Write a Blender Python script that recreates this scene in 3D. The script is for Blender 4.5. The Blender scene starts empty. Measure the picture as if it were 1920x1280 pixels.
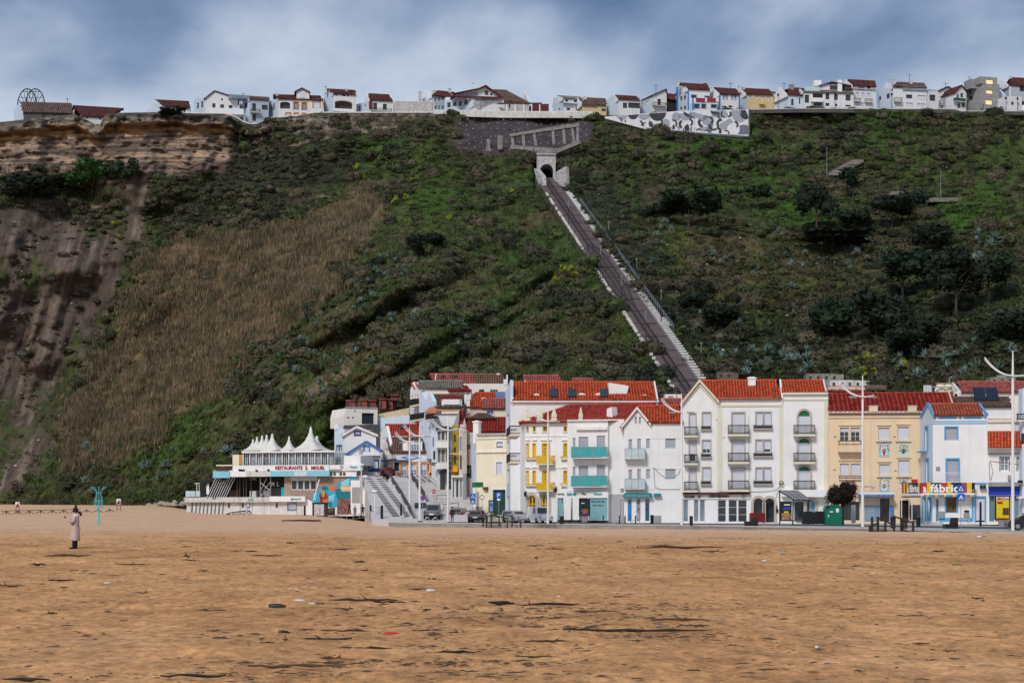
import bpy,bmesh,math,random
import numpy as np
from mathutils import Vector,Matrix
from mathutils.geometry import tessellate_polygon
R = math.radians
rnd = random.Random(7)
S = bpy.context.scene
COL = S.collection
# ------------------------------------------------------------------ camera, sky, sun, exposure
F,H,CX,CZ = 3400.0,945.0,960.0,2.1      # focal length in photo pixels, horizon row, centre column, eye height
cam_d = bpy.data.cameras.new('camera');cam = bpy.data.objects.new('camera',cam_d);COL.objects.link(cam)
cam.location = (0,0,CZ);cam.rotation_euler = (R(90),0,0)
cam_d.sensor_width = 36;cam_d.lens = F/1920*36;cam_d.shift_y = (H-640)/1920
cam_d.clip_start = 0.5;cam_d.clip_end = 6000
S.camera = cam
S.view_settings.view_transform = 'Standard';S.view_settings.look = 'None'
S.view_settings.gamma = 1;S.view_settings.use_curve_mapping = False
S.view_settings.exposure = 0.72
SUN_EL,SUN_AZ = 42.0,205.0      # azimuth clockwise from +Y: behind the camera, to its left
w = bpy.data.worlds.new('World');S.world = w;w.use_nodes = True
def world_sky():
    nt = w.node_tree;N = nt.nodes;L = nt.links
    for n in list(N): N.remove(n)
    out = N.new('ShaderNodeOutputWorld');bg = N.new('ShaderNodeBackground');bg.inputs['Strength'].default_value = 0.1
    sky = N.new('ShaderNodeTexSky');sky.sky_type = 'NISHITA';sky.sun_disc = False
    sky.sun_elevation = R(SUN_EL);sky.sun_rotation = R(SUN_AZ);sky.air_density = 1.2;sky.dust_density = 1.5
    tc = N.new('ShaderNodeTexCoord')
    mp = N.new('ShaderNodeMapping');mp.inputs['Location'].default_value = (1.5,4.1,3.0);mp.inputs['Scale'].default_value = (1,1,1.7)
    mp.inputs['Rotation'].default_value = (0,R(-18),0)
    L.new(tc.outputs['Generated'],mp.inputs['Vector'])
    n1 = N.new('ShaderNodeTexNoise');n1.inputs['Scale'].default_value = 5.2;n1.inputs['Detail'].default_value = 5;n1.inputs['Roughness'].default_value = .46
    n1.inputs['Distortion'].default_value = .35
    n2 = N.new('ShaderNodeTexNoise');n2.inputs['Scale'].default_value = 13;n2.inputs['Detail'].default_value = 7;n2.inputs['Roughness'].default_value = .5
    for n in (n1,n2): L.new(mp.outputs['Vector'],n.inputs['Vector'])
    ad = N.new('ShaderNodeMath');ad.operation = 'MULTIPLY_ADD';ad.inputs[1].default_value = .28
    L.new(n2.outputs['Fac'],ad.inputs[0]);L.new(n1.outputs['Fac'],ad.inputs[2])
    # clouds thicken and brighten towards the horizon
    sx = N.new('ShaderNodeSeparateXYZ');L.new(tc.outputs['Generated'],sx.inputs[0])
    hz = N.new('ShaderNodeMapRange');hz.inputs[1].default_value = .17;hz.inputs[2].default_value = .30;hz.inputs[3].default_value = .20;hz.inputs[4].default_value = -.06
    L.new(sx.outputs['Z'],hz.inputs[0])
    a2 = N.new('ShaderNodeMath');a2.operation = 'ADD';L.new(ad.outputs[0],a2.inputs[0]);L.new(hz.outputs[0],a2.inputs[1])
    cr = N.new('ShaderNodeValToRGB');e = cr.color_ramp.elements
    e[0].position = .50;e[0].color = (.55,.95,1.8,1)
    e[1].position = .86;e[1].color = (4.3,4.7,5.3,1)
    m = e.new(.61);m.color = (1.3,1.75,2.7,1)
    m = e.new(.72);m.color = (2.7,3.1,3.9,1)
    L.new(a2.outputs[0],cr.inputs[0])
    mx = N.new('ShaderNodeMix');mx.data_type = 'RGBA';mx.inputs[0].default_value = .9
    L.new(sky.outputs[0],mx.inputs[6]);L.new(cr.outputs[0],mx.inputs[7])
    L.new(mx.outputs[2],bg.inputs['Color']);L.new(bg.outputs[0],out.inputs[0])
world_sky()
sun_d = bpy.data.lights.new('sun','SUN');sun = bpy.data.objects.new('sun',sun_d);COL.objects.link(sun)
sun_d.energy = 1.5;sun_d.angle = R(14);sun_d.color = (1,.95,.88)
_a = R(SUN_AZ);_e = R(SUN_EL)
sun.rotation_euler = Vector((math.sin(_a)*math.cos(_e),math.cos(_a)*math.cos(_e),math.sin(_e))).to_track_quat('Z','Y').to_euler()
# ------------------------------------------------------------------ materials
MATS = {}
def mat(name,col,rough=.8,metal=0,noise=.12,nscale=1.5,bump=0,bscale=20,attr=None,streak=0,emit=None,spec=.3,speck=None,stretch=None,inst=False,alpha=None):
    """procedural principled material; noise = relative colour variation, streak = run-down dirt, attr = per-piece tint"""
    if name in MATS: return MATS[name]
    m = bpy.data.materials.new(name);m.use_nodes = True;MATS[name] = m
    nt = m.node_tree;N = nt.nodes;L = nt.links;b = N['Principled BSDF']
    b.inputs['Roughness'].default_value = rough;b.inputs['Metallic'].default_value = metal
    b.inputs['Specular IOR Level'].default_value = spec
    tc = N.new('ShaderNodeTexCoord');src = tc.outputs['Object']
    if stretch:
        mp = N.new('ShaderNodeMapping');mp.inputs['Scale'].default_value = stretch;L.new(src,mp.inputs[0]);src = mp.outputs[0]
    rgb = N.new('ShaderNodeRGB');rgb.outputs[0].default_value = (*col,1);cur = rgb.outputs[0]
    def mul(cur,fac_out,lo,hi):
        mr = N.new('ShaderNodeMapRange');mr.inputs[1].default_value = .3;mr.inputs[2].default_value = .7
        mr.inputs[3].default_value = lo;mr.inputs[4].default_value = hi;L.new(fac_out,mr.inputs[0])
        v = N.new('ShaderNodeVectorMath');v.operation = 'SCALE';L.new(cur,v.inputs[0]);L.new(mr.outputs[0],v.inputs['Scale']);return v.outputs[0]
    if attr:
        at = N.new('ShaderNodeAttribute');at.attribute_name = attr
        if inst: at.attribute_type = 'INSTANCER'
        v = N.new('ShaderNodeVectorMath');v.operation = 'MULTIPLY';L.new(cur,v.inputs[0]);L.new(at.outputs['Color'],v.inputs[1]);cur = v.outputs[0]
    if noise:
        n = N.new('ShaderNodeTexNoise');n.inputs['Scale'].default_value = nscale;n.inputs['Detail'].default_value = 6;n.inputs['Roughness'].default_value = .62
        L.new(src,n.inputs['Vector']);cur = mul(cur,n.outputs['Fac'],1-noise,1+noise*.6)
    if streak:
        mp = N.new('ShaderNodeMapping');mp.inputs['Scale'].default_value = (2.2,2.2,.16);L.new(tc.outputs['Object'],mp.inputs[0])
        n = N.new('ShaderNodeTexNoise');n.inputs['Scale'].default_value = 1.0;n.inputs['Detail'].default_value = 5;n.inputs['Roughness'].default_value = .7
        L.new(mp.outputs[0],n.inputs['Vector'])
        mr = N.new('ShaderNodeMapRange');mr.inputs[1].default_value = .52;mr.inputs[2].default_value = .78;mr.inputs[3].default_value = 0;mr.inputs[4].default_value = streak
        L.new(n.outputs['Fac'],mr.inputs[0])
        mx = N.new('ShaderNodeMix');mx.data_type = 'RGBA';L.new(mr.outputs[0],mx.inputs[0]);L.new(cur,mx.inputs[6]);mx.inputs[7].default_value = (.10,.095,.08,1);cur = mx.outputs[2]
    L.new(cur,b.inputs['Base Color'])
    if bump:
        n = N.new('ShaderNodeTexNoise');n.inputs['Scale'].default_value = bscale;n.inputs['Detail'].default_value = 5;L.new(src,n.inputs['Vector'])
        bp = N.new('ShaderNodeBump');bp.inputs['Strength'].default_value = min(1,bump);bp.inputs['Distance'].default_value = bump*.05
        L.new(n.outputs['Fac'],bp.inputs['Height']);L.new(bp.outputs[0],b.inputs['Normal'])
    if emit:
        b.inputs['Emission Color'].default_value = (*emit[:3],1);b.inputs['Emission Strength'].default_value = emit[3]
    if alpha is not None: b.inputs['Alpha'].default_value = alpha
    return m
white = mat('white_render',(.80,.80,.80),noise=.07,nscale=.6,streak=.16,bump=.15)
white2 = mat('white_render_warm',(.80,.77,.72),noise=.09,nscale=.5,streak=.22,bump=.15)
white_old = mat('weathered_white_render',(.62,.61,.58),noise=.22,nscale=.9,streak=.55,bump=.3)
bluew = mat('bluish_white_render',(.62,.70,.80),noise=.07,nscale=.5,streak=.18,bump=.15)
cream = mat('cream_render',(.78,.60,.40),noise=.08,nscale=.5,streak=.14,bump=.15)
creaml = mat('pale_cream_render',(.82,.74,.56),noise=.08,nscale=.5,streak=.14,bump=.15)
greyr = mat('grey_cement_render',(.30,.30,.30),noise=.25,nscale=.7,streak=.4,bump=.4)
pinkr = mat('pink_render',(.70,.52,.46),noise=.15,nscale=.7,streak=.4,bump=.3)
trimc = mat('cream_stone_trim',(.70,.66,.52),noise=.08,bump=.1)
trimst = mat('stone_surround',(.50,.43,.38),noise=.12,bump=.2)
frame_w = mat('white_window_frame',(.75,.76,.78),rough=.4,noise=.03)
frame_d = mat('dark_window_frame',(.035,.035,.04),rough=.4,noise=.05)
frame_b = mat('blue_painted_wood',(.02,.18,.50),rough=.45,noise=.1)
frame_n = mat('navy_painted_wood',(.02,.05,.15),rough=.45,noise=.1)
frame_y = mat('yellow_painted_wood',(.72,.46,.01),rough=.5,noise=.15)
frame_o = mat('orange_painted_trim',(.72,.28,.06),rough=.6,noise=.12)
frame_g = mat('green_painted_wood',(.01,.16,.05),rough=.45,noise=.1)
skyblue = mat('sky_blue_paint',(.09,.36,.68),rough=.5,noise=.08)
blind = mat('roller_blind',(.60,.62,.70),rough=.5,noise=.05)
blind_g = mat('grey_roller_blind',(.36,.39,.44),rough=.5,noise=.05)
blind_t = mat('brown_shutter',(.12,.06,.04),rough=.6,noise=.2)
glass = mat('window_glass',(.035,.042,.05),rough=.08,noise=.3,nscale=.8,spec=.6)
glass_l = mat('pale_window_glass',(.20,.25,.30),rough=.12,noise=.35,nscale=.7,spec=.6)
teal = mat('teal_glass',(.05,.36,.38),rough=.12,noise=.12,spec=.6)
icegl = mat('pale_balcony_glass',(.48,.60,.64),rough=.15,noise=.1,spec=.6)
iron = mat('dark_ironwork',(.018,.024,.032),rough=.5,noise=.1)
steel = mat('galvanised_steel',(.38,.39,.40),rough=.4,metal=.6,noise=.1)
black = mat('black_plastic',(.012,.013,.015),rough=.5,noise=.1)
concrete = mat('concrete',(.33,.32,.31),noise=.25,nscale=1.2,bump=.3,streak=.3)
asphalt = mat('asphalt',(.055,.055,.058),noise=.25,nscale=.6,bump=.3,bscale=60)
pave = mat('limestone_pavement',(.40,.39,.375),noise=.18,nscale=.8,bump=.2)
paint_w = mat('white_mast_paint',(.76,.76,.77),rough=.4,noise=.06,nscale=2)
rope = mat('black_cable',(.02,.02,.02),noise=0)
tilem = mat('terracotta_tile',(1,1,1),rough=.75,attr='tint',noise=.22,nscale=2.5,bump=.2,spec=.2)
# ------------------------------------------------------------------ objects
def tag(o,label=None,cat=None,group=None,kind=None):
    if label: o['label'] = label
    if cat: o['category'] = cat
    if group: o['group'] = group
    if kind: o['kind'] = kind
    return o
def P(px,py,Y): return Vector(((px-CX)*Y/F,Y,CZ+(H-py)*Y/F))
def empty(name,loc,rz=0,**k):
    o = bpy.data.objects.new(name,None);COL.objects.link(o);o.location = loc;o.rotation_euler = (0,0,rz)
    o.empty_display_size = .3
    return tag(o,**k)
def wm(o):
    m = Matrix.Translation(o.location) @ o.rotation_euler.to_matrix().to_4x4()
    return wm(o.parent) @ m if o.parent else m
class MB:
    """collects shapes, then links them as ONE mesh object"""
    def __init__(s): s.v = [];s.f = [];s.mi = [];s.t = None;s.m = 0
    def add(s,vs,fs):
        n = len(s.v);s.v += [tuple(v) for v in vs];s.f += [tuple(i+n for i in f) for f in fs];s.mi += [s.m]*len(fs);return s
    def box(s,x0,y0,z0,x1,y1,z1,M=None):
        vs = [Vector(p) for p in ((x0,y0,z0),(x1,y0,z0),(x1,y1,z0),(x0,y1,z0),(x0,y0,z1),(x1,y0,z1),(x1,y1,z1),(x0,y1,z1))]
        if M is not None: vs = [M @ v for v in vs]
        return s.add(vs,[(0,3,2,1),(4,5,6,7),(0,1,5,4),(1,2,6,5),(2,3,7,6),(3,0,4,7)])
    def quad(s,a,b,c,d): return s.add([a,b,c,d],[(0,1,2,3)])
    def tube(s,pts,r,n=6,r2=None,cap=True):
        pts = [Vector(p) for p in pts];k = len(pts);base = len(s.v);vs = [];fs = []
        for i,p in enumerate(pts):
            t = (pts[min(i+1,k-1)]-pts[max(i-1,0)]).normalized()
            a = t.cross(Vector((0,0,1)) if abs(t.z) < .9 else Vector((1,0,0))).normalized();b = t.cross(a)
            rr = (r if r2 is None else r+(r2-r)*i/max(1,k-1)) if not isinstance(r,(list,tuple)) else r[i]
            for j in range(n):
                an = 2*math.pi*j/n;vs.append(p+a*(rr*math.cos(an))+b*(rr*math.sin(an)))
        for i in range(k-1):
            for j in range(n):
                j2 = (j+1) % n;fs.append((i*n+j,i*n+j2,(i+1)*n+j2,(i+1)*n+j))
        if cap: fs.append(tuple(range(n))[::-1]);fs.append(tuple((k-1)*n+j for j in range(n)))
        return s.add(vs,fs)
    def lathe(s,prof,c=(0,0,0),n=12,sx=1,sy=1):
        c = Vector(c);vs = [];fs = [];k = len(prof)
        for r,z in prof:
            for j in range(n):
                a = 2*math.pi*j/n;vs.append(c+Vector((r*math.cos(a)*sx,r*math.sin(a)*sy,z)))
        for i in range(k-1):
            for j in range(n):
                j2 = (j+1) % n;fs.append((i*n+j,i*n+j2,(i+1)*n+j2,(i+1)*n+j))
        fs.append(tuple(range(n))[::-1]);fs.append(tuple((k-1)*n+j for j in range(n)))
        return s.add(vs,fs)
    def prism(s,poly,y0,y1,holes=(),M=None,back=True):
        """polygon in (x,z) extruded from y0 (front) to y1; holes get reveals .. (poly, reveal depth)"""
        loops = [[Vector((x,z,0)) for x,z in poly]]+[[Vector((x,z,0)) for x,z in h] for h,_ in holes]
        flat = [p for l in loops for p in l]
        def T(p,y):
            q = Vector((p.x,y,p.y));return M @ q if M is not None else q
        tr = tessellate_polygon(loops) if (holes or len(poly) > 4) else ([(0,1,2,3)] if len(poly) == 4 else [(0,1,2)])
        s.add([T(p,y0) for p in flat],[_or(t,flat) for t in tr])
        def ring(lp,a,b,flip):
            ar = sum(lp[i].x*lp[(i+1) % len(lp)].y-lp[(i+1) % len(lp)].x*lp[i].y for i in range(len(lp)))
            k = len(lp);vs = [T(p,a) for p in lp]+[T(p,b) for p in lp];fs = []
            for i in range(k):
                j = (i+1) % k;q = (i,i+k,j+k,j) if (ar > 0) == flip else (j,j+k,i+k,i)
                fs.append(q)
            s.add(vs,fs)
        ring(loops[0],y0,y1,False)
        for (h,d),lp in zip(holes,loops[1:]): ring(lp,y0,y0+d,True)
        if back: s.add([T(p,y1) for p in loops[0]],[tuple(reversed(range(len(loops[0]))))])
        return s
    def build(s,name,m,parent=None,smooth=False,M=None,tint=None,**k):
        me = bpy.data.meshes.new(name);me.from_pydata(s.v,[],s.f)
        ms = m if isinstance(m,(list,tuple)) else [m]
        for q in ms: me.materials.append(q)
        if len(ms) > 1: me.polygons.foreach_set('material_index',s.mi)
        if smooth: me.polygons.foreach_set('use_smooth',[True]*len(s.f))
        if s.t is not None:
            a = me.color_attributes.new('tint','FLOAT_COLOR','POINT');a.data.foreach_set('color',np.array(s.t,dtype=np.float32).ravel())
        me.update()
        o = bpy.data.objects.new(name,me);COL.objects.link(o)
        if parent is not None: o.parent = parent
        if M is not None: o.matrix_basis = M
        return tag(o,**k)
def _or(t,flat):
    a,b,c = (flat[i] for i in t[:3]);ar = (b.x-a.x)*(c.y-a.y)-(c.x-a.x)*(b.y-a.y)
    return tuple(t) if ar > 0 else tuple(reversed(t))
def copy_tree(o,parent=None,**k):
    c = o.copy();COL.objects.link(c)
    if parent: c.parent = parent
    for ch in o.children: copy_tree(ch,c)
    tag(c,**k);return c
_txt = {}
def text_mesh(txt,size,depth=.03,bold=0,sx=1):
    key = (txt,size,depth,bold)
    if key not in _txt:
        cu = bpy.data.curves.new('txt','FONT');cu.body = txt;cu.size = size;cu.extrude = depth/2;cu.offset = bold;cu.align_x = 'CENTER';cu.align_y = 'CENTER'
        cu.resolution_u = 3
        o = bpy.data.objects.new('txt',cu);COL.objects.link(o)
        bpy.context.view_layer.update()
        me = bpy.data.meshes.new_from_object(o.evaluated_get(bpy.context.evaluated_depsgraph_get()))
        COL.objects.unlink(o);bpy.data.objects.remove(o);_txt[key] = me
    return _txt[key].copy()
def text(parent,M,txt,loc,w,h,m,name='lettering',depth=.03,bold=0):
    """lettering fitted in a w x h box centred at loc on a vertical wall (local x,z), facing -y"""
    me = text_mesh(txt,1,depth,bold);xs = np.zeros(len(me.vertices)*3);me.vertices.foreach_get('co',xs);xs = xs.reshape(-1,3)
    lo = xs.min(0);hi = xs.max(0);sz = np.maximum(hi-lo,1e-4)
    q = (xs-(lo+hi)/2)
    out = np.stack([loc[0]+q[:,0]*w/sz[0],loc[1]-q[:,2],loc[2]+q[:,1]*h/sz[1]],1)
    me.vertices.foreach_set('co',out.ravel());me.materials.clear();me.materials.append(m);me.name = name;me.update()
    o = bpy.data.objects.new(name,me);COL.objects.link(o)
    if parent is not None: o.parent = parent
    if M is not None: o.matrix_basis = M
    return o
# ------------------------------------------------------------------ tiled roof over a convex polygon
TILE = {'red': (.54,.080,.030),'brick': (.42,.10,.05),'pink': (.42,.11,.09),'old': (.24,.12,.07),'brown': (.17,.10,.075),'dark': (.34,.035,.022),'maroon': (.44,.058,.038),'grey': (.27,.23,.20),'topred': (.13,.036,.028)}
def tiles(pts,parent,inv,hue='red',pitch=.34,row=.42,name='roof',amp=.10,back=None,thick=.12):
    """pts: world corners, first two = eave left, right; then the ridge right .. left. rows of round tiles with real relief"""
    pts = [Vector(p) for p in pts];O = pts[0];U = (pts[1]-pts[0]);
    nrm = Vector((0,0,0))
    for i in range(1,len(pts)-1): nrm += (pts[i]-O).cross(pts[i+1]-O)
    nrm.normalize()
    if nrm.z < 0: nrm = -nrm
    U.z = 0 if abs(U.z) < .3 else U.z
    U.normalize();V = nrm.cross(U).normalized()
    if V.z < 0: V = -V
    q = [((p-O).dot(U),(p-O).dot(V)) for p in pts]
    um,uM = min(a for a,_ in q),max(a for a,_ in q)
    def rng(u):
        vs = []
        for i in range(len(q)):
            (a,b),(c,d) = q[i],q[(i+1) % len(q)]
            if (a-u)*(c-u) <= 0 and abs(a-c) > 1e-9: vs.append(b+(d-b)*(u-a)/(c-a))
        return (min(vs),max(vs)) if len(vs) > 1 else None
    n = max(1,round((uM-um)/pitch));pw = (uM-um)/n
    mb = MB();mb.t = []
    base = TILE[hue];prof = [(-.5,0),(-.27,.15),(-.2,.8),(0,1),(.2,.8),(.27,.15),(.5,0)]
    for k in range(n):
        u = um+(k+.5)*pw;r = rng(u)
        if not r or r[1]-r[0] < .15: continue
        v0,v1 = r;cnt = max(1,round((v1-v0)/row));rw = (v1-v0)/cnt
        for j in range(cnt):
            a,b = v0+j*rw-(.08 if j == 0 else .02),v0+(j+1)*rw
            la,lb = .045+rnd.random()*.02,.0
            b0 = len(mb.v);vs = []
            for (x,h) in prof: vs.append(O+U*(u+x*pw)+V*a+nrm*(h*amp+la))
            for (x,h) in prof: vs.append(O+U*(u+x*pw)+V*b+nrm*(h*amp+lb))
            vs = [inv @ p for p in vs]
            lip = [inv @ (O+U*(u+x*pw)+V*a+nrm*(-.03)) for x,h in prof]
            m = len(prof)
            mb.add(vs+lip,[(i,i+1,i+1+m,i+m) for i in range(m-1)]+[(i+1,i,i+2*m,i+1+2*m) for i in range(m-1)])
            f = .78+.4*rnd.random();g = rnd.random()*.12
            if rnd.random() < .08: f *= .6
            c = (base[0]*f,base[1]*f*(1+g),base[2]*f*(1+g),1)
            cd = (c[0]*.52,c[1]*.6,c[2]*.65,1);cl = (min(1,c[0]*1.25),c[1]*1.3,c[2]*1.3,1);cc_ = [cd,cd,c,cl,c,cd,cd];mb.t += cc_+cc_+[cd]*m  # relief shading put into the tint: channels darker, crowns lighter
    # deck below
    b0 = [inv @ (p-nrm*.05) for p in pts];b1 = [inv @ (p-nrm*(.05+thick)) for p in pts];k = len(pts)
    mb.add(b0+b1,[tuple(range(k)),tuple(range(k,2*k))[::-1]]+[(i,i+k,(i+1) % k+k,(i+1) % k) for i in range(k)])
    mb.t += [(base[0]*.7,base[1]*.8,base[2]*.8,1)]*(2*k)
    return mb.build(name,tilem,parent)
# ------------------------------------------------------------------ numpy noise
def _hash(ix,iy,iz,seed):
    h = (ix*374761393+iy*668265263+iz*2147483647+seed*1274126177) & 0xffffffff
    h = ((h ^ (h >> 13))*1274126177) & 0xffffffff
    return ((h ^ (h >> 16)) & 0xffff)/65535.0
def vnoise(x,y,z,seed=0):
    x = np.asarray(x,float);y = np.asarray(y,float)+0*x;z = np.asarray(z,float)+0*x
    xi,yi,zi = (np.floor(a).astype(np.int64) for a in (x,y,z));fx,fy,fz = x-xi,y-yi,z-zi
    fx,fy,fz = (a*a*(3-2*a) for a in (fx,fy,fz));r = 0
    for dx in (0,1):
        for dy in (0,1):
            for dz in (0,1):
                r = r+_hash(xi+dx,yi+dy,zi+dz,seed)*np.where(dx,fx,1-fx)*np.where(dy,fy,1-fy)*np.where(dz,fz,1-fz)
    return r
def fbm(x,y,z=0,o=4,seed=0,g=.5):
    r = 0;a = 1;t = 0
    for i in range(o):
        r = r+a*vnoise(x*2**i,y*2**i,np.asarray(z)*2**i,seed+i*17);t += a;a *= g
    return r/t           # 0..1
def inpoly(px,py,poly,soft=0):
    """soft polygon mask (soft in pixels)"""
    px = np.asarray(px,float);py = np.asarray(py,float);c = np.zeros(px.shape,bool);dm = np.full(px.shape,1e9)
    for i in range(len(poly)):
        (x0,y0),(x1,y1) = poly[i-1],poly[i]
        with np.errstate(divide='ignore',invalid='ignore'):
            cr = ((y0 > py) != (y1 > py)) & (px < (x1-x0)*(py-y0)/((y1-y0) if y1 != y0 else 1e-9)+x0)
        c ^= cr
        if soft:
            dx,dy = x1-x0,y1-y0;t = np.clip(((px-x0)*dx+(py-y0)*dy)/(dx*dx+dy*dy+1e-9),0,1)
            dm = np.minimum(dm,np.hypot(px-x0-t*dx,py-y0-t*dy))
    if not soft: return c.astype(float)
    return np.clip(.5+np.where(c,dm,-dm)/(2*soft),0,1)
def sstep(a,b,x): t = np.clip((x-a)/(b-a),0,1);return t*t*(3-2*t)
# ------------------------------------------------------------------ shape of the headland (a height field read along lines of sight)
TOPX = [-500,-20,30,140,165,185,200,330,350,425,445,462,482,505,560,590,640,810,880,950,1060,1110,1140,1400,1500,1790,1800,1920,2400]
TOPY = [232,231,226,214,226,236,212,210,213,214,222,233,233,222,218,212,212,212,213,215,215,216,217,207,205,206,210,210,210]
def topy(px): return np.interp(px,TOPX,TOPY)
NC = [-500,0,200,330,430,560,640,800,1000,1150,1300,1500,1700,1920,2400]
NR = [205,250,335,450,600,735,850,945,1000]
NET = np.array([
 [472,470,472,476,480,484,486,487,487,487,487,488,488,486,480],
 [462,462,466,470,474,476,477,476,474,476,476,478,478,472,466],
 [455,452,456,458,462,456,452,444,446,445,446,452,448,440,436],
 [446,440,446,448,436,414,398,376,369,372,378,396,392,378,372],
 [432,424,430,418,395,355,328,306,306,310,318,334,330,316,310],
 [424,412,408,378,345,308,294,270,264,267,272,284,280,270,264],
 [416,398,380,345,316,298,280,260,240,242,246,250,248,240,236],
 [412,390,352,322,300,288,270,250,226,224,228,230,228,222,218],
 [409,380,340,315,296,284,262,245,220,216,218,218,216,214,210]],float)
gx = np.arange(-500,2401,4.0);gy = np.arange(200,1001,4.0)
_inv = 1/NET
_t = np.stack([np.interp(gx,NC,r) for r in _inv]);_g = np.stack([np.interp(gy,NR,_t[:,i]) for i in range(_t.shape[1])],1)
def _smooth(a,k):
    ker = np.hanning(2*k+3)[1:-1];ker /= ker.sum()
    for ax in (0,1):
        b = np.concatenate([np.repeat(np.take(a,[0],ax),k,ax),a,np.repeat(np.take(a,[-1],ax),k,ax)],ax)
        a = np.apply_along_axis(lambda v: np.convolve(v,ker,'valid'),ax,b)
    return a
_g = _smooth(_g,9)
def grid_at(px,py,G=_g):
    u = np.clip((np.asarray(px,float)-gx[0])/4,0,len(gx)-1.001);v = np.clip((np.asarray(py,float)-gy[0])/4,0,len(gy)-1.001)
    i = u.astype(int);j = v.astype(int);a = u-i;b = v-j
    return G[j,i]*(1-a)*(1-b)+G[j,i+1]*a*(1-b)+G[j+1,i]*(1-a)*b+G[j+1,i+1]*a*b
# the funicular line: two ends in the world
FT = P(1026,338,441.0);FB = P(1297,737,270.0)
def fun_px(py):      # centre column of the track at an image row
    t = (py-338)/(737-338);return 1026+t*(1297-1026)
def fun_near(px,py):
    return np.abs(px-fun_px(py))*sstep(315,332,py)+(1-sstep(315,332,py))*200
def hillY(px,py):
    Y = 1/grid_at(px,py)
    X = (px-CX)*Y/F;Z = CZ+(H-py)*Y/F
    m = sstep(26,85,fun_near(px,py))*sstep(0,6,np.asarray(py)-topy(px))
    lo = fbm(X/38,Y/60,Z/30,3,5)-.5;md = fbm(X/11,Y/16,Z/9,3,9)-.5;hi = fbm(X/2.6,Y/4,Z/2.4,3,21)-.5
    left = 1-sstep(430,640,px)
    Y2 = Y+m*(lo*34+md*(9+4*left)+hi*1.6)
    # gullies running down the left-hand slope
    gl = left*sstep(400,470,py)
    Y2 = Y2+gl*(np.abs(fbm((px+.35*py)/62,py/420,0,3,33)-.5)*-13+2)
    # rib-like folds that run down to the left on the middle spur
    sp = sstep(520,640,px)*(1-sstep(1000,1080,px))*sstep(430,520,py)
    Y2 = Y2+sp*m*(fbm((px*.5+py*.85)/46,(px*.85-py*.5)/300,0,3,41)-.5)*38
    # rock strata at the upper left: a capping ledge with a hollow beneath, then beds
    st = (1-sstep(430,640,px))*(1-sstep(318,352,py+.05*(px-200)))*sstep(0,3,py-topy(px))
    top = topy(px);d = np.asarray(py)-top-fbm(px/30,3,0,3,3)*10
    tilt = (px-200)*.035*np.clip((px-330)/-60,-1.5,0)
    bed = (py+tilt)*.095+fbm(px/110,py/60,0,3,8)*1.5+fbm(px/14,py/40,0,2,88)*.35
    saw = bed-np.floor(bed)
    prof = np.interp(d,[0,14,20,34,50,110],[-3,-4,2.6,2.0,.8,-5])
    kk = fbm(px/16,py/12,0,4,13)-.5
    Y2 = Y2*(1-st)+st*(Y+prof+saw*1.5*(d > 18)+kk*(5+5*(d < 16))+(fbm(px/45,1,0,2,77)-.5)*12+(fbm(px/7,py/5,0,2,78)-.5)*2.2)
    nt = sstep(996,1006,px)*(1-sstep(1046,1056,px))*sstep(292,300,py)*(1-sstep(348,356,py));Y2 = Y2+nt*np.maximum(0,462-Y2)
    mur = sstep(1122,1134,px)*(1-sstep(1404,1410,px))*(1-sstep(-2,4,np.asarray(py)-np.interp(px,[1134,1212,1300,1406],[224,243,252,259])));Y2 = Y2+mur*np.maximum(0,486-Y2)
    return Y2
def hill_pt(px,py): return P(px,py,float(hillY(np.array([float(px)]),np.array([float(py)]))[0]))
REEDS = [(700,350),(722,395),(655,500),(590,575),(500,640),(430,690),(420,740),(330,770),(255,850),(140,880),(118,810),(160,700),(215,640),(250,560),(262,500),(330,452),(470,440),(600,400)]
SOILL = [(-500,395),(80,385),(165,430),(235,445),(232,520),(190,620),(150,700),(115,790),(60,880),(-10,960),(-500,960)]
CHUTE = [(222,300),(420,300),(430,322),(280,335),(272,400),(262,450),(232,452),(238,380),(225,330)]
NETTED = [(850,222),(1010,214),(1115,228),(1105,262),(1060,285),(1010,288),(930,290),(850,282),(868,250)]
SOILM = [(640,420),(712,362),(716,400),(690,440),(655,470)]
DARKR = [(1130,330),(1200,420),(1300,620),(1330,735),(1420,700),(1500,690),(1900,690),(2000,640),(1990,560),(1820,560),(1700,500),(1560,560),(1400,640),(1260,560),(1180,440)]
EMBANK = [(1060,330),(1150,350),(1260,520),(1330,640),(1330,700),(1280,640),(1180,500)]
DRYR = [(1250,430),(1430,420),(1560,480),(1720,520),(1740,560),(1560,640),(1420,600),(1300,570)]
SPUR = [(640,560),(760,420),(1010,360),(1100,470),(1240,720),(1280,760),(620,780),(480,800),(380,880),(300,900),(420,730),(560,610)]
DRYM = [(760,560),(900,495),(960,505),(800,600),(700,700),(640,740),(620,720),(700,640)]
DARKSHRUB = [(240,230),(700,260),(650,330),(480,420),(300,440),(280,360),(430,330),(430,280)]
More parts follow.
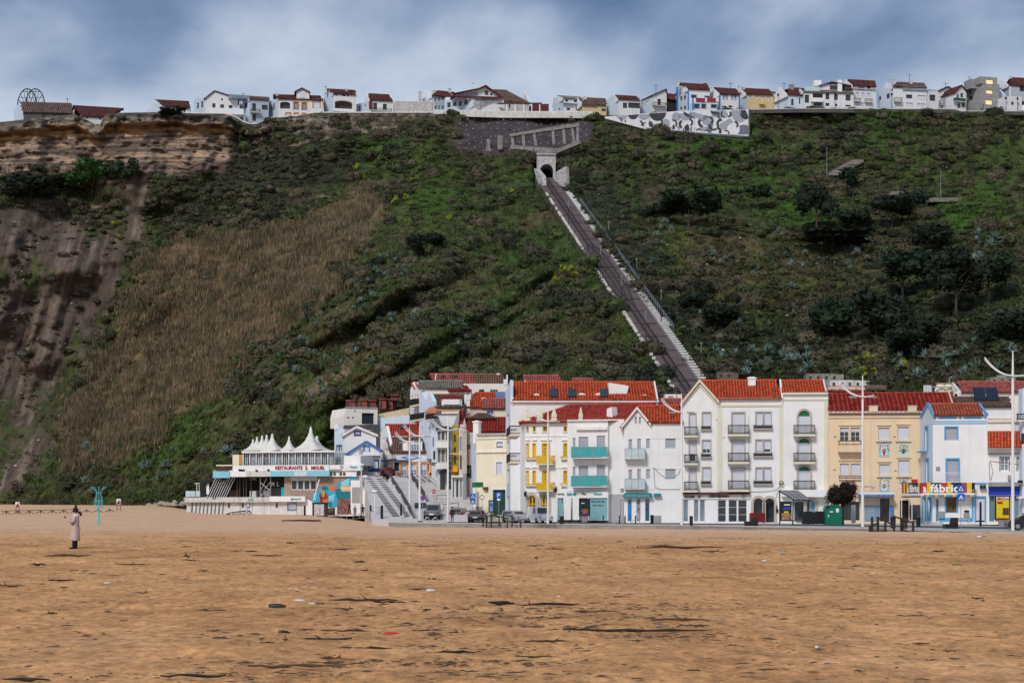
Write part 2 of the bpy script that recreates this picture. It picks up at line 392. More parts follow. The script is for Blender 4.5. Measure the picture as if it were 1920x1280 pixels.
def albedo(px,py):
    """real colour of what grows or lies at each place of the slope (not its shade)"""
    px = np.asarray(px,float);py = np.asarray(py,float);s = px.shape
    jx = px+(fbm(px/26,py/26,0,3,51)-.5)*60;jy = py+(fbm(px/26,py/26,9,3,52)-.5)*60
    C = lambda r,g,b: np.array([r,g,b])
    def mixc(a,b,t): return a*(1-t[...,None])+b*t[...,None]
    n1 = fbm(px/34,py/22,0,4,61);n2 = fbm(px/9,py/6,0,3,62);n3 = fbm(px/90,py/60,0,3,63)
    base = mixc(C(.048,.052,.024)+np.zeros(s+(3,)),C(.080,.070,.042),sstep(.48,.60,n1))     # green-brown scrub
    gr = sstep(.50,.60,n3*.6+n2*.4+.05*((px > 560) & (px < 1000)))
    base = mixc(base,C(.058,.088,.022),gr*.85)
    for cx,cy,r in ((930,470,75),(820,390,80),(700,290,70),(620,810,60),(1340,290,120),(1500,395,110),(1650,214,90),(1820,400,90),(560,430,35),(340,820,70),(1180,640,60),(1000,330,40),(1250,700,40),(620,180+560,60)):
        g = np.clip(1.25-np.hypot(jx-cx,(jy-cy)*1.5)/r,0,1);base = mixc(base,C(.048,.105,.018),g*.85)
    spur = inpoly(jx,jy,SPUR,30);fold = sstep(.46,.62,fbm((px*.5+py*.85)/22,(px*.85-py*.5)/220,0,4,43))
    base = mixc(base,mixc(C(.050,.078,.022)+np.zeros(s+(3,)),C(.105,.095,.045),fold),spur*.75)
    base = mixc(base,C(.155,.115,.055),inpoly(jx,jy,DRYR,25)*.6*sstep(.4,.6,n2))
    base = mixc(base,C(.15,.12,.06),inpoly(jx,jy,DRYM,18)*.6*sstep(.38,.58,n2))
    base = mixc(base,C(.035,.038,.026),inpoly(jx,jy,DARKSHRUB,18)*.8)  # dark shrub below the clifftop, its own colour
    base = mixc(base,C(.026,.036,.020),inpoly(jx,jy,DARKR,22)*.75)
    base = mixc(base,C(.040,.048,.033),inpoly(jx,jy,EMBANK,12)*.8)
    base = mixc(base,C(.20,.135,.075),inpoly(jx*.6+px*.4,jy*.6+py*.4,REEDS,12)*(.45+.55*sstep(.38,.55,n1)))
    so = inpoly(jx,jy,SOILL,12)*sstep(.34,.44,fbm((px+.3*py)/48,py/130,4,4,66)+.07*(py < 640))
    soil = mixc(C(.088,.066,.054)+np.zeros(s+(3,)),C(.175,.132,.105),sstep(.45,.7,fbm((px+.25*py)/12,py/150,0,3,67)))
    base = mixc(base,soil,so)
    base = mixc(base,soil,np.maximum(inpoly(px,py,CHUTE,5),inpoly(jx,jy,SOILM,8)*.8))
    base = mixc(base,mixc(C(.050,.040,.046)+np.zeros(s+(3,)),C(.085,.068,.072),n2),inpoly(jx*.3+px*.7,jy*.3+py*.7,NETTED,6))
    # bedrock beds
    top = topy(px);d = py-top-fbm(px/30,3,0,3,3)*10
    rk = (1-sstep(428,470,jx))*(1-sstep(300,322,py+.06*(px-300)+(n1-.5)*30))
    band = fbm(px/160,(py+(px-200)*.02)/2.6,0,3,71)
    rock = mixc(C(.36,.26,.185)+np.zeros(s+(3,)),C(.13,.095,.075),sstep(.5,.62,band))
    rock = mixc(rock,C(.42,.25,.10),np.clip(1-np.abs(d-26)/12,0,1)*.8)
    rock = mixc(rock,C(.075,.07,.06),(1-sstep(10,17,d))*(.55+.45*sstep(.4,.6,n2)))
    rock = mixc(rock,C(.07,.058,.05),sstep(.47,.56,fbm(px/70,py/16,2,3,72))*sstep(40,60,d)*.7)
    base = mixc(base,rock,rk)
    # lower ledges and the pale path below the wall
    for ex0,ey0,ex1,ey1,th in ((0,352,240,340,5),(0,372,140,378,4),(90,396,205,385,4),(430,292,750,236,5),(540,385,640,362,4),(575,740,660,690,12),(0,318,220,312,8)):
        t = np.clip((px-ex0)/(ex1-ex0),0,1);dd = np.abs(py-(ey0+(ey1-ey0)*t)-(n1-.5)*8)
        base = mixc(base,C(.30,.22,.17),np.clip(1.2-dd/th,0,1)*((px > ex0) & (px < ex1))*sstep(.36,.5,n2)*.85)
    rk2 = (jx > 440)*(1-sstep(800,840,jx))*(1-sstep(12,30,py-top-14*(px < 740)+(px-640)*.09*(px > 640)))
    base = mixc(base,mixc(C(.12,.10,.085)+np.zeros(s+(3,)),C(.26,.21,.165),sstep(.5,.62,n2)),np.clip(rk2,0,1)*.8)
    return base
def npmesh(name,v,faces,m,col=None,smooth=True,mi=None,**k):
    me = bpy.data.meshes.new(name);me.vertices.add(len(v));me.vertices.foreach_set('co',v.astype(np.float32).ravel())
    me.loops.add(faces.size);me.loops.foreach_set('vertex_index',faces.ravel().astype(np.int32))
    me.polygons.add(len(faces));me.polygons.foreach_set('loop_start',np.arange(0,faces.size,faces.shape[1],dtype=np.int32))
    me.update(calc_edges=True)
    me.polygons.foreach_set('use_smooth',np.full(len(faces),smooth))
    if col is not None:
        a = me.color_attributes.new('tint','FLOAT_COLOR','POINT');c = np.ones((len(v),4),np.float32);c[:,:3] = col;a.data.foreach_set('color',c.ravel())
    for q in (m if isinstance(m,list) else [m]): me.materials.append(q)
    if mi is not None: me.polygons.foreach_set('material_index',mi.astype(np.int32))
    me.update();me.validate()
    o = bpy.data.objects.new(name,me);COL.objects.link(o);return tag(o,**k)
def gridfaces(nr,nc,flip=False):
    i = np.arange(nr*nc).reshape(nr,nc);a,b,c,d = i[:-1,:-1].ravel(),i[:-1,1:].ravel(),i[1:,1:].ravel(),i[1:,:-1].ravel()
    return np.stack([a,d,c,b] if not flip else [a,b,c,d],1)
hillm = mat('slope_ground',(1,1,1),rough=.95,attr='tint',noise=.35,nscale=.55,bump=.9,bscale=1.6,spec=.1)
rockm = mat('banded_rock',(1.15,1.12,1.1),rough=.95,attr='tint',noise=.75,nscale=1.0,stretch=(.035,.035,.75),bump=1,bscale=1.1,spec=.1)
earthm = mat('gullied_earth',(1,1,1),rough=.95,attr='tint',noise=.45,nscale=.7,stretch=(1,.35,.3),bump=1,bscale=1.2,spec=.1)
def build_hill():
    pxs = np.arange(-420,2340.1,3.0)
    t = np.concatenate([np.linspace(0,.17,70,endpoint=False),np.linspace(.17,1,270)])
    PX,T = np.meshgrid(pxs,t);TP = topy(PX);PY = TP+(985-TP)*T
    Y = hillY(PX,PY)
    X = (PX-CX)*Y/F;Z = CZ+(H-PY)*Y/F
    # lower the ground a little under the track
    Z = Z-2.2*(1-sstep(20,36,fun_near(PX,PY)))*sstep(322,336,PY)
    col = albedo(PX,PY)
    # level plateau behind the brink
    back = []
    for k,dy in enumerate((3,14,60,160,420)):
        back.append((X[0]*(1+dy/480),Y[0]+dy,Z[0]-.15 if k == 0 else Z[0]-.3,col[0]*0+np.array([.12,.12,.11])))
    X = np.concatenate([np.stack([b[0] for b in back[::-1]]),X]);Y = np.concatenate([np.stack([b[1] for b in back[::-1]]),Y]);Z = np.concatenate([np.stack([b[2] for b in back[::-1]]),Z])
    col = np.concatenate([np.stack([b[3] for b in back[::-1]]),col])
    nb = len(back);PXf = np.concatenate([np.repeat(PX[:1],nb,0),PX])[:-1,:-1];PYf = np.concatenate([np.repeat(PY[:1],nb,0),PY])[:-1,:-1]
    rk = ((PXf < 450+fbm(PYf/9,1,0,2,5)*20) & (PYf < 318-.06*(PXf-300)+fbm(PXf/20,2,0,2,6)*8)) | ((PXf < 770) & (PYf < topy(PXf)+24)) | ((PXf > 222) & (PXf < 430) & (PYf < 330))
    so = (inpoly(PXf,PYf,SOILL) > .5) | (inpoly(PXf,PYf,CHUTE) > .5)
    mi = np.where(rk,1,np.where(so,2,0)).ravel()
    v = np.stack([X,Y,Z],-1).reshape(-1,3)
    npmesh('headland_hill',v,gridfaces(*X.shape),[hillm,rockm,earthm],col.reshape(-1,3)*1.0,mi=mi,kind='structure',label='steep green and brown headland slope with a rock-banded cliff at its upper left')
build_hill()
# ------------------------------------------------------------------ beach
def sandz(X,Y):
    X = np.asarray(X,float);Y = np.asarray(Y,float);px = CX+F*X/np.maximum(Y,1)
    zr = np.interp(Y,[0,20,75,100,130,180,300],[.0,.1,.27,.15,-.05,-.42,-.9])
    zl = np.interp(Y,[0,20,75,110,165,225,258,300,420],[.0,.1,.27,.24,.24,.72,1.35,1.75,2.2])
    zm = np.interp(Y,[0,20,75,110,165,225,256,300,420],[.0,.1,.27,.2,.1,.42,.70,.6,.6])
    a = sstep(560,760,px);b = sstep(280,420,px)
    return (zl*(1-b)+zm*b)*(1-a)+zr*a
sandm = None
def sand_material():
    m = bpy.data.materials.new('beach_sand');m.use_nodes = True;nt = m.node_tree;N = nt.nodes;L = nt.links;b = N['Principled BSDF']
    b.inputs['Roughness'].default_value = .9;b.inputs['Specular IOR Level'].default_value = .15
    g = N.new('ShaderNodeNewGeometry')
    def noise(sc,stretch,det=6,ro=.6):
        mp = N.new('ShaderNodeMapping');mp.inputs['Scale'].default_value = stretch;L.new(g.outputs['Position'],mp.inputs[0])
        n = N.new('ShaderNodeTexNoise');n.inputs['Scale'].default_value = sc;n.inputs['Detail'].default_value = det;n.inputs['Roughness'].default_value = ro
        L.new(mp.outputs[0],n.inputs['Vector']);return n.outputs['Fac']
    cr = N.new('ShaderNodeValToRGB');e = cr.color_ramp.elements
    e[0].position = .27;e[0].color = (.45,.215,.09,1);e[1].position = .72;e[1].color = (.84,.46,.225,1)
    m1 = e.new(.5);m1.color = (.70,.36,.15,1)
    n1 = noise(.5,(.55,.28,1),8,.68);L.new(n1,cr.inputs[0])
    # fine grain and dark crumbs of weed
    n2 = noise(5.5,(1,.55,1),7,.7);mr = N.new('ShaderNodeMapRange');mr.inputs[1].default_value = .3;mr.inputs[2].default_value = .7;mr.inputs[3].default_value = .46;mr.inputs[4].default_value = 1.26
    L.new(n2,mr.inputs[0]);v = N.new('ShaderNodeVectorMath');v.operation = 'SCALE';L.new(cr.outputs[0],v.inputs[0]);L.new(mr.outputs[0],v.inputs['Scale'])
    n3 = noise(2.6,(.8,.5,1),9,.8);mr2 = N.new('ShaderNodeMapRange');mr2.inputs[1].default_value = .55;mr2.inputs[2].default_value = .63;mr2.inputs[3].default_value = 0;mr2.inputs[4].default_value = .6
    L.new(n3,mr2.inputs[0]);mx = N.new('ShaderNodeMix');mx.data_type = 'RGBA';L.new(mr2.outputs[0],mx.inputs[0]);L.new(v.outputs[0],mx.inputs[6]);mx.inputs[7].default_value = (.20,.11,.05,1)
    n6 = noise(1.1,(.7,.5,1),5,.6);mr6 = N.new('ShaderNodeMapRange');mr6.inputs[1].default_value = .36;mr6.inputs[2].default_value = .62;mr6.inputs[3].default_value = .80;mr6.inputs[4].default_value = 1.1;L.new(n6,mr6.inputs[0]);v6 = N.new('ShaderNodeVectorMath');v6.operation = 'SCALE';L.new(mx.outputs[2],v6.inputs[0]);L.new(mr6.outputs[0],v6.inputs['Scale'])
    # dry pale sand higher up the beach (by distance from the water's edge)
    sx = N.new('ShaderNodeSeparateXYZ');L.new(g.outputs['Position'],sx.inputs[0])
    n4 = noise(.09,(1,.5,1),3,.5);ad = N.new('ShaderNodeMath');ad.operation = 'MULTIPLY_ADD';ad.inputs[1].default_value = 60;L.new(n4,ad.inputs[0]);L.new(sx.outputs['Y'],ad.inputs[2])
    mr3 = N.new('ShaderNodeMapRange');mr3.inputs[1].default_value = 115;mr3.inputs[2].default_value = 175;mr3.inputs[3].default_value = 0;mr3.inputs[4].default_value = .68;L.new(ad.outputs[0],mr3.inputs[0])
    mx2 = N.new('ShaderNodeMix');mx2.data_type = 'RGBA';L.new(mr3.outputs[0],mx2.inputs[0]);L.new(v6.outputs[0],mx2.inputs[6]);mx2.inputs[7].default_value = (.70,.47,.31,1)
    L.new(mx2.outputs[2],b.inputs['Base Color'])
    bp = N.new('ShaderNodeBump');bp.inputs['Distance'].default_value = .09;bp.inputs['Strength'].default_value = .9
    n5 = noise(3.2,(.8,.8,1),8,.68);L.new(n5,bp.inputs['Height']);L.new(bp.outputs[0],b.inputs['Normal'])
    return m
def build_sand():
    global sandm;sandm = sand_material()
    ys = np.concatenate([np.linspace(1500,1010,330),np.linspace(1009,948,120)])
    Y0 = np.where(ys > 950,1.95*F/np.maximum(ys-H,3),0)
    Yv = np.unique(np.concatenate([np.geomspace(9,75,300),np.linspace(75.5,300,170),np.linspace(305,520,12)]))
    pxs = np.concatenate([np.arange(-6000,-700,120),np.arange(-700,2621,3.5),np.arange(2700,8000,120)])
    Yg,PX = np.meshgrid(Yv,pxs,indexing='ij');X = (PX-CX)*Yg/F
    Z = sandz(X,Yg)
    damp = 1-sstep(170,260,Yg)*.7
    tr = np.zeros_like(X)
    n = (fbm(X/.9,Yg/1.5,0,4,90,.55)-.5)*.20+(fbm(X/4.5,Yg/5,0,3,95)-.5)*.16+(np.abs(fbm(X/1.7,Yg/2.2,0,2,97)-.5)-.15)*.14
    # vehicle track running across the right-hand half
    ln = Yg-(62+(X-14)*-1.35);
    for off in (-1.1,1.1):
        tr = tr-.07*np.exp(-((ln-off)/.45)**2)*(X > 0)
    Z = Z+n*damp*sstep(9,16,Yg)*.85+tr
    v = np.stack([X,Yg,Z],-1).reshape(-1,3)
    npmesh('beach_sand',v,gridfaces(*X.shape,flip=True),sandm,kind='structure',label='wide ochre sandy beach littered with driftwood and weed')
    g = MB();g.quad((-1500,-200,-1.6),(1500,-200,-1.6),(1500,3000,-1.6),(-1500,3000,-1.6));g.build('ground',sandm,kind='structure')
build_sand()
# ------------------------------------------------------------------ vegetation
plantm = mat('foliage',(1,1,1),rough=.75,attr='tint',inst=True,noise=.3,nscale=3,spec=.15)
leafm = {k: mat('leaf_'+k,c,rough=.7,noise=.3,nscale=1.2,spec=.2) for k,c in dict(pine=(.020,.038,.018),dark=(.018,.028,.016),agave=(.19,.27,.24),agaved=(.11,.17,.14),maroon=(.024,.014,.013),fennel=(.23,.25,.02),bark=(.06,.045,.035)).items()}
def cores(mb,lobes,r,k=.8,fz=1.):
    for c,q in lobes:
        n = 7;vs = [];q *= k
        for i in range(5):
            a = math.pi*(i+.5)/5;vs += [(c[0]+q*math.sin(a)*math.cos(j/n*6.283)*r.uniform(.8,1.15),c[1]+q*math.sin(a)*math.sin(j/n*6.283)*r.uniform(.8,1.15),c[2]+q*math.cos(a)*fz*r.uniform(.85,1.1)) for j in range(n)]
        mb.add(vs,[(i*n+j,(i+1)*n+j,(i+1)*n+(j+1) % n,i*n+(j+1) % n) for i in range(4) for j in range(n)]+[tuple(range(n))])
def proto_bush(seed,n=110,flat=.7,leaf=.15):
    r = random.Random(seed);mb = MB()
    lobes = [(r.uniform(-.3,.3),r.uniform(-.3,.3),r.uniform(.1,.35),r.uniform(.28,.42)) for _ in range(6)]
    cores(mb,[((a,b,c*flat),d) for a,b,c,d in lobes],r,.88,flat)
    for i in range(n):
        lx,ly,lz,lr = r.choice(lobes);d = Vector((r.gauss(0,1),r.gauss(0,1),abs(r.gauss(0,.9)))).normalized()
        c = Vector((lx,ly,lz*flat))+Vector((d.x*lr,d.y*lr,d.z*lr*flat))*r.uniform(.85,1.12)
        a = Vector((r.uniform(-1,1),r.uniform(-1,1),r.uniform(-1,1))).normalized();b = a.cross(d+Vector((.1,.2,.3))).normalized();s = leaf*r.uniform(.5,1.3)
        mb.add([c-a*s,c+b*s*.5,c+a*s,c-b*s*.5+d*s*.3],[(0,1,2,3)])
    me = bpy.data.meshes.new('bush_shape');me.from_pydata(mb.v,[],mb.f);me.materials.append(plantm);return me
def proto_blades(seed,n,h,spread,wd,lean):
    r = random.Random(seed);mb = MB()
    for i in range(n):
        a = r.uniform(0,6.28);p = Vector((r.uniform(-spread,spread),r.uniform(-spread,spread),-.1));l = r.uniform(.5,1)*h;q = p+Vector((math.cos(a)*lean*l,math.sin(a)*lean*l,l))
        m = (p+q)/2+Vector((0,0,l*.12));s = Vector((math.sin(a),-math.cos(a),0))*wd
        mb.add([p-s,p+s,m+s*.8,m-s*.8,q],[(0,1,2,3),(3,2,4)])
    me = bpy.data.meshes.new('blade_shape');me.from_pydata(mb.v,[],mb.f);me.materials.append(plantm);return me
def scatter(name,protos,pts,scl,cols,label,lean=.0,rs=3):
    """ground cover nobody could count: points carrying instances, one stuff object"""
    me = bpy.data.meshes.new(name);n = len(pts);me.vertices.add(n);me.vertices.foreach_set('co',pts.astype(np.float32).ravel())
    rg = np.random.RandomState(rs)
    a = me.attributes.new('tint','FLOAT_COLOR','POINT');c = np.ones((n,4),np.float32);c[:,:3] = cols;a.data.foreach_set('color',c.ravel())
    a = me.attributes.new('sc','FLOAT_VECTOR','POINT');a.data.foreach_set('vector',scl.astype(np.float32).ravel())
    a = me.attributes.new('rt','FLOAT_VECTOR','POINT');rr = np.stack([rg.normal(0,.12,n)+lean,rg.normal(0,.12,n),rg.uniform(0,6.28,n)],1);a.data.foreach_set('vector',rr.astype(np.float32).ravel())
    o = bpy.data.objects.new(name,me);COL.objects.link(o);tag(o,label=label,kind='stuff')
    ng = bpy.data.node_groups.new(name,'GeometryNodeTree');ng.interface.new_socket('Geometry',in_out='INPUT',socket_type='NodeSocketGeometry');ng.interface.new_socket('Geometry',in_out='OUTPUT',socket_type='NodeSocketGeometry')
    N = ng.nodes;L = ng.links;gi = N.new('NodeGroupInput');go = N.new('NodeGroupOutput')
    jn = N.new('GeometryNodeGeometryToInstance')
    for i,pm in enumerate(protos):
        po = bpy.data.objects.new(name+'_shape',pm);oi = N.new('GeometryNodeObjectInfo');oi.inputs['Object'].default_value = po;oi.inputs['As Instance'].default_value = True
        L.new(oi.outputs['Geometry'],jn.inputs[0])
    ip = N.new('GeometryNodeInstanceOnPoints');L.new(gi.outputs[0],ip.inputs['Points']);L.new(jn.outputs[0],ip.inputs['Instance'])
    def na(nm,t):
        q = N.new('GeometryNodeInputNamedAttribute');q.data_type = t;q.inputs['Name'].default_value = nm;return q.outputs['Attribute']
    if len(protos) > 1:
        # pick shapes: instances of the joined list, by random index
        gj = N.new('GeometryNodeJoinGeometry')
        for l in list(jn.inputs[0].links): L.new(l.from_socket,gj.inputs[0]);
        for l in list(jn.inputs[0].links): L.remove(l)
        N.remove(jn);L.new(gj.outputs[0],ip.inputs['Instance']);ip.inputs['Pick Instance'].default_value = True
        rv = N.new('FunctionNodeRandomValue');rv.data_type = 'INT';rv.inputs[4].default_value = 0;rv.inputs[5].default_value = len(protos)-1
        L.new(rv.outputs[2],ip.inputs['Instance Index'])
    er = N.new('FunctionNodeEulerToRotation');L.new(na('rt','FLOAT_VECTOR'),er.inputs[0]);L.new(er.outputs[0],ip.inputs['Rotation'])
    L.new(na('sc','FLOAT_VECTOR'),ip.inputs['Scale']);L.new(ip.outputs[0],go.inputs[0])
    md = o.modifiers.new('scatter','NODES');md.node_group = ng
    return o
def surf(px,py):
    Y = hillY(px,py);return np.stack([(px-CX)*Y/F,Y,CZ+(H-py)*Y/F],1)
def cover():
    rg = np.random.RandomState(11)
    def cand(n,y0=0,y1=1):
        px = rg.uniform(-120,2040,n);t = rg.uniform(y0,y1,n);tp = topy(px);py = tp+2+(960-tp)*t
        k = fun_near(px,py) > 27+8*(py > 600);return px[k],py[k]
    # --- scrub bushes
    px,py = cand(30000)
    n1 = fbm(px/34,py/22,0,4,61);reed = inpoly(px,py,REEDS,8);soil = inpoly(px,py,SOILL,8);chute = inpoly(px,py,CHUTE,4);net = inpoly(px,py,NETTED,3)
    rock = (px < 440)*(1-sstep(305,320,py))
    jn = fbm(px/20,py/14,3,3,81)
    keep = rg.uniform(0,1,len(px)) < np.clip(.12+3.2*(jn-.42)+.5*inpoly(px,py,DARKR,20)+.5*inpoly(px,py,DARKSHRUB,20),.06,1)*(1-reed*.93)*(1-soil*.8)*(1-.6*inpoly(px,py,SPUR,25))*(1-chute)*(1-net*.97)*(1-rock*.93)
    px,py = px[keep],py[keep];pts = surf(px,py);k = len(px)
    al = albedo(px,py);hue = rg.uniform(0,1,k)
    green = np.array([.054,.066,.027]);brown = np.array([.085,.070,.048]);dk = np.array([.030,.036,.022]);lime = np.array([.10,.14,.03])
    pick = np.where((fbm(px/40,py/30,7,3,83) > .54)[:,None],brown,green);pick = np.where((hue > .78)[:,None],dk,pick);pick = np.where((hue < .035)[:,None],lime,pick)
    col = (al*.35+pick*.65)*rg.uniform(.65,1.35,k)[:,None]
    s = rg.gamma(4,.36,k)*.9+.3;s = np.minimum(s,3.6)*np.where(py > 700,.75,1)*np.where((px > 520) & (px < 1250),.8,1)
    sc = np.stack([s,s,s*rg.uniform(.55,.95,k)],1)
    pts[:,2] -= .12*s
    scatter('scrub',[proto_bush(i) for i in range(5)],pts,sc,col,'low green and brown scrub covering the headland slope')
    # --- larger rounded bushes
    px,py = cand(9000);dens = sstep(.46,.60,fbm(px/45,py/30,11,3,84))+.8*inpoly(px,py,DARKR,20)*(py < 560)+.5*((px > 1080) & (py < 330))
    keep = rg.uniform(0,1,len(px)) < np.clip(dens,.03,1)*.55*(1-inpoly(px,py,REEDS,5)*.95)*(1-inpoly(px,py,SOILL,8))*(1-inpoly(px,py,CHUTE,4))*(1-inpoly(px,py,NETTED,3))*(1-(px < 440)*(1-sstep(305,320,py)))*(py < 760)*(fun_near(px,py) > 30)
    px,py = px[keep],py[keep];k = len(px);pts = surf(px,py);s = rg.gamma(5,.42,k)+1.2;s = np.minimum(s,5.2);pts[:,2] -= .15*s
    pal = np.array([[.080,.074,.046],[.058,.056,.034],[.050,.062,.028],[.030,.036,.022],[.066,.082,.034],[.095,.082,.052]])
    col = pal[(fbm(px/50,py/40,5,2,87)*9+rg.uniform(0,2,k)).astype(int) % 6]*rg.uniform(.75,1.25,k)[:,None]
    scatter('large_bushes',[proto_bush(20+i,420,.8,.075) for i in range(4)],pts,np.stack([s,s,s*rg.uniform(.8,1.15,k)],1),col,'rounded grey-brown and olive bushes across the slope',rs=12)
    # --- grass tufts
    px,py = cand(50000);reed = inpoly(px,py,REEDS,8);soil = inpoly(px,py,SOILL,8);rock = (px < 440)*(1-sstep(305,320,py))
    keep = rg.uniform(0,1,len(px)) < (1-reed)*(1-soil*.9)*(1-rock)*(1-inpoly(px,py,NETTED,3))*(1-inpoly(px,py,CHUTE,4));px,py = px[keep],py[keep];k = len(px)
    al = albedo(px,py)*rg.uniform(.7,1.5,k)[:,None];s = rg.uniform(.6,1.5,k)
    scatter('grass',[proto_blades(i,16,.8,.5,.05,.55) for i in (1,2,3)],surf(px,py),np.stack([s,s,s],1),al,'grass tufts on the headland slope',rs=5)
    # --- reeds
    px = rg.uniform(90,740,60000);py = rg.uniform(340,900,60000);keep = rg.uniform(0,1,60000) < inpoly(px+rg.normal(0,9,60000)+(fbm(px/30,py/30,2,3,91)-.5)*70,py+(fbm(px/30,py/30,6,3,92)-.5)*50,REEDS,12)*(.25+.75*sstep(.43,.60,fbm((px+.5*py)/26,(py-.3*px)/40,1,4,86)))
    px,py = px[keep],py[keep];k = len(px);s = rg.uniform(.7,1.5,k)
    col = np.array([.20,.150,.095])*rg.uniform(.45,1.35,k)[:,None]*np.stack([np.ones(k),rg.uniform(.92,1.06,k),rg.uniform(.8,1.1,k)],1)
    col = np.where((rg.uniform(0,1,k)+.3*sstep(.5,.6,fbm(px/18,py/18,8,3,93)) > .92)[:,None],np.array([.055,.065,.032]),col)
    scatter('dry_reeds',[proto_blades(i+9,20,1.45,.9,.035,.3) for i in (1,2,3)],surf(px,py),np.stack([s,s,s],1),col,'dense bank of dry brown giant reeds on the slope',rs=6)
    # --- small pale stones, rubbish and gulls' droppings on the slope
    px,py = cand(1500);keep = rg.uniform(0,1,len(px)) < .2+.6*inpoly(px,py,SOILL,20);px,py = px[keep],py[keep];k = len(px);pts = surf(px,py);pts[:,1] -= .3;pts[:,2] += .35
    r = random.Random(4);mb = MB();mb.lathe([(.05,0),(.5,.1),(.55,.3),(.3,.55),(.05,.6)],n=6);me = bpy.data.meshes.new('stone_shape');me.from_pydata(mb.v,[],mb.f);me.materials.append(plantm)
    s = rg.gamma(2,.14,k)+.1;scatter('pale_stones',[me],pts,np.stack([s,s*.8,s*.8],1),np.array([.50,.48,.45])*rg.uniform(.5,1.2,k)[:,None],'small pale stones strewn on the slope',rs=8)
    # --- small anchor plates bolted in the netted rock face
    px = np.concatenate([np.arange(862,1105,14.0)+rg.uniform(-4,4,18) for _ in range(6)]);py = np.concatenate([np.full(18,y)+rg.uniform(-3,3,18) for y in (224,234,244,256,268,280)])
    keep = inpoly(px,py,NETTED,0) > .5;px,py = px[keep],py[keep];pts = surf(px,py);pts[:,1] -= .5;k = len(px)
    mb = MB();mb.box(-.5,-.5,-.5,.5,.5,.5);me = bpy.data.meshes.new('plate_shape');me.from_pydata(mb.v,[],mb.f);me.materials.append(plantm)
    scatter('anchor_plates',[me],pts,np.full((k,3),.2),np.full((k,3),.5),'white anchor plates bolted across the netted dark rock face',rs=9)
cover()
# --- countable plants: agaves, bushes, trees
def agave_mesh(seed,n=22):
    r = random.Random(seed);mb = MB()
    for i in range(n):
        a = 6.283*i*.382+r.uniform(-.2,.2);el = R(r.uniform(12,80));l = r.uniform(.75,1.1);d = Vector((math.cos(a)*math.cos(el),math.sin(a)*math.cos(el),math.sin(el)));sd = Vector((-math.sin(a),math.cos(a),0));up = sd.cross(d)
        p0 = Vector((0,0,.05));m1 = d*l*.45+Vector((0,0,.1));tip = d*l+Vector((0,0,-.06 if el < .6 else .05))
        mb.add([p0-sd*.05,p0+sd*.05,m1+sd*.085+up*.03,m1-sd*.085+up*.03,tip,m1-up*.03],[(0,1,2,3),(3,2,4),(1,0,5),(2,1,5),(0,3,5),(4,2,5),(3,4,5)])
    me = bpy.data.meshes.new('agave');me.from_pydata(mb.v,[],mb.f);return me
def agaves():
    ms = []
    for i in range(4):
        me = agave_mesh(i);me.materials.append(leafm['agave' if i % 2 else 'agaved']);ms.append(me)
    zones = [((640,560,800,640),26,'on the grassy spur beside the brown reed bank',.55),((430,640,620,760),22,'on the lower slope below the reed bank',.6),((540,500,660,600),0,'',1),
             ((150,840,460,930),24,'at the foot of the slope behind the beach',.75),((560,600,700,700),12,'between the reed bank and the folded grass ridge',.6),((840,590,1020,680),16,'on the middle of the spur above the old town',.55),
             ((1130,560,1160,570),0,'',1),((1200,420,1260,560),8,'on the dark bank beside the funicular track',.6),((1340,660,1540,712),26,'on the slope right above the big white house',.75),
             ((1440,420,1640,520),18,'on the dry slope below the dark pines',.7),((1300,480,1500,620),26,'on the dry grass right of the funicular',.5),((1820,440,1890,560),14,'on the green slope by the right edge',.9),
             ((1660,640,1900,715),22,'on the slope above the solar panel roof',.8),((680,480,760,540),12,'on the grass under the bright fennel clumps',.6),((20,600,110,760),8,'on the bare earth gullies at the left',.6)]
    r = random.Random(3)
    for (x0,y0,x1,y1),n,where,s in zones:
        lab = ('pale blue-green agave rosette '+where)
        for i in range(n):
            px,py = r.uniform(x0,x1),r.uniform(y0,y1)
            if fun_near(np.array([px]),np.array([py]))[0] < 40: continue
            o = bpy.data.objects.new('agave',r.choice(ms));COL.objects.link(o);p = hill_pt(px,py)
            o.location = p+Vector((0,-1.0,.45));o.rotation_euler = (.25,0,r.uniform(0,6));k = s*r.uniform(1.1,2.5);o.scale = (k,k,k)
            tag(o,'%s pale agave, %s %s, %s' % ('small' if k < s*1.25 else 'medium' if k < s*1.7 else 'large','upper' if py < (y0+y1)/2 else 'lower','left' if px < x0+(x1-x0)/3 else 'middle' if px < x0+(x1-x0)/1.5 else 'right',where),'agave','agaves '+where)
agaves()
def crown_mesh(seed,n,leaf,lobes,squash=1.0):
    r = random.Random(seed);mb = MB();L_ = [(Vector((r.uniform(-.55,.55),r.uniform(-.45,.45),r.uniform(-.35,.4)*squash)),r.uniform(.26,.48)) for _ in range(lobes)]
    cores(mb,L_,r,.72)
    for i in range(n):
        c0,lr = r.choice(L_);d = Vector((r.gauss(0,1),r.gauss(0,1),r.gauss(0,1))).normalized();c = c0+d*lr*r.uniform(.6,1.15)*Vector((1,1,squash)).length/1.73
        a = Vector((r.uniform(-1,1),r.uniform(-1,1),r.uniform(-.6,.6))).normalized();b = a.cross(Vector((r.gauss(0,1),r.gauss(0,1),r.gauss(0,1)))).normalized();s = leaf*r.uniform(.5,1.4)
        mb.add([c-a*s,c+b*s*.45,c+a*s,c-b*s*.45],[(0,1,2,3)])
    return mb
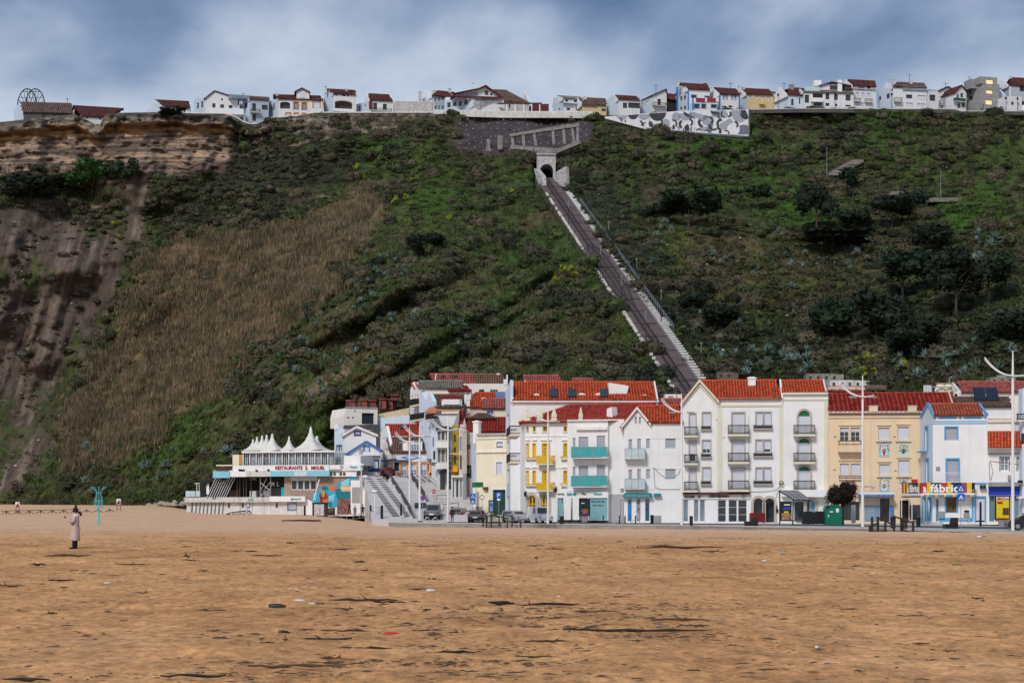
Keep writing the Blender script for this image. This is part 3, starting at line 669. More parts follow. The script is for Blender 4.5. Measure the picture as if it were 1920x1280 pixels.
def tree(name,px,py,wpx,hpx,label,cat,m='pine',trunk=.25,seed=0,n=1100,Y=None,group=None,lobes=10,base=None,dY=-1.2,leaf=.085):
    """px,py = foot; wpx,hpx = size in the photograph"""
    p = hill_pt(px,py) if Y is None else P(px,py,Y)
    if base is not None: p.z = base
    s = p.y/F;W_,H_ = wpx*s,hpx*s;root = empty(name,p+Vector((0,dY,0)),label=label,cat=cat,group=group)
    cr = crown_mesh(seed,n,leaf,lobes);th = H_*trunk
    cr.v = [(x*W_*.62,y*W_*.62,th+(H_-th)*.5+z*(H_-th)*.62) for x,y,z in cr.v];cr.build('crown',leafm[m],root)
    t = MB();r = random.Random(seed);tr = max(.10,H_*.03)
    t.tube([(0,0,-.6),(r.uniform(-.1,.1),0,th*.6),(r.uniform(-.2,.2),0,th+(H_-th)*.6)],tr,7,tr*.3)
    for k in range(5):
        a = r.uniform(0,6.28);z0 = th*.8+(H_-th)*.1*k;t.tube([(0,0,z0),(math.cos(a)*W_*.2,math.sin(a)*W_*.2,z0+(H_-th)*.2),(math.cos(a)*W_*.36,math.sin(a)*W_*.36,z0+(H_-th)*.38)],tr*.45,5,tr*.15)
    t.build('trunk',leafm['bark'],root)
    return root
for i,(px,py,wd,hh,lab,m) in enumerate([
    (1290,425,95,62,'wide dark round-topped pine standing left of the others on the right slope','pine'),
    (1245,420,60,42,'low dark bush at the left foot of the wide dark pine','dark'),
    (1420,392,46,42,'small dark bushy pine between the wide pine and the stepped path','pine'),
    (1530,440,62,90,'tall dark leaning pine with bare lower branches below the stepped path','dark'),
    (1598,372,46,52,'dark rounded pine right beside the stepped path','pine'),
    (1600,440,62,46,'dark spreading pine below the paved lookout','pine'),
    (1670,425,66,55,'dark pair-crowned pine right of the tall leaning pine','dark'),
    (1720,400,36,40,'small dark pine by the little fenced platform','pine'),
    (1560,470,120,36,'low dark thicket under the leaning pine','dark'),
    (1745,470,70,50,'dark bush cluster right below the lookout','dark'),
    (1690,560,90,90,'large dark pine in the middle of the shadowy right slope','pine'),
    (1790,600,90,120,'tallest dark pine on the lower right slope','dark'),
    (1850,570,70,90,'dark pine near the right edge of the slope','pine'),
    (1640,640,100,90,'dark spreading tree low on the right slope','dark'),
    (1560,630,66,70,'dark rounded tree left of the spreading tree low on the slope','pine'),
    (1720,672,90,70,'dark wide bush above the yellow fennel','dark'),
    (1350,620,60,50,'dark shrub beside the lower funicular bank','dark'),
    (1880,650,80,60,'dark broad shrub above the tiled roofs at right','dark'),
    (1300,590,50,44,'dark shrub touching the funicular staircase','dark'),
    (800,480,60,40,'dark rounded bush left of the bright grass patch','dark'),
    (60,380,90,50,'dark green bush under the banded cliff at far left','dark'),
    (175,360,90,62,'bright leafy green shrub on the ledge under the banded cliff','fennelg'),
    (235,345,50,42,'dark green shrub at the top of the bare earth chute','pine'),
    (1390,250,30,40,'dark creeping shrub at the end of the mural wall','dark'),
    (330,222,50,18,'dark windblown shrub on the cliff edge by the old stone house','dark')]):
    if m == 'fennelg': leafm['fennelg'] = mat('leaf_bright',(.035,.09,.018),noise=.4,nscale=1.5)
    tree('pine_tree' if 'pine' in lab else 'shrub',px,py,wd*1.2,hh*1.15,lab,'pine tree' if 'pine' in lab else 'shrub',m,.28 if 'pine' in lab else .06,40+i,1900 if wd > 55 else 1100)
_r = random.Random(21);_fm = []
for i in range(3):
    mb = crown_mesh(60+i,150,.14,5);me = bpy.data.meshes.new('fennel_bush');me.from_pydata(mb.v,[],mb.f);me.materials.append(leafm['fennel']);_fm.append(me)
for (x0,y0,x1,y1),n,where in [((735,340,785,390),9,'on the green upper spur'),((655,300,690,345),5,'by the top of the reed bank'),((1165,276,1195,290),3,'below the left end of the mural'),((1590,668,1700,720),15,'above the cream house roof'),((1040,500,1110,560),7,'left of the funicular'),((820,400,860,420),3,'in the middle of the spur'),((215,420,230,460),3,'beside the bare earth chute'),((945,360,985,380),3,'near the tunnel mouth')]:
    for i in range(n):
        px,py = _r.uniform(x0,x1),_r.uniform(y0,y1);o = bpy.data.objects.new('fennel_bush',_r.choice(_fm));COL.objects.link(o)
        o.location = hill_pt(px,py)+Vector((0,-.8,.4));k = _r.uniform(.7,1.5);o.scale = (k,k,k*.8);o.rotation_euler = (0,0,_r.uniform(0,6))
        tag(o,'%s yellow-green fennel clump, %s %s, %s' % ('small' if k < 1 else 'big','upper' if py < (y0+y1)/2 else 'lower','left' if px < (x0+x1)/2 else 'right',where),'bush','yellow-green fennel '+where)
# ------------------------------------------------------------------ buildings
class Bld:
    def __init__(s,name,label,cat,pxa,Ya,pxb=None,Yb=None,bz=0,group=None):
        pxb = pxa+10 if pxb is None else pxb;Yb = Ya if Yb is None else Yb
        a = Vector(((pxa-CX)*Ya/F,Ya));b = Vector(((pxb-CX)*Yb/F,Yb));u = (b-a).normalized()
        s.root = empty(name,(a.x,a.y,bz),math.atan2(u.y,u.x),label=label,cat=cat,group=group)
        s.M = wm(s.root);s.inv = s.M.inverted();s.bz = bz
        s.f = Fac(s,pxa,Ya,pxb,Yb)
class Fac:
    def __init__(s,b,pxa,Ya,pxb,Yb):
        s.b = b;s.a = Vector(((pxa-CX)*Ya/F,Ya));e = Vector(((pxb-CX)*Yb/F,Yb));s.u = (e-s.a).normalized();s.n = Vector((-s.u.y,s.u.x));s.w = (e-s.a).length
        s.M = Matrix.Translation((s.a.x,s.a.y,b.bz)) @ Matrix.Rotation(math.atan2(s.u.y,s.u.x),4,'Z')
        s.rel = b.inv @ s.M;s.holes = []
    def L(s,px,py,dd=0):
        r = Vector(((px-CX)/F,1));t = (dd+s.a.dot(s.n))/r.dot(s.n);q = r*t-s.a
        return (q.dot(s.u),CZ+(H-py)/F*t-s.b.bz)
    def rect(s,x0,y0,x1,y1,dd=0):
        cx = (x0+x1)/2;cy = (y0+y1)/2
        return s.L(x0,cy,dd)[0],s.L(cx,y1,dd)[1],s.L(x1,cy,dd)[0],s.L(cx,y0,dd)[1]   # u0, z0, u1, z1
    def put(s,mb,name,m,par=None,**k):
        if par is None: return mb.build(name,m,s.b.root,M=s.rel,**k)
        return mb.build(name,m,par,**k)
    def wall(s,outline,m,D=8,name='wall',d0=0,holes=True,raw=False,zb=None):
        o = outline if raw else [s.L(x,y,d0) for x,y in outline]
        if zb is not None: o = [(u,zb if z < zb+.9 else z) for u,z in o]
        mb = MB();mb.prism(o,d0,d0+D,[(h,r) for h,r in s.holes] if holes else ())
        if holes: s.holes = []
        return s.put(mb,name,m)
    def box(s,x0,y0,x1,y1,d0,d1,m,name='trim',par=None,dd=None):
        u0,z0,u1,z1 = s.rect(x0,y0,x1,y1,d0 if dd is None else dd);mb = MB();mb.box(u0,d0,z0,u1,d1,z1);return s.put(mb,name,m,par)
    def win(s,x0,y0,x1,y1,k='blind',fr=None,sur=None,sw=.12,sill=None,arch=0,nx=1,ny=1,frac=1,rec=.16,pm=None,bm=None,name='window',hole=True,ft=.05,ar=None):
        u0,z0,u1,z1 = s.rect(x0,y0,x1,y1);fr = fr or frame_w;pm = pm or glass;bm = bm or blind
        def shp(g):
            a,b,c,d = u0+g,z0+g,u1-g,z1-g
            if not arch: return [(a,b),(c,b),(c,d),(a,d)]
            r = (c-a)/2;h = min(r,d-b-.1)*arch;o = [(a,b),(c,b)]
            for i in range(9):
                t = math.pi*i/8;o.append(((a+c)/2+math.cos(t)*r,d-h+math.sin(t)*h))
            return o
        if hole: s.holes.append((shp(0),rec+.25))
        else: rec = -.04
        mb = MB();mb.prism(shp(.002),rec,rec+.06,[(shp(ft),.06)],back=False)
        for i in range(1,nx): x = u0+(u1-u0)*i/nx;mb.box(x-ft*.45,rec-.01,z0+ft,x+ft*.45,rec+.04,z1-ft-(0 if not arch else .05))
        for i in range(1,ny): z = z0+(z1-z0)*i/ny;mb.box(u0+ft,rec-.006,z-ft*.35,u1-ft,rec+.034,z+ft*.35)
        w = s.put(mb,name,fr)
        mb = MB();mb.prism(shp(.012),rec+.062,rec+.09);mb.build('pane',pm,w)
        if k in ('blind','half') or frac < 1:
            fz = .55 if k == 'half' and frac == 1 else frac;zt = z1-ft;zb = z0+ft if fz >= 1 else z1-(z1-z0)*fz
            if k != 'glass':
                mb = MB();
                if arch: mb.box(u0+ft,rec-.025,zb,u1-ft,rec-.012,z1-(u1-u0)/2*arch)
                else: mb.box(u0+ft*.6,rec-.025,zb,u1-ft*.6,rec-.012,zt)
                mb.build('blind',bm,w)
        if sur:
            mb = MB();g = -sw;a = shp(g)
            if not arch: a = [(u0-sw,z0),(u1+sw,z0),(u1+sw,z1+sw),(u0-sw,z1+sw)]
            else: a[0] = (u0-sw,z0);a[1] = (u1+sw,z0)
            i_ = shp(.0);pr = [(u0-sw,z0)]+[(u0,z0)]+list(reversed(i_[2:]))[0:]+[(u1,z0),(u1+sw,z0)]+a[2:] if True else None
            mb.prism(pr,-.05,.01);mb.build('surround',sur,w)
        if sill: mb = MB();mb.box(u0-sw-.06,-.14,z0-.1,u1+sw+.06,.08,z0);mb.build('sill',sill,w)
        if ar:
            mb = MB();r = (u1-u0)/2-ft;h = r*arch
            o = [((u0+u1)/2+math.cos(math.pi*i/8)*r,z1-ft-h+math.sin(math.pi*i/8)*h) for i in range(9)];mb.prism(o,rec-.04,rec-.02);mb.build('fanlight',ar,w)
        return w
    def balc(s,x0,y0,x1,y1,ys=None,kind='bars',m=None,d=.8,slab=None,pitch=.13,sm=None,n=4):
        u0,z0,u1,z1 = s.rect(x0,y0,x1,y1,-d);m = m or iron;ys = ys or y1+3;zs = s.rect(x0,y0,x1,ys,-d)[1]
        mb = MB();mb.box(u0-.03,-d,zs,u1+.03,0,z0);b = s.put(mb,'balcony',sm or trimc)
        if kind in ('bars','fancy'):
            mb = MB()
            for z,t in ((z1-.04,.05),(z0+.10,.035)): mb.box(u0,-d,z-t,u1,-d+.05,z+t);mb.box(u0,-d+.05,z-t,u0+.05,0,z+t);mb.box(u1-.05,-d+.05,z-t,u1,0,z+t)
            k = max(2,round((u1-u0)/pitch))
            for i in range(k+1): x = u0+.02+(u1-u0-.04)*i/k;mb.box(x-.02,-d+.0,z0,x+.02,-d+.04,z1-.04)
            for i in range(1,round(d/pitch)): y = -d+i*pitch;mb.box(u0+.005,y-.013,z0,u0+.03,y+.013,z1-.04);mb.box(u1-.03,y-.013,z0,u1-.005,y+.013,z1-.04)
            if kind == 'fancy': mb.box(u0+.05,-d+.04,z0+.1,u1-.05,-d+.05,z1-.15)
            mb.build('railing',m,b)
        elif kind == 'glass':
            for i in range(n):
                mb = MB();a,c = u0+(u1-u0)*i/n,u0+(u1-u0)*(i+1)/n;mb.box(a+.02,-d,z0-.1,c-.02,-d+.03,z1-.05);mb.build('glass_panel',m,b)
            mb = MB();mb.box(u0,-d-.01,z1-.05,u1,-d+.04,z1)
            for i in range(n+1): x = u0+(u1-u0)*i/n;mb.box(x-.02,-d-.02,z0-.15,x+.02,-d+.045,z1-.05)
            mb.build('handrail',steel,b)
            for x in (u0,u1): mb = MB();mb.box(x-.015,-d+.05,z0-.1,x+.015,0,z1-.05);mb.build('glass_panel',m,b)
        elif kind == 'solid':
            mb = MB();mb.box(u0,-d,z0,u1,-d+.1,z1);mb.box(u0,-d+.1,z0,u0+.1,0,z1);mb.box(u1-.1,-d+.1,z0,u1,0,z1);mb.build('parapet',m,b)
        return b
    def planter(s,x0,y0,x1,y1):
        u0,z0,u1,z1 = s.rect(x0,y0,x1,y1,-.3);mb = MB();mb.box(u0,-.32,z1-.09,u1,-.28,z1-.02);mb.box(u0,-.32,z0+.1,u1,-.28,z0+.14)
        k = round((u1-u0)/.11)
        for i in range(k+1): x = u0+(u1-u0)*i/k;mb.box(x-.012,-.315,z0+.1,x+.012,-.29,z1-.03)
        o = s.put(mb,'window_rail',iron);mb = MB();mb.box(u0+.05,-.27,z0+.12,u1-.05,-.03,z1-.12);mb.build('flower_box',mat('dark_planter',(.03,.045,.04)),o)
        mb = MB();mb.box(u0-.03,-.34,z0-.02,u1+.03,0,z0+.09);mb.build('ledge',trimst,o)
    def text(s,txt,x0,y0,x1,y1,m,dd=-.08,bold=.0,par=None,name='lettering'):
        u0,z0,u1,z1 = s.rect(x0,y0,x1,y1,dd)
        return text(par or s.b.root,None if par else s.rel,txt,((u0+u1)/2,dd,(z0+z1)/2),u1-u0,z1-z0,m,name,bold=bold)
    def poly(s,pts,d0,d1,m,name='panel',par=None):
        mb = MB();mb.prism([s.L(x,y,d0) for x,y in pts],d0,d1);return s.put(mb,name,m,par)
    def W(s,px,py,dd): u,z = s.L(px,py,dd);return s.M @ Vector((u,dd,z))
    def roof(s,xe0,xe1,ye,xr0,xr1,yr,hue='red',de=-.3,dr=4,pitch=.34,row=.42,back=True,gable=None,D=None,cap=None,gm=None,amp=.10):
        """pitched roof with its ridge along the facade: eave at depth de, ridge at depth dr"""
        a,b,c,d = s.W(xe0,ye,de),s.W(xe1,ye,de),s.W(xr1,yr,dr),s.W(xr0,yr,dr)
        za = (a.z+b.z)/2;zc = (c.z+d.z)/2;a.z = b.z = za;c.z = d.z = zc
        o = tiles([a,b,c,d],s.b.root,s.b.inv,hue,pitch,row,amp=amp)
        n3 = Vector((s.n.x,s.n.y,0))
        if back:
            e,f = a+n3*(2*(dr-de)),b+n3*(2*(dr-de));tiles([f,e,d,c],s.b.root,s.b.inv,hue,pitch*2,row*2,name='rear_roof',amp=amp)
        # ridge tiles
        mb = MB();k = max(1,round((c-d).length/.5));mb.t = [];cc = TILE[hue]
        for i in range(k):
            p,q = d.lerp(c,i/k),d.lerp(c,(i+1)/k+.02/k);mb.tube([s.b.inv @ (p+Vector((0,0,.02))),s.b.inv @ (q+Vector((0,0,.05)))],.13,6)
            g = .75+.4*rnd.random();mb.t += [(cc[0]*g,cc[1]*g,cc[2]*g,1)]*12
        mb.build('ridge_tiles',tilem,s.b.root)
        if gable or cap:
            li = s.M.inverted();A,B,C_,D_ = (li @ p for p in (a,b,c,d))
            for (E,Rg,sg,on) in ((A,D_,-1,'l' in (gable or '')),(B,C_,1,'r' in (gable or ''))):
                if not on: continue
                mb = MB();x = E.x;t = .18;dz = .16 if cap else -.02;y2 = 2*Rg.y-E.y
                tri = [(E.y+.2,E.z-.6),(E.y,E.z+dz),(Rg.y,Rg.z+dz),(y2,E.z+dz),(y2-.2,E.z-.6)];vs = [Vector((x-t/2+sg*.05,y,z)) for y,z in tri]+[Vector((x+t/2+sg*.05,y,z)) for y,z in tri]
                mb.add(vs,[(0,1,2,3,4),(9,8,7,6,5)]+[(i,i+5,(i+1) % 5+5,(i+1) % 5) for i in range(5)]);s.put(mb,'gable_parapet',gm or white)
        return o
    def gable(s,xl,yl,xa,ya,xr,yr,D,hue='red',over=.25,verge=None,vw=.18,pitch=.34,row=.42,d0=0):
        """roof over a gable that faces the viewer; ridge runs back from the facade"""
        l,a,r = (s.L(*q,d0) for q in ((xl,yl),(xa,ya),(xr,yr)))
        T = lambda u,y,z: s.M @ Vector((u,y,z))
        for e,sg in ((l,-1),(r,1)):
            g = (a[1]-e[1])/(a[0]-e[0]) if abs(a[0]-e[0]) > .01 else 0;eu,ez = e[0]+sg*.2,e[1]+g*sg*.2
            p = [T(eu,d0-over,ez+.03),T(eu,d0+D,ez+.03),T(a[0],d0+D,a[1]+.03),T(a[0],d0-over,a[1]+.03)]
            if sg > 0: p = [p[1],p[0],p[3],p[2]]
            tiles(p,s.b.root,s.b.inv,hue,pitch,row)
            if verge:
                mb = MB();mb.prism([(eu,ez-.2),(a[0],a[1]-.2),(a[0],a[1]+.12),(eu,ez+.12)],d0-over-.09,d0-over-.005);s.put(mb,'verge_board',verge)
    def chimney(s,x0,y0,x1,y1,dd,m=None,cap=True,d=.7):
        u0,z0,u1,z1 = s.rect(x0,y0,x1,y1,dd);mb = MB();mb.box(u0,dd,z0-.8,u1,dd+d,z1-(.25 if cap else 0));c = s.put(mb,'chimney',m or white)
        if cap: mb = MB();mb.box(u0-.08,dd-.08,z1-.25,u1+.08,dd+d+.08,z1-.08);mb.box(u0+.1,dd+.1,z1-.08,u1-.1,dd+d-.1,z1);mb.build('chimney_cap',m or white,c)
def skylight(f,x0,y0,x1,y1,de,dr,ye,yr):
    """roof window lying on the slope between eave row ye and ridge row yr"""
    d = lambda y: de+(dr-de)*(ye-y)/(ye-yr)
    def q(x,y,o): u,z = f.L(x,y,d(y));return (u,d(y)-o*.6,z+o)
    def ring(k,o): return [q(x0+k,y1-k,o),q(x1-k,y1-k,o),q(x1-k,y0+k,o),q(x0+k,y0+k,o)]
    mb = MB();mb.add(ring(0,.22)+ring(0,-.1),[(0,1,2,3),(0,4,5,1),(1,5,6,2),(2,6,7,3),(3,7,4,0)]);fr = f.put(mb,'skylight',frame_d)
    mb = MB();mb.quad(*ring(1.3,.25));mb.build('pane',glass,fr)
YB = 204
# ---------- A: long white building behind, seen above the roofs
A = Bld('long_white_building','tall white building with long red roof, skylights and chimneys behind the yellow-windowed house','building',957,214,1232,214)
f = A.f
f.wall([(957,976),(1232,976),(1232,751),(957,751)],white,9)
f.roof(962,1232,750,960,1226,716.5,'red',dr=4.5,gable='lr',cap=1)
f.box(957,750.5,1236,753.5,-.35,.0,white,'cornice')
for x0,x1 in ((1031,1046),(1065,1080.6),(1125,1140)): skylight(f,x0,731.5,x1,747,-.3,4.5,750,716.5)
for x0,y0,x1 in ((1001.4,737.5,1010),(1085.7,736.5,1095.4),(1117.6,736.5,1129),(1204,739,1212)): f.chimney(x0,y0,x1,750,.9)
f.chimney(1113,732,1122,740,2.2)
f.poly([(1141,717),(1179,723),(1175,741),(1142,741)],1.2,4,white,'dormer')
s_ = Fac(A,948,229,957,214);A.s = s_
s_.win(951,776,954.5,801,fr=frame_n);s_.win(951,826,954.5,850,fr=frame_n);s_.win(951,880,955,905,fr=frame_n);s_.win(951,930,955,956,fr=frame_n)
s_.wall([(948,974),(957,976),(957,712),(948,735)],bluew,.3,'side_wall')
for y in (801,851): s_.balc(949.5,y,956,y+16,ys=y+19,d=1.1,kind='bars',m=black,pitch=.1)
# ---------- B: corner house with yellow windows, rounded on the left
B = Bld('yellow_windowed_house','white corner house with yellow window frames, yellow balconies and arched doors','building',984,210,1064,208)
f = B.f;f2 = Fac(B,975,214,984,210)
for y0,y1 in ((799.5,808.5),):
    for x0,x1,n in ((999.5,1004,1),(1018,1028,2),(1057.5,1062.5,1)): f.win(x0,y0,x1,y1,'glass',fr=frame_y,sur=frame_y,sw=.05,nx=n,ny=2,sill=white2)
for y0,y1 in ((831.5,857),(882.5,907)):
    f.win(986.5,y0,991,y1,fr=frame_y,sur=frame_y,sw=.07,k='blind',bm=frame_y,ny=3)
    f.win(999.5,y0,1004,y1,fr=frame_y,sur=frame_y,sw=.07,k='blind',bm=frame_y,ny=3)
    f.win(1017.5,y0,1030,y1,'glass',fr=frame_y,sur=frame_y,sw=.1,nx=2,ny=4,pm=glass_l,ft=.16)
    f.win(1057.5,y0,1062.8,y1,'glass',fr=frame_y,sur=frame_y,sw=.1,nx=1,ny=4,pm=glass_l,ft=.12)
    f.balc(1006,y1-3,1036,y1+11.5,ys=y1+14,m=frame_y,kind='fancy',pitch=.16)
    f.balc(1051,y1-2,1063.5,y1+1.5,ys=y1+4,m=frame_y,d=.35);f.balc(985,y1,1006,y1+2.5,ys=y1+4,m=frame_y,d=.3)
    for xa,xb in ((984.5,993),(997.5,1006),(1013,1034),(1053,1064)): f.box(xa,y0-8,xb,y0-6,-.16,0,white2,'lintel')
f.win(986.5,800,990.5,811,'glass',fr=frame_y,sur=frame_y,sw=.05,ny=2)
for x0,x1 in ((989.5,1005),(1014.5,1029)): f.win(x0,928.5,x1,976,'glass',fr=frame_y,sur=trimst,sw=.3,arch=1,nx=2,ny=3,ft=.16,name='arched_door')
f.wall([(984,978),(1064,978),(1064,788),(984,791)],white,9)
f2.wall([(975,977),(984,978),(984,791),(975,793)],white,.3,'corner_wall')
for y in (816.5,876,921): f.box(984,y,1064,y+1.6,-.08,0,white2,'string_course')
f.box(981,788.5,1064,792,-.35,0,white2,'cornice')
for x in (988,1012,1038,1088):
    u,z = f.L(x,789,-.2);mb = MB();k = 1 if x < 1080 else .8
    mb.lathe([(.5*k,0),(.5*k,.2),(.28*k,.28),(.36*k,.5),(.30*k,.8),(.16*k,1.1),(.2*k,1.15),(.03,1.6)],(u,-.05,z),4);f.put(mb,'finial',trimst if False else creaml,smooth=False)
# hipped roof shared with the teal-balcony house
a,b_,c,d = f.W(974,793,-.5),f.W(1180,786,-.5),f.W(1230,756,5.2),f.W(1070,757.5,5.2)
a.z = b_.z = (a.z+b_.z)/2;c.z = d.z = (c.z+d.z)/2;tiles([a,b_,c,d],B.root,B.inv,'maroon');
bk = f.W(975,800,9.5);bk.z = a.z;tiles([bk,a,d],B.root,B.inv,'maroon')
mb = MB();mb.tube([B.inv @ d,B.inv @ c],.14,6);mb.tube([B.inv @ a,B.inv @ d],.12,6);mb.t = [(.4,.1,.07,1)]*len(mb.v);mb.build('ridge_tiles',tilem,B.root)
for x,y in ((985,920),(1042,912)):
    u,z = f.L(x,y+6,-.4);mb = MB();mb.lathe([(.02,-.3),(.14,-.2),(.18,.15),(.05,.3)],(u,-.45,z),6);mb.box(u-.03,-.4,z+.3,u+.03,0,z+.36);f.put(mb,'wall_lantern',black)
# ---------- C: white house with teal glass balconies
Cb = Bld('teal_balcony_house','white three-storey house with two long teal glass balconies above a shop','building',1064,206.5,1140,205.5)
f = Cb.f
for y0,y1 in ((818.5,852),(872.5,906)):
    f.win(1074,y0+2,1079,y0+19,fr=frame_w,bm=blind_g);f.win(1085,y0,1103,y1,bm=blind_g,name='balcony_door',nx=1);f.win(1119,y0-2,1134.5,y1,bm=blind_g,name='balcony_door')
    f.balc(1071,y1-15,1138,y1+4,ys=y1+7,kind='glass',m=teal,d=1.1,n=5,sm=white)
f.win(1045.5,933,1056,973,'glass',fr=steel,name='shop_window') if False else None
f.wall([(1064,920),(1140,920),(1140,786.5),(1064,788)],white,9)
f.box(1080,800,1137.5,805.5,-.3,0,white2,'awning_box');f.box(1063.5,786,1170,788.5,-.25,0,trimst if False else white2,'cornice')
# its right-hand part
g = Fac(Cb,1140,206,1170,204.5);g.wall([(1140,979),(1170,979),(1170,786),(1140,786)],white,8,'wall')
g.poly([(1140.2,979),(1170,979),(1170,926),(1140.2,926)],-.03,0,mat('grey_base_render',(.40,.40,.43),noise=.06,streak=.1),'base_panel')
g.win(1163.5,937,1169.3,976,'glass',fr=frame_g,hole=False,pm=mat('dark_green_door',(.02,.06,.05)),name='door')
g.box(1163,915,1169,921,-.12,0,greyr,'vent_box')
g.poly([(1137,786),(1149,786),(1146.5,762.5),(1138,766)],.6,1.6,white,'gable_parapet')
# shop front below: projects a little
g = Fac(Cb,1044,206.8,1140,204.9)
aqua = mat('aqua_shop_vinyl',(.22,.42,.46),rough=.3,noise=.06)
sh = [(1045.5,1056),(1057.5,1070),(1073.5,1086),(1104,1139)]
for i,(x0,x1) in enumerate(sh): g.win(x0,933,x1,974,'glass',fr=steel,name='shop_window',pm=aqua if i in (0,3) else glass_l,rec=.1,ft=.05)
g.win(1088.5,933,1102.5,976,'glass',fr=steel,name='shop_door',nx=2,rec=.25)
g.wall([(1044,978.5),(1140,978.5),(1140,920.5),(1044,920.5)],white,1.2,'shop_front')
g.poly([(1057,978),(1140,978),(1140,975),(1057,975)],-.05,-.002,black,'plinth')
tq = mat('turquoise_lettering',(.03,.40,.42),noise=0);nv = mat('black_lettering',(.02,.02,.02),noise=0)
g.text('Bom Peixe',1046,923.5,1058,927.5,nv,-.05);g.text('Estúdio Natal',1063,922.5,1080,928.5,tq,-.05,.02);g.text('Pão',1091,923,1099,927.5,nv,-.05);g.text('Gelataria',1113,923,1129,927.5,tq,-.05,.02)
g.text('GELO',1053,935,1068,943,frame_d,.08);g.text('MENU DO DIA',1108,938,1134,941,frame_d,.09) ;g.text('peixe fresco',1111,945,1131,948,frame_d,.09)
# ---------- D: white house with a small gable and pale glass balconies
D_ = Bld('small_gabled_house','white house with small left gable, red roof and two short pale glass balconies','building',1170,203.5,1280,203)
f = D_.f
for x0,x1 in ((1190,1194.4),(1198,1202.3)): f.win(x0,781,x1,794.5,bm=blind_g)
for y0,dy in ((822,0),(879,0)):
    f.win(1178.7,y0+1,1185.5,y0+30,bm=blind_g);f.win(1195,y0,1201.7,y0+32,bm=blind_g,name='balcony_door');f.win(1211.6,y0,1218.6,y0+18.5,bm=blind_g);f.win(1247.7,y0-1,1266.6,y0+18.5,bm=blind_g,k='blind',nx=2)
    f.balc(1171.5,y0+18,1209.5,y0+35,ys=y0+38,kind='glass',m=icegl,d=.9,n=3,sm=white2)
for x0,x1 in ((1177,1184.7),(1193.4,1201),(1209.7,1218)):
    w_ = f.win(x0,934,x1,977,'glass',fr=frame_w,ny=4,name='shop_door',pm=glass_l)
pc = [mat('poster_blue',(.02,.22,.55),noise=.4,nscale=2),mat('poster_mixed',(.35,.30,.38),noise=.8,nscale=3),mat('poster_dark_teal',(.05,.12,.18),noise=.8,nscale=3)]
for (x0,x1),m in zip(((1177.8,1184),(1194.2,1200.4),(1210.6,1217.2)),pc): f.box(x0,944,x1,974,.1,.13,m,'door_poster')
f.wall([(1170,979.5),(1280,979.5),(1280,791),(1216.5,791),(1194.4,765),(1170,795)],white,8)
f.gable(1168,797,1194.4,764,1217,791.5,8,'red',verge=white2)
f.roof(1214,1280,791,1196,1280,761,'red',dr=4,back=True)
for y in (821,878,916): f.box(1218 if y < 900 else 1216,y-.6,1279.5,y+.6,-.04,0,white2,'string_course')
f.box(1225,966,1240,979,-.03,0,concrete,'stone_base')
aw = mat('teal_awning',(.02,.22,.28),rough=.6);
f.poly([(1167,931.5),(1223.5,931.5),(1221.5,923.8),(1170.3,923.8)],-.6,-.05,aw,'awning');f.text('café bar  gelados',1172,927.5,1217,930.5,frame_w,-.63)
f.box(1225.5,924.5,1239,929.5,-.5,-.05,aw,'awning')
# sagging cable on the wall
def cable(par,f,pts,dd=-.05,r=.02,name='cable',m=None):
    mb = MB();q = [f.L(x,y,dd) for x,y in pts];mb.tube([(u,dd,z) for u,z in q],r,4);return f.put(mb,name,m or rope)
cable(D_,f,[(1226,876),(1238,889),(1250,897),(1262,896),(1272,888),(1277,878)]);cable(D_,f,[(1226,876),(1227.5,900),(1228,913),(1240,917),(1279,917)])
# ---------- E: the big white building
E = Bld('big_white_building','largest white apartment building with iron balconies, tall gable and green-topped arched windows','building',1280,203,1553,201.5)
f = E.f
for y0 in (775,827,878):
    f.win(1292.7,y0,1304.3,y0+38,name='balcony_door',sur=trimst,sw=.12,bm=blind,frac=1 if y0 != 827 else .62,k='blind')
    f.balc(1282.5,y0+24.5,1308,y0+41,ys=y0+44.5)
    f.win(1317.4,y0-2,1332,y0+22,sur=trimst,nx=2,fr=frame_w,sw=.12,frac=1 if y0 != 827 else .7);f.planter(1314,y0+22.5,1333.5,y0+30.5)
for i,y0 in enumerate((773.5,825.5,877.5)):
    f.win(1373,y0,1395.5,y0+39,name='balcony_door',sur=trimst,sw=.16,nx=1);f.balc(1365,y0+23,1404,y0+40,ys=y0+44)
    for x0,x1 in ((1417.5,1429.6),(1432.6,1445)): f.win(x0,y0-1,x1,y0+22,sur=trimst,sw=.12,fr=frame_w,frac=1 if i != 1 else (.9 if x0 < 1420 else .75))
    f.planter(1412.5,y0+22.5,1448.5,y0+30.5)
    f.win(1497,y0-4.5,1519,y0+39,name='balcony_door',sur=trimst,sw=.22,arch=1 if i < 1 else .8,ar=frame_g,frac=1,k='blind' if i != 1 else 'blind');f.balc(1488.5,y0+23,1528,y0+40,ys=y0+44)
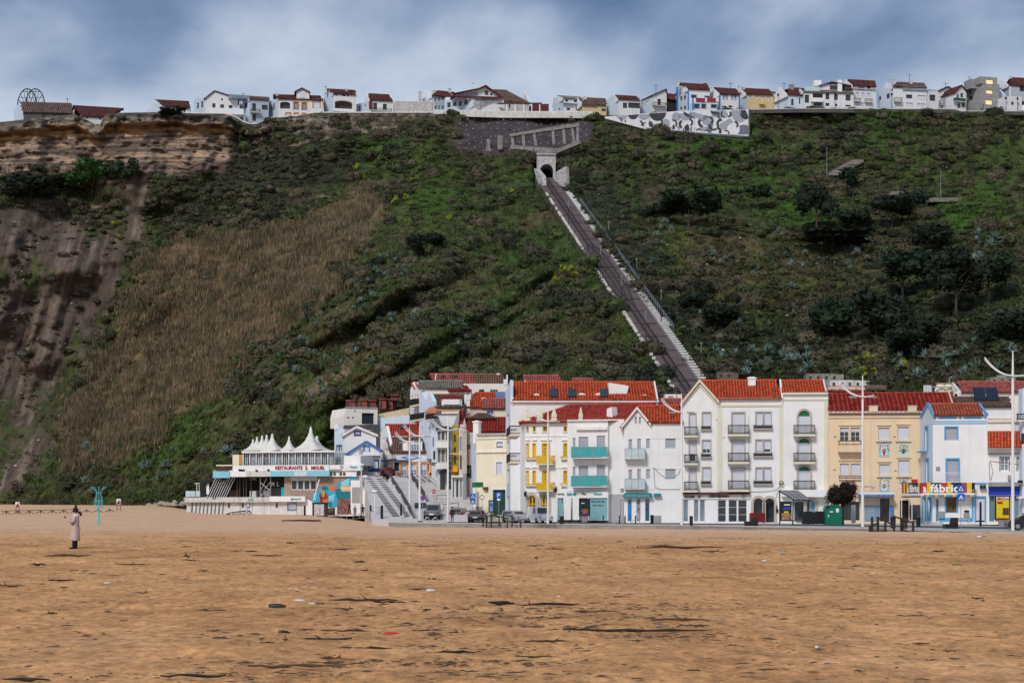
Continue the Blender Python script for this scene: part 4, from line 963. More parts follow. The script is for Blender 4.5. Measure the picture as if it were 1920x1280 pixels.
# ground floor openings
for x0,x1 in ((1281,1290.5),(1301,1310),(1312,1322)): f.win(x0,936.5,x1,977.5,'glass',fr=frame_w,name='shop_window',pm=glass_l,rec=.1)
for x0,x1 in ((1346,1361.5),(1366,1382),(1384,1400.5)): f.win(x0,937,x1,978,'glass',fr=frame_w,name='shop_window',rec=.1,ny=3)
for x0,x1 in ((1413,1430.8),(1434,1452)): f.win(x0,933.5,x1,979,'glass',fr=frame_d,name='arched_opening',arch=1,rec=.9,sur=trimst,sw=.3,ny=2)
f.win(1493,940,1507,979,'glass',fr=frame_d,name='shop_door',rec=.8);f.win(1512,936,1529,979,'glass',fr=frame_w,arch=.8,sur=trimst,sw=.3,name='arched_shop_window',pm=mat('sky_blue_pane',(.22,.34,.48),rough=.2),nx=2,rec=.3)
f.wall([(1280,980.5),(1553,981),(1553,737),(1467.5,737),(1467.5,747),(1343.6,747),(1311.5,716),(1280,752)],white,9.5)
f.gable(1279,754,1311.7,713,1345,750,9,'red',over=.3,verge=trimc)
f.box(1277,980,1280,979,0,.1,white) if False else None
for (x0,y0,x1,y1) in ((1279,757,1312,717.5),(1312,717.5,1344,752)):
    u0,z0 = f.L(x0,y0+4,-.12);u1,z1 = f.L(x1,y1+4,-.12);mb = MB();mb.prism([(u0,z0-.12),(u1,z1-.12),(u1,z1+.22),(u0,z0+.22)],-.14,0);f.put(mb,'gable_moulding',trimc)
f.roof(1340,1466,747,1311.5,1456,713.5,'red',dr=4.3,gable='r',cap=1)
f.roof(1466,1548,735,1463.5,1545,713.5,'red',dr=4.5,gable='r',cap=1,gm=bluew,de=.6)
f.box(1342.5,745.5,1467.3,748.8,-.32,0,trimc,'cornice');f.box(1343.6,758,1467.3,761.5,-.1,0,trimc,'string_course')
f.box(1467.6,735.5,1553,739,-.3,0,trimc,'cornice');f.box(1467.6,747.5,1553,750,-.1,0,trimc,'string_course')
for x0,x1,y0 in ((1345,1354,762),(1461.5,1468,762),(1545.5,1552.8,750.5)): f.box(x0,y0,x1,922 if x0 < 1500 else 918,-.05,0,trimc,'pilaster')
f.chimney(1402.5,706,1417,720,2.8,d=.9)
f.poly([(1280,926.2),(1406,926.2),(1406,935),(1280,935)],-.12,-.002,white2,'fascia');f.box(1280,922.6,1406,926,-.5,0,mat('dark_red_canopy',(.10,.012,.015)),'canopy')
f.text('CERVEJARIA',1328.5,927.2,1367.5,933.6,nv,-.15,.045);f.text('TASCA DO MAR',1269+13,928,1302,933.4,nv,-.15,.03) ;f.text('GALO',1309,927.3,1314.5,933.2,nv,-.15)
mb = MB();u,z = f.L(1394,930.4,-.15);
for k in range(5): a = k*1.257;mb.lathe([(.09,0),(.09,.04)],(u+.16*math.cos(a),-.15,z+.16*math.sin(a)),6)
f.put(mb,'crest',nv)
f.poly([(1466.5,930.5),(1557,931.5),(1557,917),(1466.5,919)],-1.1,-.001,white,'overhang_band')
f.box(1553.5,784,1556.3,916,-.16,-.02,frame_g,'downpipe')
cable(E,f,[(1349,921),(1400,922),(1440,921),(1456,918),(1462,912),(1468,906)]);cable(E,f,[(1464,915),(1457,925),(1456.5,933)]);cable(E,f,[(1404,780),(1404.5,920)],r=.012)
u,z = f.L(1465,905,-.3);mb = MB();mb.tube([(u+.25*math.cos(a/8*6.28),-.3+.05*math.sin(a*1.7),z+.22*math.sin(a/8*6.28)) for a in range(26)],.045,5);f.put(mb,'cable_coil',rope)
f.box(1455,953,1459,960.5,-.15,0,black,'wall_box');f.box(1455,948,1457.5,951.5,-.1,0,black,'wall_box')
f.box(1343,786,1344.5,787.5,-.08,0,black,'camera_box');f.box(1357,818.5,1358,821,-.08,0,black,'camera_box')
# ---------- F: cream building
Fb = Bld('cream_building','cream coloured three-storey building with a long red roof and painted flower panels','building',1553.5,200.5,1728,199.5)
f = Fb.f
for x0,x1 in ((1575,1591.7),(1595.5,1612.5)):
    f.win(x0,801,x1,826,k='blind',frac=.3,fr=frame_w,nx=2,ny=3,sur=cream,sw=.1);f.win(x0,868.5,x1,892,sur=cream,sw=.1)
f.balc(1572.5,833,1615,845.5,ys=847,kind='solid',m=cream,sm=cream,d=.9);f.balc(1573,825.5,1615,834,ys=835,kind='bars',d=.9,sm=cream,pitch=.7)
f.balc(1573,891,1615,897.5,ys=899,kind='bars',d=.25,sm=cream,pitch=.8,m=mat('purple_grey_rail',(.16,.12,.17)))
for x0,y0,x1,y1 in ((1646.7,801,1667.5,825),(1683,799.5,1704,825),(1648,869.5,1667.5,891.5),(1684,862,1705,891.5)):
    f.win(x0,y0,x1,y1,sur=cream,sw=.08);f.box(x0-4,y1,x1+4,y1+2.4,-.22,0,cream,'sill');f.box(x0-3,y0-5.5,x1+3,y0-3.8,-.15,0,cream,'lintel')
f.box(1572,795.5,1616,797.3,-.15,0,cream,'lintel');f.box(1572,861.5,1616,863.3,-.15,0,cream,'lintel')
pb = mat('pale_blue_panel',(.32,.55,.60),noise=.05);pgc = mat('pale_green_panel',(.55,.66,.58),noise=.05);pw = mat('panel_white',(.80,.80,.76),noise=.02);pr_ = mat('painted_red',(.40,.03,.05),noise=0);po_ = mat('painted_orange',(.65,.22,.02),noise=0);pk = mat('painted_black',(.03,.03,.04),noise=0);pg2 = mat('painted_olive',(.13,.14,.03),noise=0)
def flower(f,cx,cy,w,h,bg,style):
    pn = f.box(cx-w/2,cy-h/2,cx+w/2,cy+h/2,-.03,-.002,bg,'flower_panel')
    sc = 16.9
    o = [f.L(cx+math.cos(a/16*6.283)*w*.34,cy+math.sin(a/16*6.283)*h*.42*(1 if style != 1 else 1),-.04) for a in range(16)]
    if style != 1: mb = MB();mb.prism(o,-.045,-.031);f.put(mb,'painted_medallion',pw)
    mb = MB();u,z = f.L(cx,cy+h*.28,-.05)
    rr = random.Random(int(cx));
    for k in range(7):
        a = R(-70+k*23);L_ = .55+.15*(k % 2);x,zz = u+math.sin(a)*L_*.75,z+.1+math.cos(a)*L_*1.25
        mb.prism([(u-.02,z),(u+.02,z),(x+.02,zz),(x-.02,zz)],-.055,-.047)
        mb.prism([((u+x)/2-.09,(z+zz)/2),((u+x)/2,(z+zz)/2-.05),((u+x)/2+.09,(z+zz)/2+.02),((u+x)/2,(z+zz)/2+.06)],-.058,-.048)
    f.put(mb,'painted_stems',pk if style != 2 else pg2)
    mb = MB()
    for k in range(7 if style != 0 else 11):
        a = R(-70+k*(23 if style else 14));L_ = .62+.18*((k*7) % 3)/2;x,zz = u+math.sin(a)*L_*.75,z+.1+math.cos(a)*L_*1.25;q = .07 if style == 0 else .1
        mb.prism([(x+q*math.cos(t/6*6.283),zz+q*math.sin(t/6*6.283)) for t in range(6)],-.066,-.058)
    if style == 0: mb.prism([(u-.16,z+.12),(u+.16,z+.12),(u+.06,z-.22),(u-.06,z-.22)],-.066,-.058)
    f.put(mb,'painted_flowers',pr_ if style == 0 else po_)
flower(f,1657.7,842.5,20.5,27,pb,0);flower(f,1694,842.5,20.5,27,pgc,1);flower(f,1658,908.5,20,26,pb,2);flower(f,1694.5,905,20,20,pgc,1)
for x in (1630,1703): f.box(x,761,x+16,771.5,-.45,.35,cream,'parapet_block');f.box(x-1,759.8,x+17,761.2,-.5,.4,white_old,'block_cap')
bsh = mat('blue_grey_base',(.20,.28,.40),noise=.1);
f.win(1650,934,1668,977,'glass',fr=frame_d,name='shop_door',rec=.5,nx=2);f.win(1687.5,937.5,1703.7,980,'glass',fr=black,name='dark_door',rec=.3,nx=2,pm=mat('dark_wood_door',(.02,.012,.01)))
f.win(1577,940,1612,975,'glass',fr=frame_d,name='shop_window',rec=.5,nx=3);f.win(1706,946,1726,974,'blind',fr=frame_d,bm=mat('dark_grey_shutter',(.06,.065,.08)),name='shutter',rec=.1)
f.wall([(1553.5,981),(1728,981.5),(1728,772),(1553.5,772)],cream,9)
f.box(1621,947,1649.5,977,-.04,0,bsh,'painted_base');f.box(1668.5,947,1676,977,-.04,0,bsh,'painted_base');f.box(1666.5,938,1678,976,-.3,-.05,mat('blue_menu_board',(.08,.2,.45),noise=.3,nscale=5),'menu_board') if False else None
f.box(1669.5,948,1675.5,974,-.25,-.05,mat('blue_menu_board',(.08,.2,.45),noise=.4,nscale=5),'menu_board')
for k in range(7): f.box(1624,951+k*3.2,1640,952.2+k*3.2,-.055,-.041,mat('chalk_blue',(.32,.42,.55),noise=0),'menu_line')
f.roof(1553.5,1790,773,1553.5,1786,737.5,'dark',dr=4.8,pitch=.5,row=.34,gable='r',cap=1,gm=trimst)
f.box(1553.5,770.5,1728,774,-.4,0,white_old,'cornice');f.box(1553.5,779.5,1728,783,-.12,0,cream,'string_course');f.box(1629.5,774,1632,922,-.06,0,cream,'pilaster')
f.poly([(1609,931),(1678,931),(1674,923),(1613,923)],-1.3,-.02,mat('blue_awning',(.03,.13,.42),rough=.6),'awning');f.box(1612,922.6,1677,926.3,-1.32,-1.25,frame_w,'awning_strip')
f.text('DELTA   Marisqueira  café  snack-bar',1614,927.4,1672,930,frame_w,-1.33)
cable(Fb,f,[(1613,912),(1630,911.5),(1640,913),(1634,918)]);f.box(1620,855+60-2,1623,918,-.15,0,black,'camera_box') if False else None
for x,y in ((1563,881),(1675,819),(1677,883),(1564,819)): cable(Fb,f,[(x,y),(x+2,y-1.2),(x+4,y)],r=.03)
# ---------- G: white and blue house
G = Bld('blue_trimmed_house','white house with sky blue frieze and window frames above the striped shop sign','building',1749,192.3,1851,191.5)
f = G.f;side = Fac(G,1725.5,199.2,1749,192.3)
f.win(1773,801,1794.5,824.5,sur=skyblue,sw=.14,bm=blind_g,fr=skyblue);f.win(1775.5,861,1797,904,sur=skyblue,sw=.16,fr=skyblue,bm=blind_g,name='balcony_door')
f.win(1774,932,1794,961,'glass',fr=skyblue,sur=skyblue,sw=.14,name='shop_window',pm=mat('brown_poster_pane',(.20,.10,.035),noise=.8,nscale=4))
f.win(1829.5,932,1846.5,978.5,'blind',fr=skyblue,sur=skyblue,sw=.14,name='door',bm=mat('pale_door',(.58,.63,.70)),ny=1,frac=.93)
f.win(1752,935,1760,977,'glass',fr=skyblue,name='shop_door',pm=glass_l)
f.wall([(1749,982),(1851,982.5),(1851,778),(1749,778)],bluew if False else white,6.8)
for y0,y1 in ((776.5,779),(788.7,790.6),(792.6,794.6)): f.box(1749,y0,1851.5 if y0 < 780 else 1851,y1,-.2 if y0 < 780 else -.03,0,skyblue,'blue_band')
for x0,x1 in ((1760,1793),(1807.5,1840)): f.box(x0,781,x1,785,-.03,0,skyblue,'frieze_panel')
for x in (1753,1800.5,1847.5): f.poly([(x-2.5,783),(x,786),(x+2.5,783),(x,780)],-.03,0,skyblue,'frieze_diamond')
f.box(1828,904.5,1853,907.7,-.05,0,skyblue,'blue_band');f.box(1761,970,1825,977,-.05,0,skyblue,'blue_base');f.box(1822,930,1825.5,970,-.05,0,skyblue,'blue_pilaster')
side.win(1734.5,801,1740.5,846,sur=skyblue,sw=.2,fr=skyblue,bm=blind_g,name='balcony_door');side.win(1736,861,1741.5,903,sur=skyblue,sw=.2,fr=skyblue,bm=blind_g)
side.win(1731,932,1736,976,'glass',fr=skyblue,sur=skyblue,sw=.25);side.win(1740,932,1745,976,'glass',fr=skyblue,sur=skyblue,sw=.25)
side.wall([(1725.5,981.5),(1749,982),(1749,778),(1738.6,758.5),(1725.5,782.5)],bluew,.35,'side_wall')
u,z = side.L(1731,848,0);mb = MB();mb.box(u-1.2,-.5,z,u+2.4,-.02,z+.14);side.put(mb,'balcony',skyblue)
f.roof(1749,1844,777,1742.5,1833,757.5,'brick',dr=3.4,gable='',row=.4)
for (x0,y0),(x1,y1) in (((1725.3,783.5),(1738.6,759)),((1738.6,759),(1749,779))):
    a = side.L(x0,y0,-.1);b_ = side.L(x1,y1,-.1);mb = MB();mb.prism([(a[0],a[1]-.05),(b_[0],b_[1]-.05),(b_[0],b_[1]+.3),(a[0],a[1]+.3)],-.12,.02);side.put(mb,'verge_board',skyblue)
a = f.W(1851,777,-.3);b_ = f.W(1836.5,757,3.4);mb = MB();mb.tube([G.inv @ a,G.inv @ b_],.16,5);mb.build('verge_board',skyblue,G.root)
mb = MB();u0,z0,u1,z1 = f.rect(1773,885,1799,904,-.3)
for i in range(13): x = u0+(u1-u0)*i/12;mb.box(x-.015,-.32,z0,x+.015,-.29,z1)
mb.box(u0,-.33,z1-.04,u1,-.28,z1);mb.box(u0,-.33,z0,u1,-.0,z0+.08);f.put(mb,'door_railing',frame_w)
f.box(1755,874.5,1762.5,882,-.06,0,greyr,'wall_grille')
for x0 in (1838,1844): f.box(x0,909,x0+4.5,915.5,-.5,-.02,black,'air_conditioner')
f.box(1760,958,1771,971,-.25,-.06,steel,'meter_box');f.box(1808,956,1817,960,-.12,-.05,black,'wall_slot');f.box(1806.5,961.5,1818,969,-.12,-.05,greyr,'wall_slot')
# striped shop sign, front and angled side
def striped_sign():
    hs = [(.45,.03,.03),(.70,.50,.02),(.02,.025,.12),(.02,.025,.12),(.50,.04,.03),(.70,.50,.02),(.02,.02,.03),(.02,.03,.12),(.45,.05,.02),(.70,.5,.02),(.015,.015,.015)]
    xs = [1728,1738,1745,1756,1766,1777,1783,1793,1803,1813,1822,1828]
    hue = [0,1,2,3,4,5,7,6,8,9,10]
    b0 = f.box(1728,904.5,1828,923.5,-.95,-.75,black,'shop_sign')
    for i in range(len(xs)-1): f.box(xs[i],904.5,xs[i+1],923.5,-1.0,-.951,mat('sign_stripe_%d' % hue[i],hs[hue[i]],noise=.05),'sign_stripe',None)
    f.text('a fábrica',1727,907,1809,922.5,pw,-1.03,.03);f.text('Nazaré',1815,916.5,1826,921,pw,-1.03)
    sd = Fac(G,1691,198.5,1727.5,191.6);hs2 = [0,9,0,9,7,7,10,2,10,2,9,0,4]
    for i in range(12):
        x0 = 1691+36.3*i/12;sd.box(x0,904.8,x0+36.3/12,924.5,-.12,.05,mat('sign_stripe_%d' % hs2[i],hs[hs2[i]],noise=.05),'sign_stripe',None)
    sd.text('a fábrica',1701,908,1722,922.5,pw,-.15,.03)
    sd.box(1690,925,1727,929.5,-.2,.1,frame_w,'awning_box')
    for i in range(16): x0 = 1690+36.5*i/16;sd.box(x0,929.5,x0+1.4,932,-.15,-.1,black,'awning_fringe')
    cs = [(.05,.25,.55),(.03,.35,.3),(.65,.5,.2),(.55,.08,.05)]
    f.box(1729,923.8,1828,927,-1.2,-.3,white2,'awning_box')
    for i in range(24): x0 = 1729+98.5*i/24;f.box(x0,927,x0+98.5/24,930.5,-1.2,-1.15,mat('bunting_%d' % (i*7 % 4),cs[i*7 % 4],noise=0),'awning_valance')
    for i in range(14): x0 = 1729+40*i/14;f.box(x0,978.6,x0+40/14,980.6,-1.3,-1.2,mat('bunting_%d' % (i*5 % 4),cs[i*5 % 4],noise=0),'painted_step')
    for x in (1690.5,1710):
        u,z = sd.L(x,930,-.1);mb = MB();mb.tube([(u,-.1,-sd.b.bz),(u,-.1,z)],.05,6);sd.put(mb,'awning_post',frame_w)
    f.box(1703+6,898,1721,905,2,2.2,mat('red_round_sign',(.5,.03,.04)),'red_sign')
striped_sign()
# ---------- H: white building with blue shop at the right, plus the houses behind it
Hb = Bld('white_shop_building','white building with short red tiled canopy above a bright blue shop front','building',1851,191,1935,190)
f = Hb.f
for x0,x1 in ((1875.5,1891.5),(1907.5,1922)): f.win(x0,857.5,x1,882.5,'glass',fr=frame_w,sur=frame_d,sw=.08,nx=2,ny=2,ft=.1,pm=glass_l)
f.win(1903,790,1916,822,'half',fr=frame_w)
tealp = mat('teal_shop_glass',(.12,.25,.30),rough=.2,noise=.2)
for x0,x1 in ((1855,1864),(1866,1893),(1895,1914)): f.win(x0,929,x1,977,'glass',fr=mat('blue_shop_frame',(.02,.08,.45)),pm=tealp,name='shop_window',rec=.3)
f.wall([(1851,983),(1935,983),(1935,788),(1851,788)],white,8)
f.box(1853.5,912,1935,927.5,-.3,0,mat('blue_fascia',(.01,.045,.48),rough=.4,noise=.05),'fascia');f.box(1853.5,903.5,1935,911.5,-.9,0,greyr,'canopy')
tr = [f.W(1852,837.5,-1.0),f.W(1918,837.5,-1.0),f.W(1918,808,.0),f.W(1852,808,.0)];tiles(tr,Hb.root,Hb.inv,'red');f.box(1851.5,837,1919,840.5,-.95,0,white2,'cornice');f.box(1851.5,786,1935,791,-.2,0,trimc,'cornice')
f.box(1852,849,1935,851,-.1,0,greyr,'string_course')
cable(Hb,f,[(1855,869),(1857,864),(1880,867),(1915,871)]);cable(Hb,f,[(1855,869),(1856,900)]);cable(Hb,f,[(1857,865),(1862,885),(1857,901)])
for x,y in ((1890,890),(1914,890)): f.box(x,y,x+5,y+10,-.5,0,greyr,'air_conditioner')
S1 = Bld('solar_roof_house','white house with two dark solar panels tilted on its small tiled roof','house',1790,205,1897,205)
f = S1.f;f.wall([(1790,980),(1897,980),(1897,761),(1790,761)],white,7)
f.roof(1795,1898,761,1789,1891,745,'brown',dr=3.2,gable='lr');f.box(1840,784,1897.5,788,-.3,0,trimst,'cornice')
for x0,x1 in ((1826,1848),(1849.5,1872)):
    u0,z0,u1,z1 = f.rect(x0,725,x1,750,1.8);mb = MB();vs = [(u0,1.4,z0),(u1,1.4,z0),(u1,2.5,z1),(u0,2.5,z1)];lo = [(x,y+.1,z-.05) for x,y,z in vs]
    mb.add(vs+lo,[(0,1,2,3),(0,4,5,1),(1,5,6,2),(2,6,7,3),(3,7,4,0),(7,6,5,4)]);o = f.put(mb,'solar_panel',mat('solar_cell',(.008,.014,.035),rough=.12,noise=.4,nscale=2,spec=.7))
    mb = MB();mb.tube([(u0,2.5,z1),(u0,3.1,z0)],.03,5);mb.tube([(u1,2.5,z1),(u1,3.1,z0)],.03,5);mb.build('panel_stand',steel,o)
f.box(1789,757,1791.5,745,.2,.5,trimst,'parapet') if False else None
S2 = Bld('upper_red_roof_house','white house with a long red tiled roof behind the solar panels at the right edge','house',1790,214,1930,214)
f = S2.f;f.wall([(1790,970),(1930,970),(1930,734),(1790,734)],white2,7);f.roof(1802,1930,734,1795,1930,716,'pink',dr=3.5,gable='l');f.win(1868,742,1880,752,'glass')
S3 = Bld('edge_blue_white_house','narrow pale blue-white building end cut by the right edge of the photo','building',1917,189,1945,189)
f = S3.f;f.win(1917,812,1930,832,'glass',fr=frame_d);f.balc(1909,780-5,1930,787,ys=790,d=.7,kind='bars')
f.wall([(1917,984),(1945,984),(1945,722),(1917,728)],bluew,1.5)
f.box(1911,930,1945,934,-1,0,frame_w,'awning_box');f.box(1910,900,1918,905,-.4,0,black,'lamp_box')
S4 = Bld('rooftop_terrace_house','rooftop terrace with pipes and water tanks between the cream house roof and the solar panels','house',1735,214,1795,214)
f = S4.f;f.wall([(1735,960),(1795,960),(1795,738),(1735,738)],white_old,5)
for k in range(5): f.box(1732+k*3,722,1734+k*3,738,0,.15,frame_w,'vent_pipe')
f.box(1746,724,1786,726,0,.2,steel,'canopy_beam');f.box(1746,725,1748,738,0,.2,steel,'canopy_post');f.box(1784,725,1786,738,0,.2,steel,'canopy_post')
for x in (1764,1778):
    u,z = f.L(x,738,1);mb = MB();mb.lathe([(.7,0),(.75,.4),(.55,1.0),(.45,1.15),(.7,1.25)],(u,1,z),10);f.put(mb,'water_tank',creaml)
u,z = f.L(1780,724,1);mb = MB();mb.tube([(u,1,z-.5),(u,1,z+1),(u+.3,1,z+1.1)],.06,6);f.put(mb,'flue_pipe',steel)
S5 = Bld('low_terrace_roof_house','low faded tiled roof with white boxes between small gabled house and big white building','house',1232,216,1284,216)
f = S5.f;f.wall([(1232,960),(1284,960),(1284,762),(1232,762)],white,5);f.roof(1232,1284,762,1236,1284,748,'pink',dr=3);f.box(1247,738.7,1268,750,3,5,white,'roof_box');f.box(1253,742,1262,749,2.95,3,greyr,'vent');f.box(1270,739,1278,752,3.2,4.4,white2,'roof_box')
# ------------------------------------------------------------------ old town on the left, climbing the foot of the slope
def simple(name,label,cat,x0,Y0,x1,Y1,top,bot=None,m=white,D=6,wins=(),wk={},roof=None,group=None,wall=None):
    b = Bld(name,label,cat,x0,Y0,x1,Y1,group=group);f = b.f;zt = bot if bot else 945+7140/Y0
    for w_ in wins:
        o = dict(wk);
        if len(w_) > 4: o.update(w_[4])
        f.win(*w_[:4],**o)
    f.wall(wall or [(x0,zt),(x1,zt),(x1,top),(x0,top)],m,D)
    if roof: f.roof(*roof[0],**roof[1])
    return b
# lower blue-edged gable house
T1 = Bld('blue_edged_gable_house','small white gable house with blue roof edges, blue door and navy base','house',652,255,713,255.3,bz=4)
f = T1.f
f.win(682.5,836.5,692,846.5,fr=frame_b,sur=frame_b,sw=.14);f.win(682,863,691.5,884,'glass',fr=frame_b,sur=frame_n,sw=.18,pm=mat('pale_door',(.58,.63,.70)),name='door',frac=1);f.win(698.8,863,708.5,876.5,fr=frame_w,sur=frame_n,sw=.2);f.win(670,863,674.5,872,fr=frame_w,sur=frame_n,sw=.15)
f.wall([(652,892),(713,892),(713,843),(687,829),(652,849)],white,5)
f.gable(651,850,687,827.3,714,843.5,5,'maroon',over=.2,verge=frame_b)
f.box(666,854,713,856,-.3,0,iron,'ledge');f.box(673,842,680,850.5,-.06,0,mat('printed_plaque',(.45,.42,.42),noise=.7,nscale=8),'plaque');f.box(692.5,877,712.5,884,-.06,0,mat('navy_base',(.02,.055,.16)),'painted_base');f.box(694,867,697,871.5,-.12,0,black,'mail_box')
T1b = Bld('upper_gable_house','white gable house with one blue-framed window behind the blue-edged gable house','house',646,262,705,262.4,bz=6)
f = T1b.f;f.win(665.5,808.5,675,817.5,'half',fr=frame_b,sur=frame_n,sw=.14);f.wall([(637+9,880),(705,880),(705,815),(668.7,801),(646,812)],white,5);f.gable(643,815,668.7,799.5,706,815,5,'maroon',over=.25,verge=white)
T1c = simple('blue_shaded_block','tall narrow pale blue block at the left end of the old town','building',627,264,646,262,804,885,bluew,6,[(632,835,635.5,845,dict(sur=frame_n,sw=.12)),(637,835,640.5,845,dict(sur=frame_n,sw=.12))])
T1c.f.box(626,795,634,805,-.1,.8,white,'chimney')
# orange-edged shop house
T2 = Bld('orange_edged_shop','small shop house with orange edges, blue diamond decorations and three white doors','shop',734,254,809,254,bz=5)
f = T2.f;T2s = Fac(T2,713,262.5,734,254)
f.win(738.5,865.5,748.5,882.5,'glass',fr=skyblue,sur=mat('pale_surround',(.6,.62,.68)),sw=.12,name='shop_window',pm=mat('plum_display',(.06,.03,.05),noise=.6))
for x0 in (752.5,771,789.5):
    d_ = f.win(x0,867.5,x0+9.7,890.5,'glass',fr=frame_w,sur=frame_o,sw=.22,nx=2,ny=4,pm=mat('pale_door_panel',(.60,.63,.68)),name='double_door')
    for yy in (881,886): f.box(x0+1,yy,x0+4,yy+2.5,.1,.13,frame_b,'blue_inset',None);f.box(x0+5.7,yy,x0+8.7,yy+2.5,.1,.13,frame_b,'blue_inset',None)
f.win(801,868,805.5,884,'glass',fr=frame_w,pm=glass_l)
f.wall([(734,896),(809,896),(809,846),(734,846)],bluew,7)
for x0,y0,x1,y1 in ((734,848,736.5,891),(806,848,809,891),(734,885.5,751.5,891),(800,885.5,809,891),(735,850,808,851.5)): f.box(x0,y0,x1,y1,-.07,0,frame_o,'orange_edge')
for cx,w_,h_ in ((771,39,8),(739.5,5,9),(804,5,9)):
    f.poly([(cx-w_/2,857),(cx,857+h_/2),(cx+w_/2,857),(cx,857-h_/2)],-.08,-.01,frame_b,'blue_diamond');k = .62;f.poly([(cx-w_/2*k,857),(cx,857+h_/2*k),(cx+w_/2*k,857),(cx,857-h_/2*k)],-.1,-.081,bluew,'diamond_field')
    f.poly([(cx-1.2,857),(cx,858.2),(cx+1.2,857),(cx,855.8)],-.12,-.101,frame_y,'diamond_centre')
f.box(736,861.8,770,863.6,-.6,0,frame_n,'awning')
T2s.win(718.5,820,721,829,'glass');T2s.win(722,840,725,851,'glass');T2s.win(726.5,840,729.5,851,'glass')
T2s.wall([(713,893),(734,896),(734,848),(724,798),(713,810)],white,.4,'side_wall');T2s.box(714,861,733.5,863.5,-.8,0,frame_n,'side_awning')
f.roof(730,809,847,725,806,820,'brown',dr=3,back=False);f.roof(729,795,815.5,722,787,796,'maroon',de=3.2,dr=6.2)
mb = MB();u0,z0,u1,z1 = f.rect(729,815,795,824,3.1);mb.box(u0,3.2,z0,u1,3.5,z1);f.put(mb,'upper_wall',white)
skylight(f,750,799,763.5,805.5,3.2,6.2,815.5,796)
mb = MB();f.holes = [];u0,z0,u1,z1 = f.rect(755,822,791.5,846.5,-.1);mb.box(u0,-.1,z0,u1,2.6,z1);f.put(mb,'dormer',white)
f.box(766,831,785.5,844.5,-.14,-.101,frame_w,'dormer_window');
for k in range(4): f.box(767+k*4.7,832.3,770.7+k*4.7,843.5,-.16,-.141,glass_l,'pane')
for x0 in (764.3,785.7): f.box(x0,829,x0+1.6,845,-.17,-.102,frame_o,'orange_edge')
a,b_ = f.W(752,823,-.4),f.W(793,823,-.4);c,d = f.W(781,815,.9),f.W(771,815,.9);tiles([a,b_,c,d],T2.root,T2.inv,'old',pitch=.3)
a = f.W(809,847,-.3);
# garage building and the terraces above
T3 = Bld('garage_building','off-white garage building with a wide black door on the upper street','building',645,269,708,271,bz=10)
f = T3.f;f.win(678.5,774,701.5,795,'blind',fr=frame_d,bm=mat('black_garage_door',(.02,.03,.045)),rec=.3,name='garage_door')
for x0,x1 in ((651,655),(660,664)): f.win(x0,781.5,x1,784,'glass',fr=frame_d)
f.win(664.5,769,667,772.5,'glass',fr=frame_d);f.wall([(645,800),(708,799),(708,765),(649,765),(645,780)],creaml if False else white2,7);f.box(648,762.5,709,765,-.1,.2,concrete,'parapet')
for k in range(7): f.box(650+k*8.5,757,651+k*8.5,762.5,0,.12,blind_t,'fence_post')
f.box(649,758,709,759,.02,.1,blind_t,'fence_rail')
T3b = Bld('stepped_terrace_wall','pale blue retaining wall with a beige terrace and railing above it','wall',709,272,768,270,bz=8)
f = T3b.f;f.wall([(709,850),(768,850),(768,778),(720,783),(709,781)],bluew,2);f.poly([(709,783),(709,776),(759,766),(768,764),(768,780)],.8,1.3,mat('beige_terrace',(.58,.47,.30),noise=.15),'terrace_wall')
for x in (712,731,754): f.box(x,762,x+1,778,.9,1.0,iron,'railing_post')
mb = MB();q = [f.L(x,y,.95) for x,y in ((709,774),(731,771),(768,764))];mb.tube([(u,.95,z) for u,z in q],.06,4);f.put(mb,'handrail',iron)
shackc = [mat('rust_brick',(.30,.09,.05),noise=.3),mat('faded_red_sheet',(.24,.07,.07),noise=.35,streak=.3),mat('pale_sheet',(.50,.52,.50),noise=.3)]
for i,(x0,y0,x1,y1,m,D,lab) in enumerate([(649,751,665,766,1,3,'faded red shack at the left end above the garage'),(673,750,688,766,0,3,'orange brick shed above the garage'),(688,751,705,766,1,2.5,'dark open shed with a pale roof above the garage'),
        (711,748,724,766,0,3,'small red shed right of the dark open shed'),(724,749,737,768,0,3,'orange shed beside the white rooftop house'),(739,750,762,762,2,4,'low white rooftop house behind the terrace railing'),(733,741,768,750,1,5,'dark red sheet-roofed shed behind the tall white rowhouse')]):
    b = Bld('shed',lab,'shed',x0,276+i % 3,x1,276+i % 3,bz=12);b.f.wall([(x0,y1),(x1,y1),(x1,y0+2),(x0,y0)],shackc[m],D);u0,z0,u1,z1 = b.f.rect(x0-1,y0-1.5,x1+1,y0+.5);mb = MB();mb.box(u0,-.3,z0,u1,D+.2,z1);b.f.put(mb,'roof',shackc[(m+2) % 3] if i == 2 else shackc[1])
    b.f.box(x0+2,y0+4,x0+6,y1-3,-.04,0,frame_d,'door')
# asphalt apron in front of the garage
mb = MB();mb.quad(P(640,806,265),P(712,812,262),P(712,795,271),P(645,797,269));mb.build('upper_road',asphalt,kind='structure')
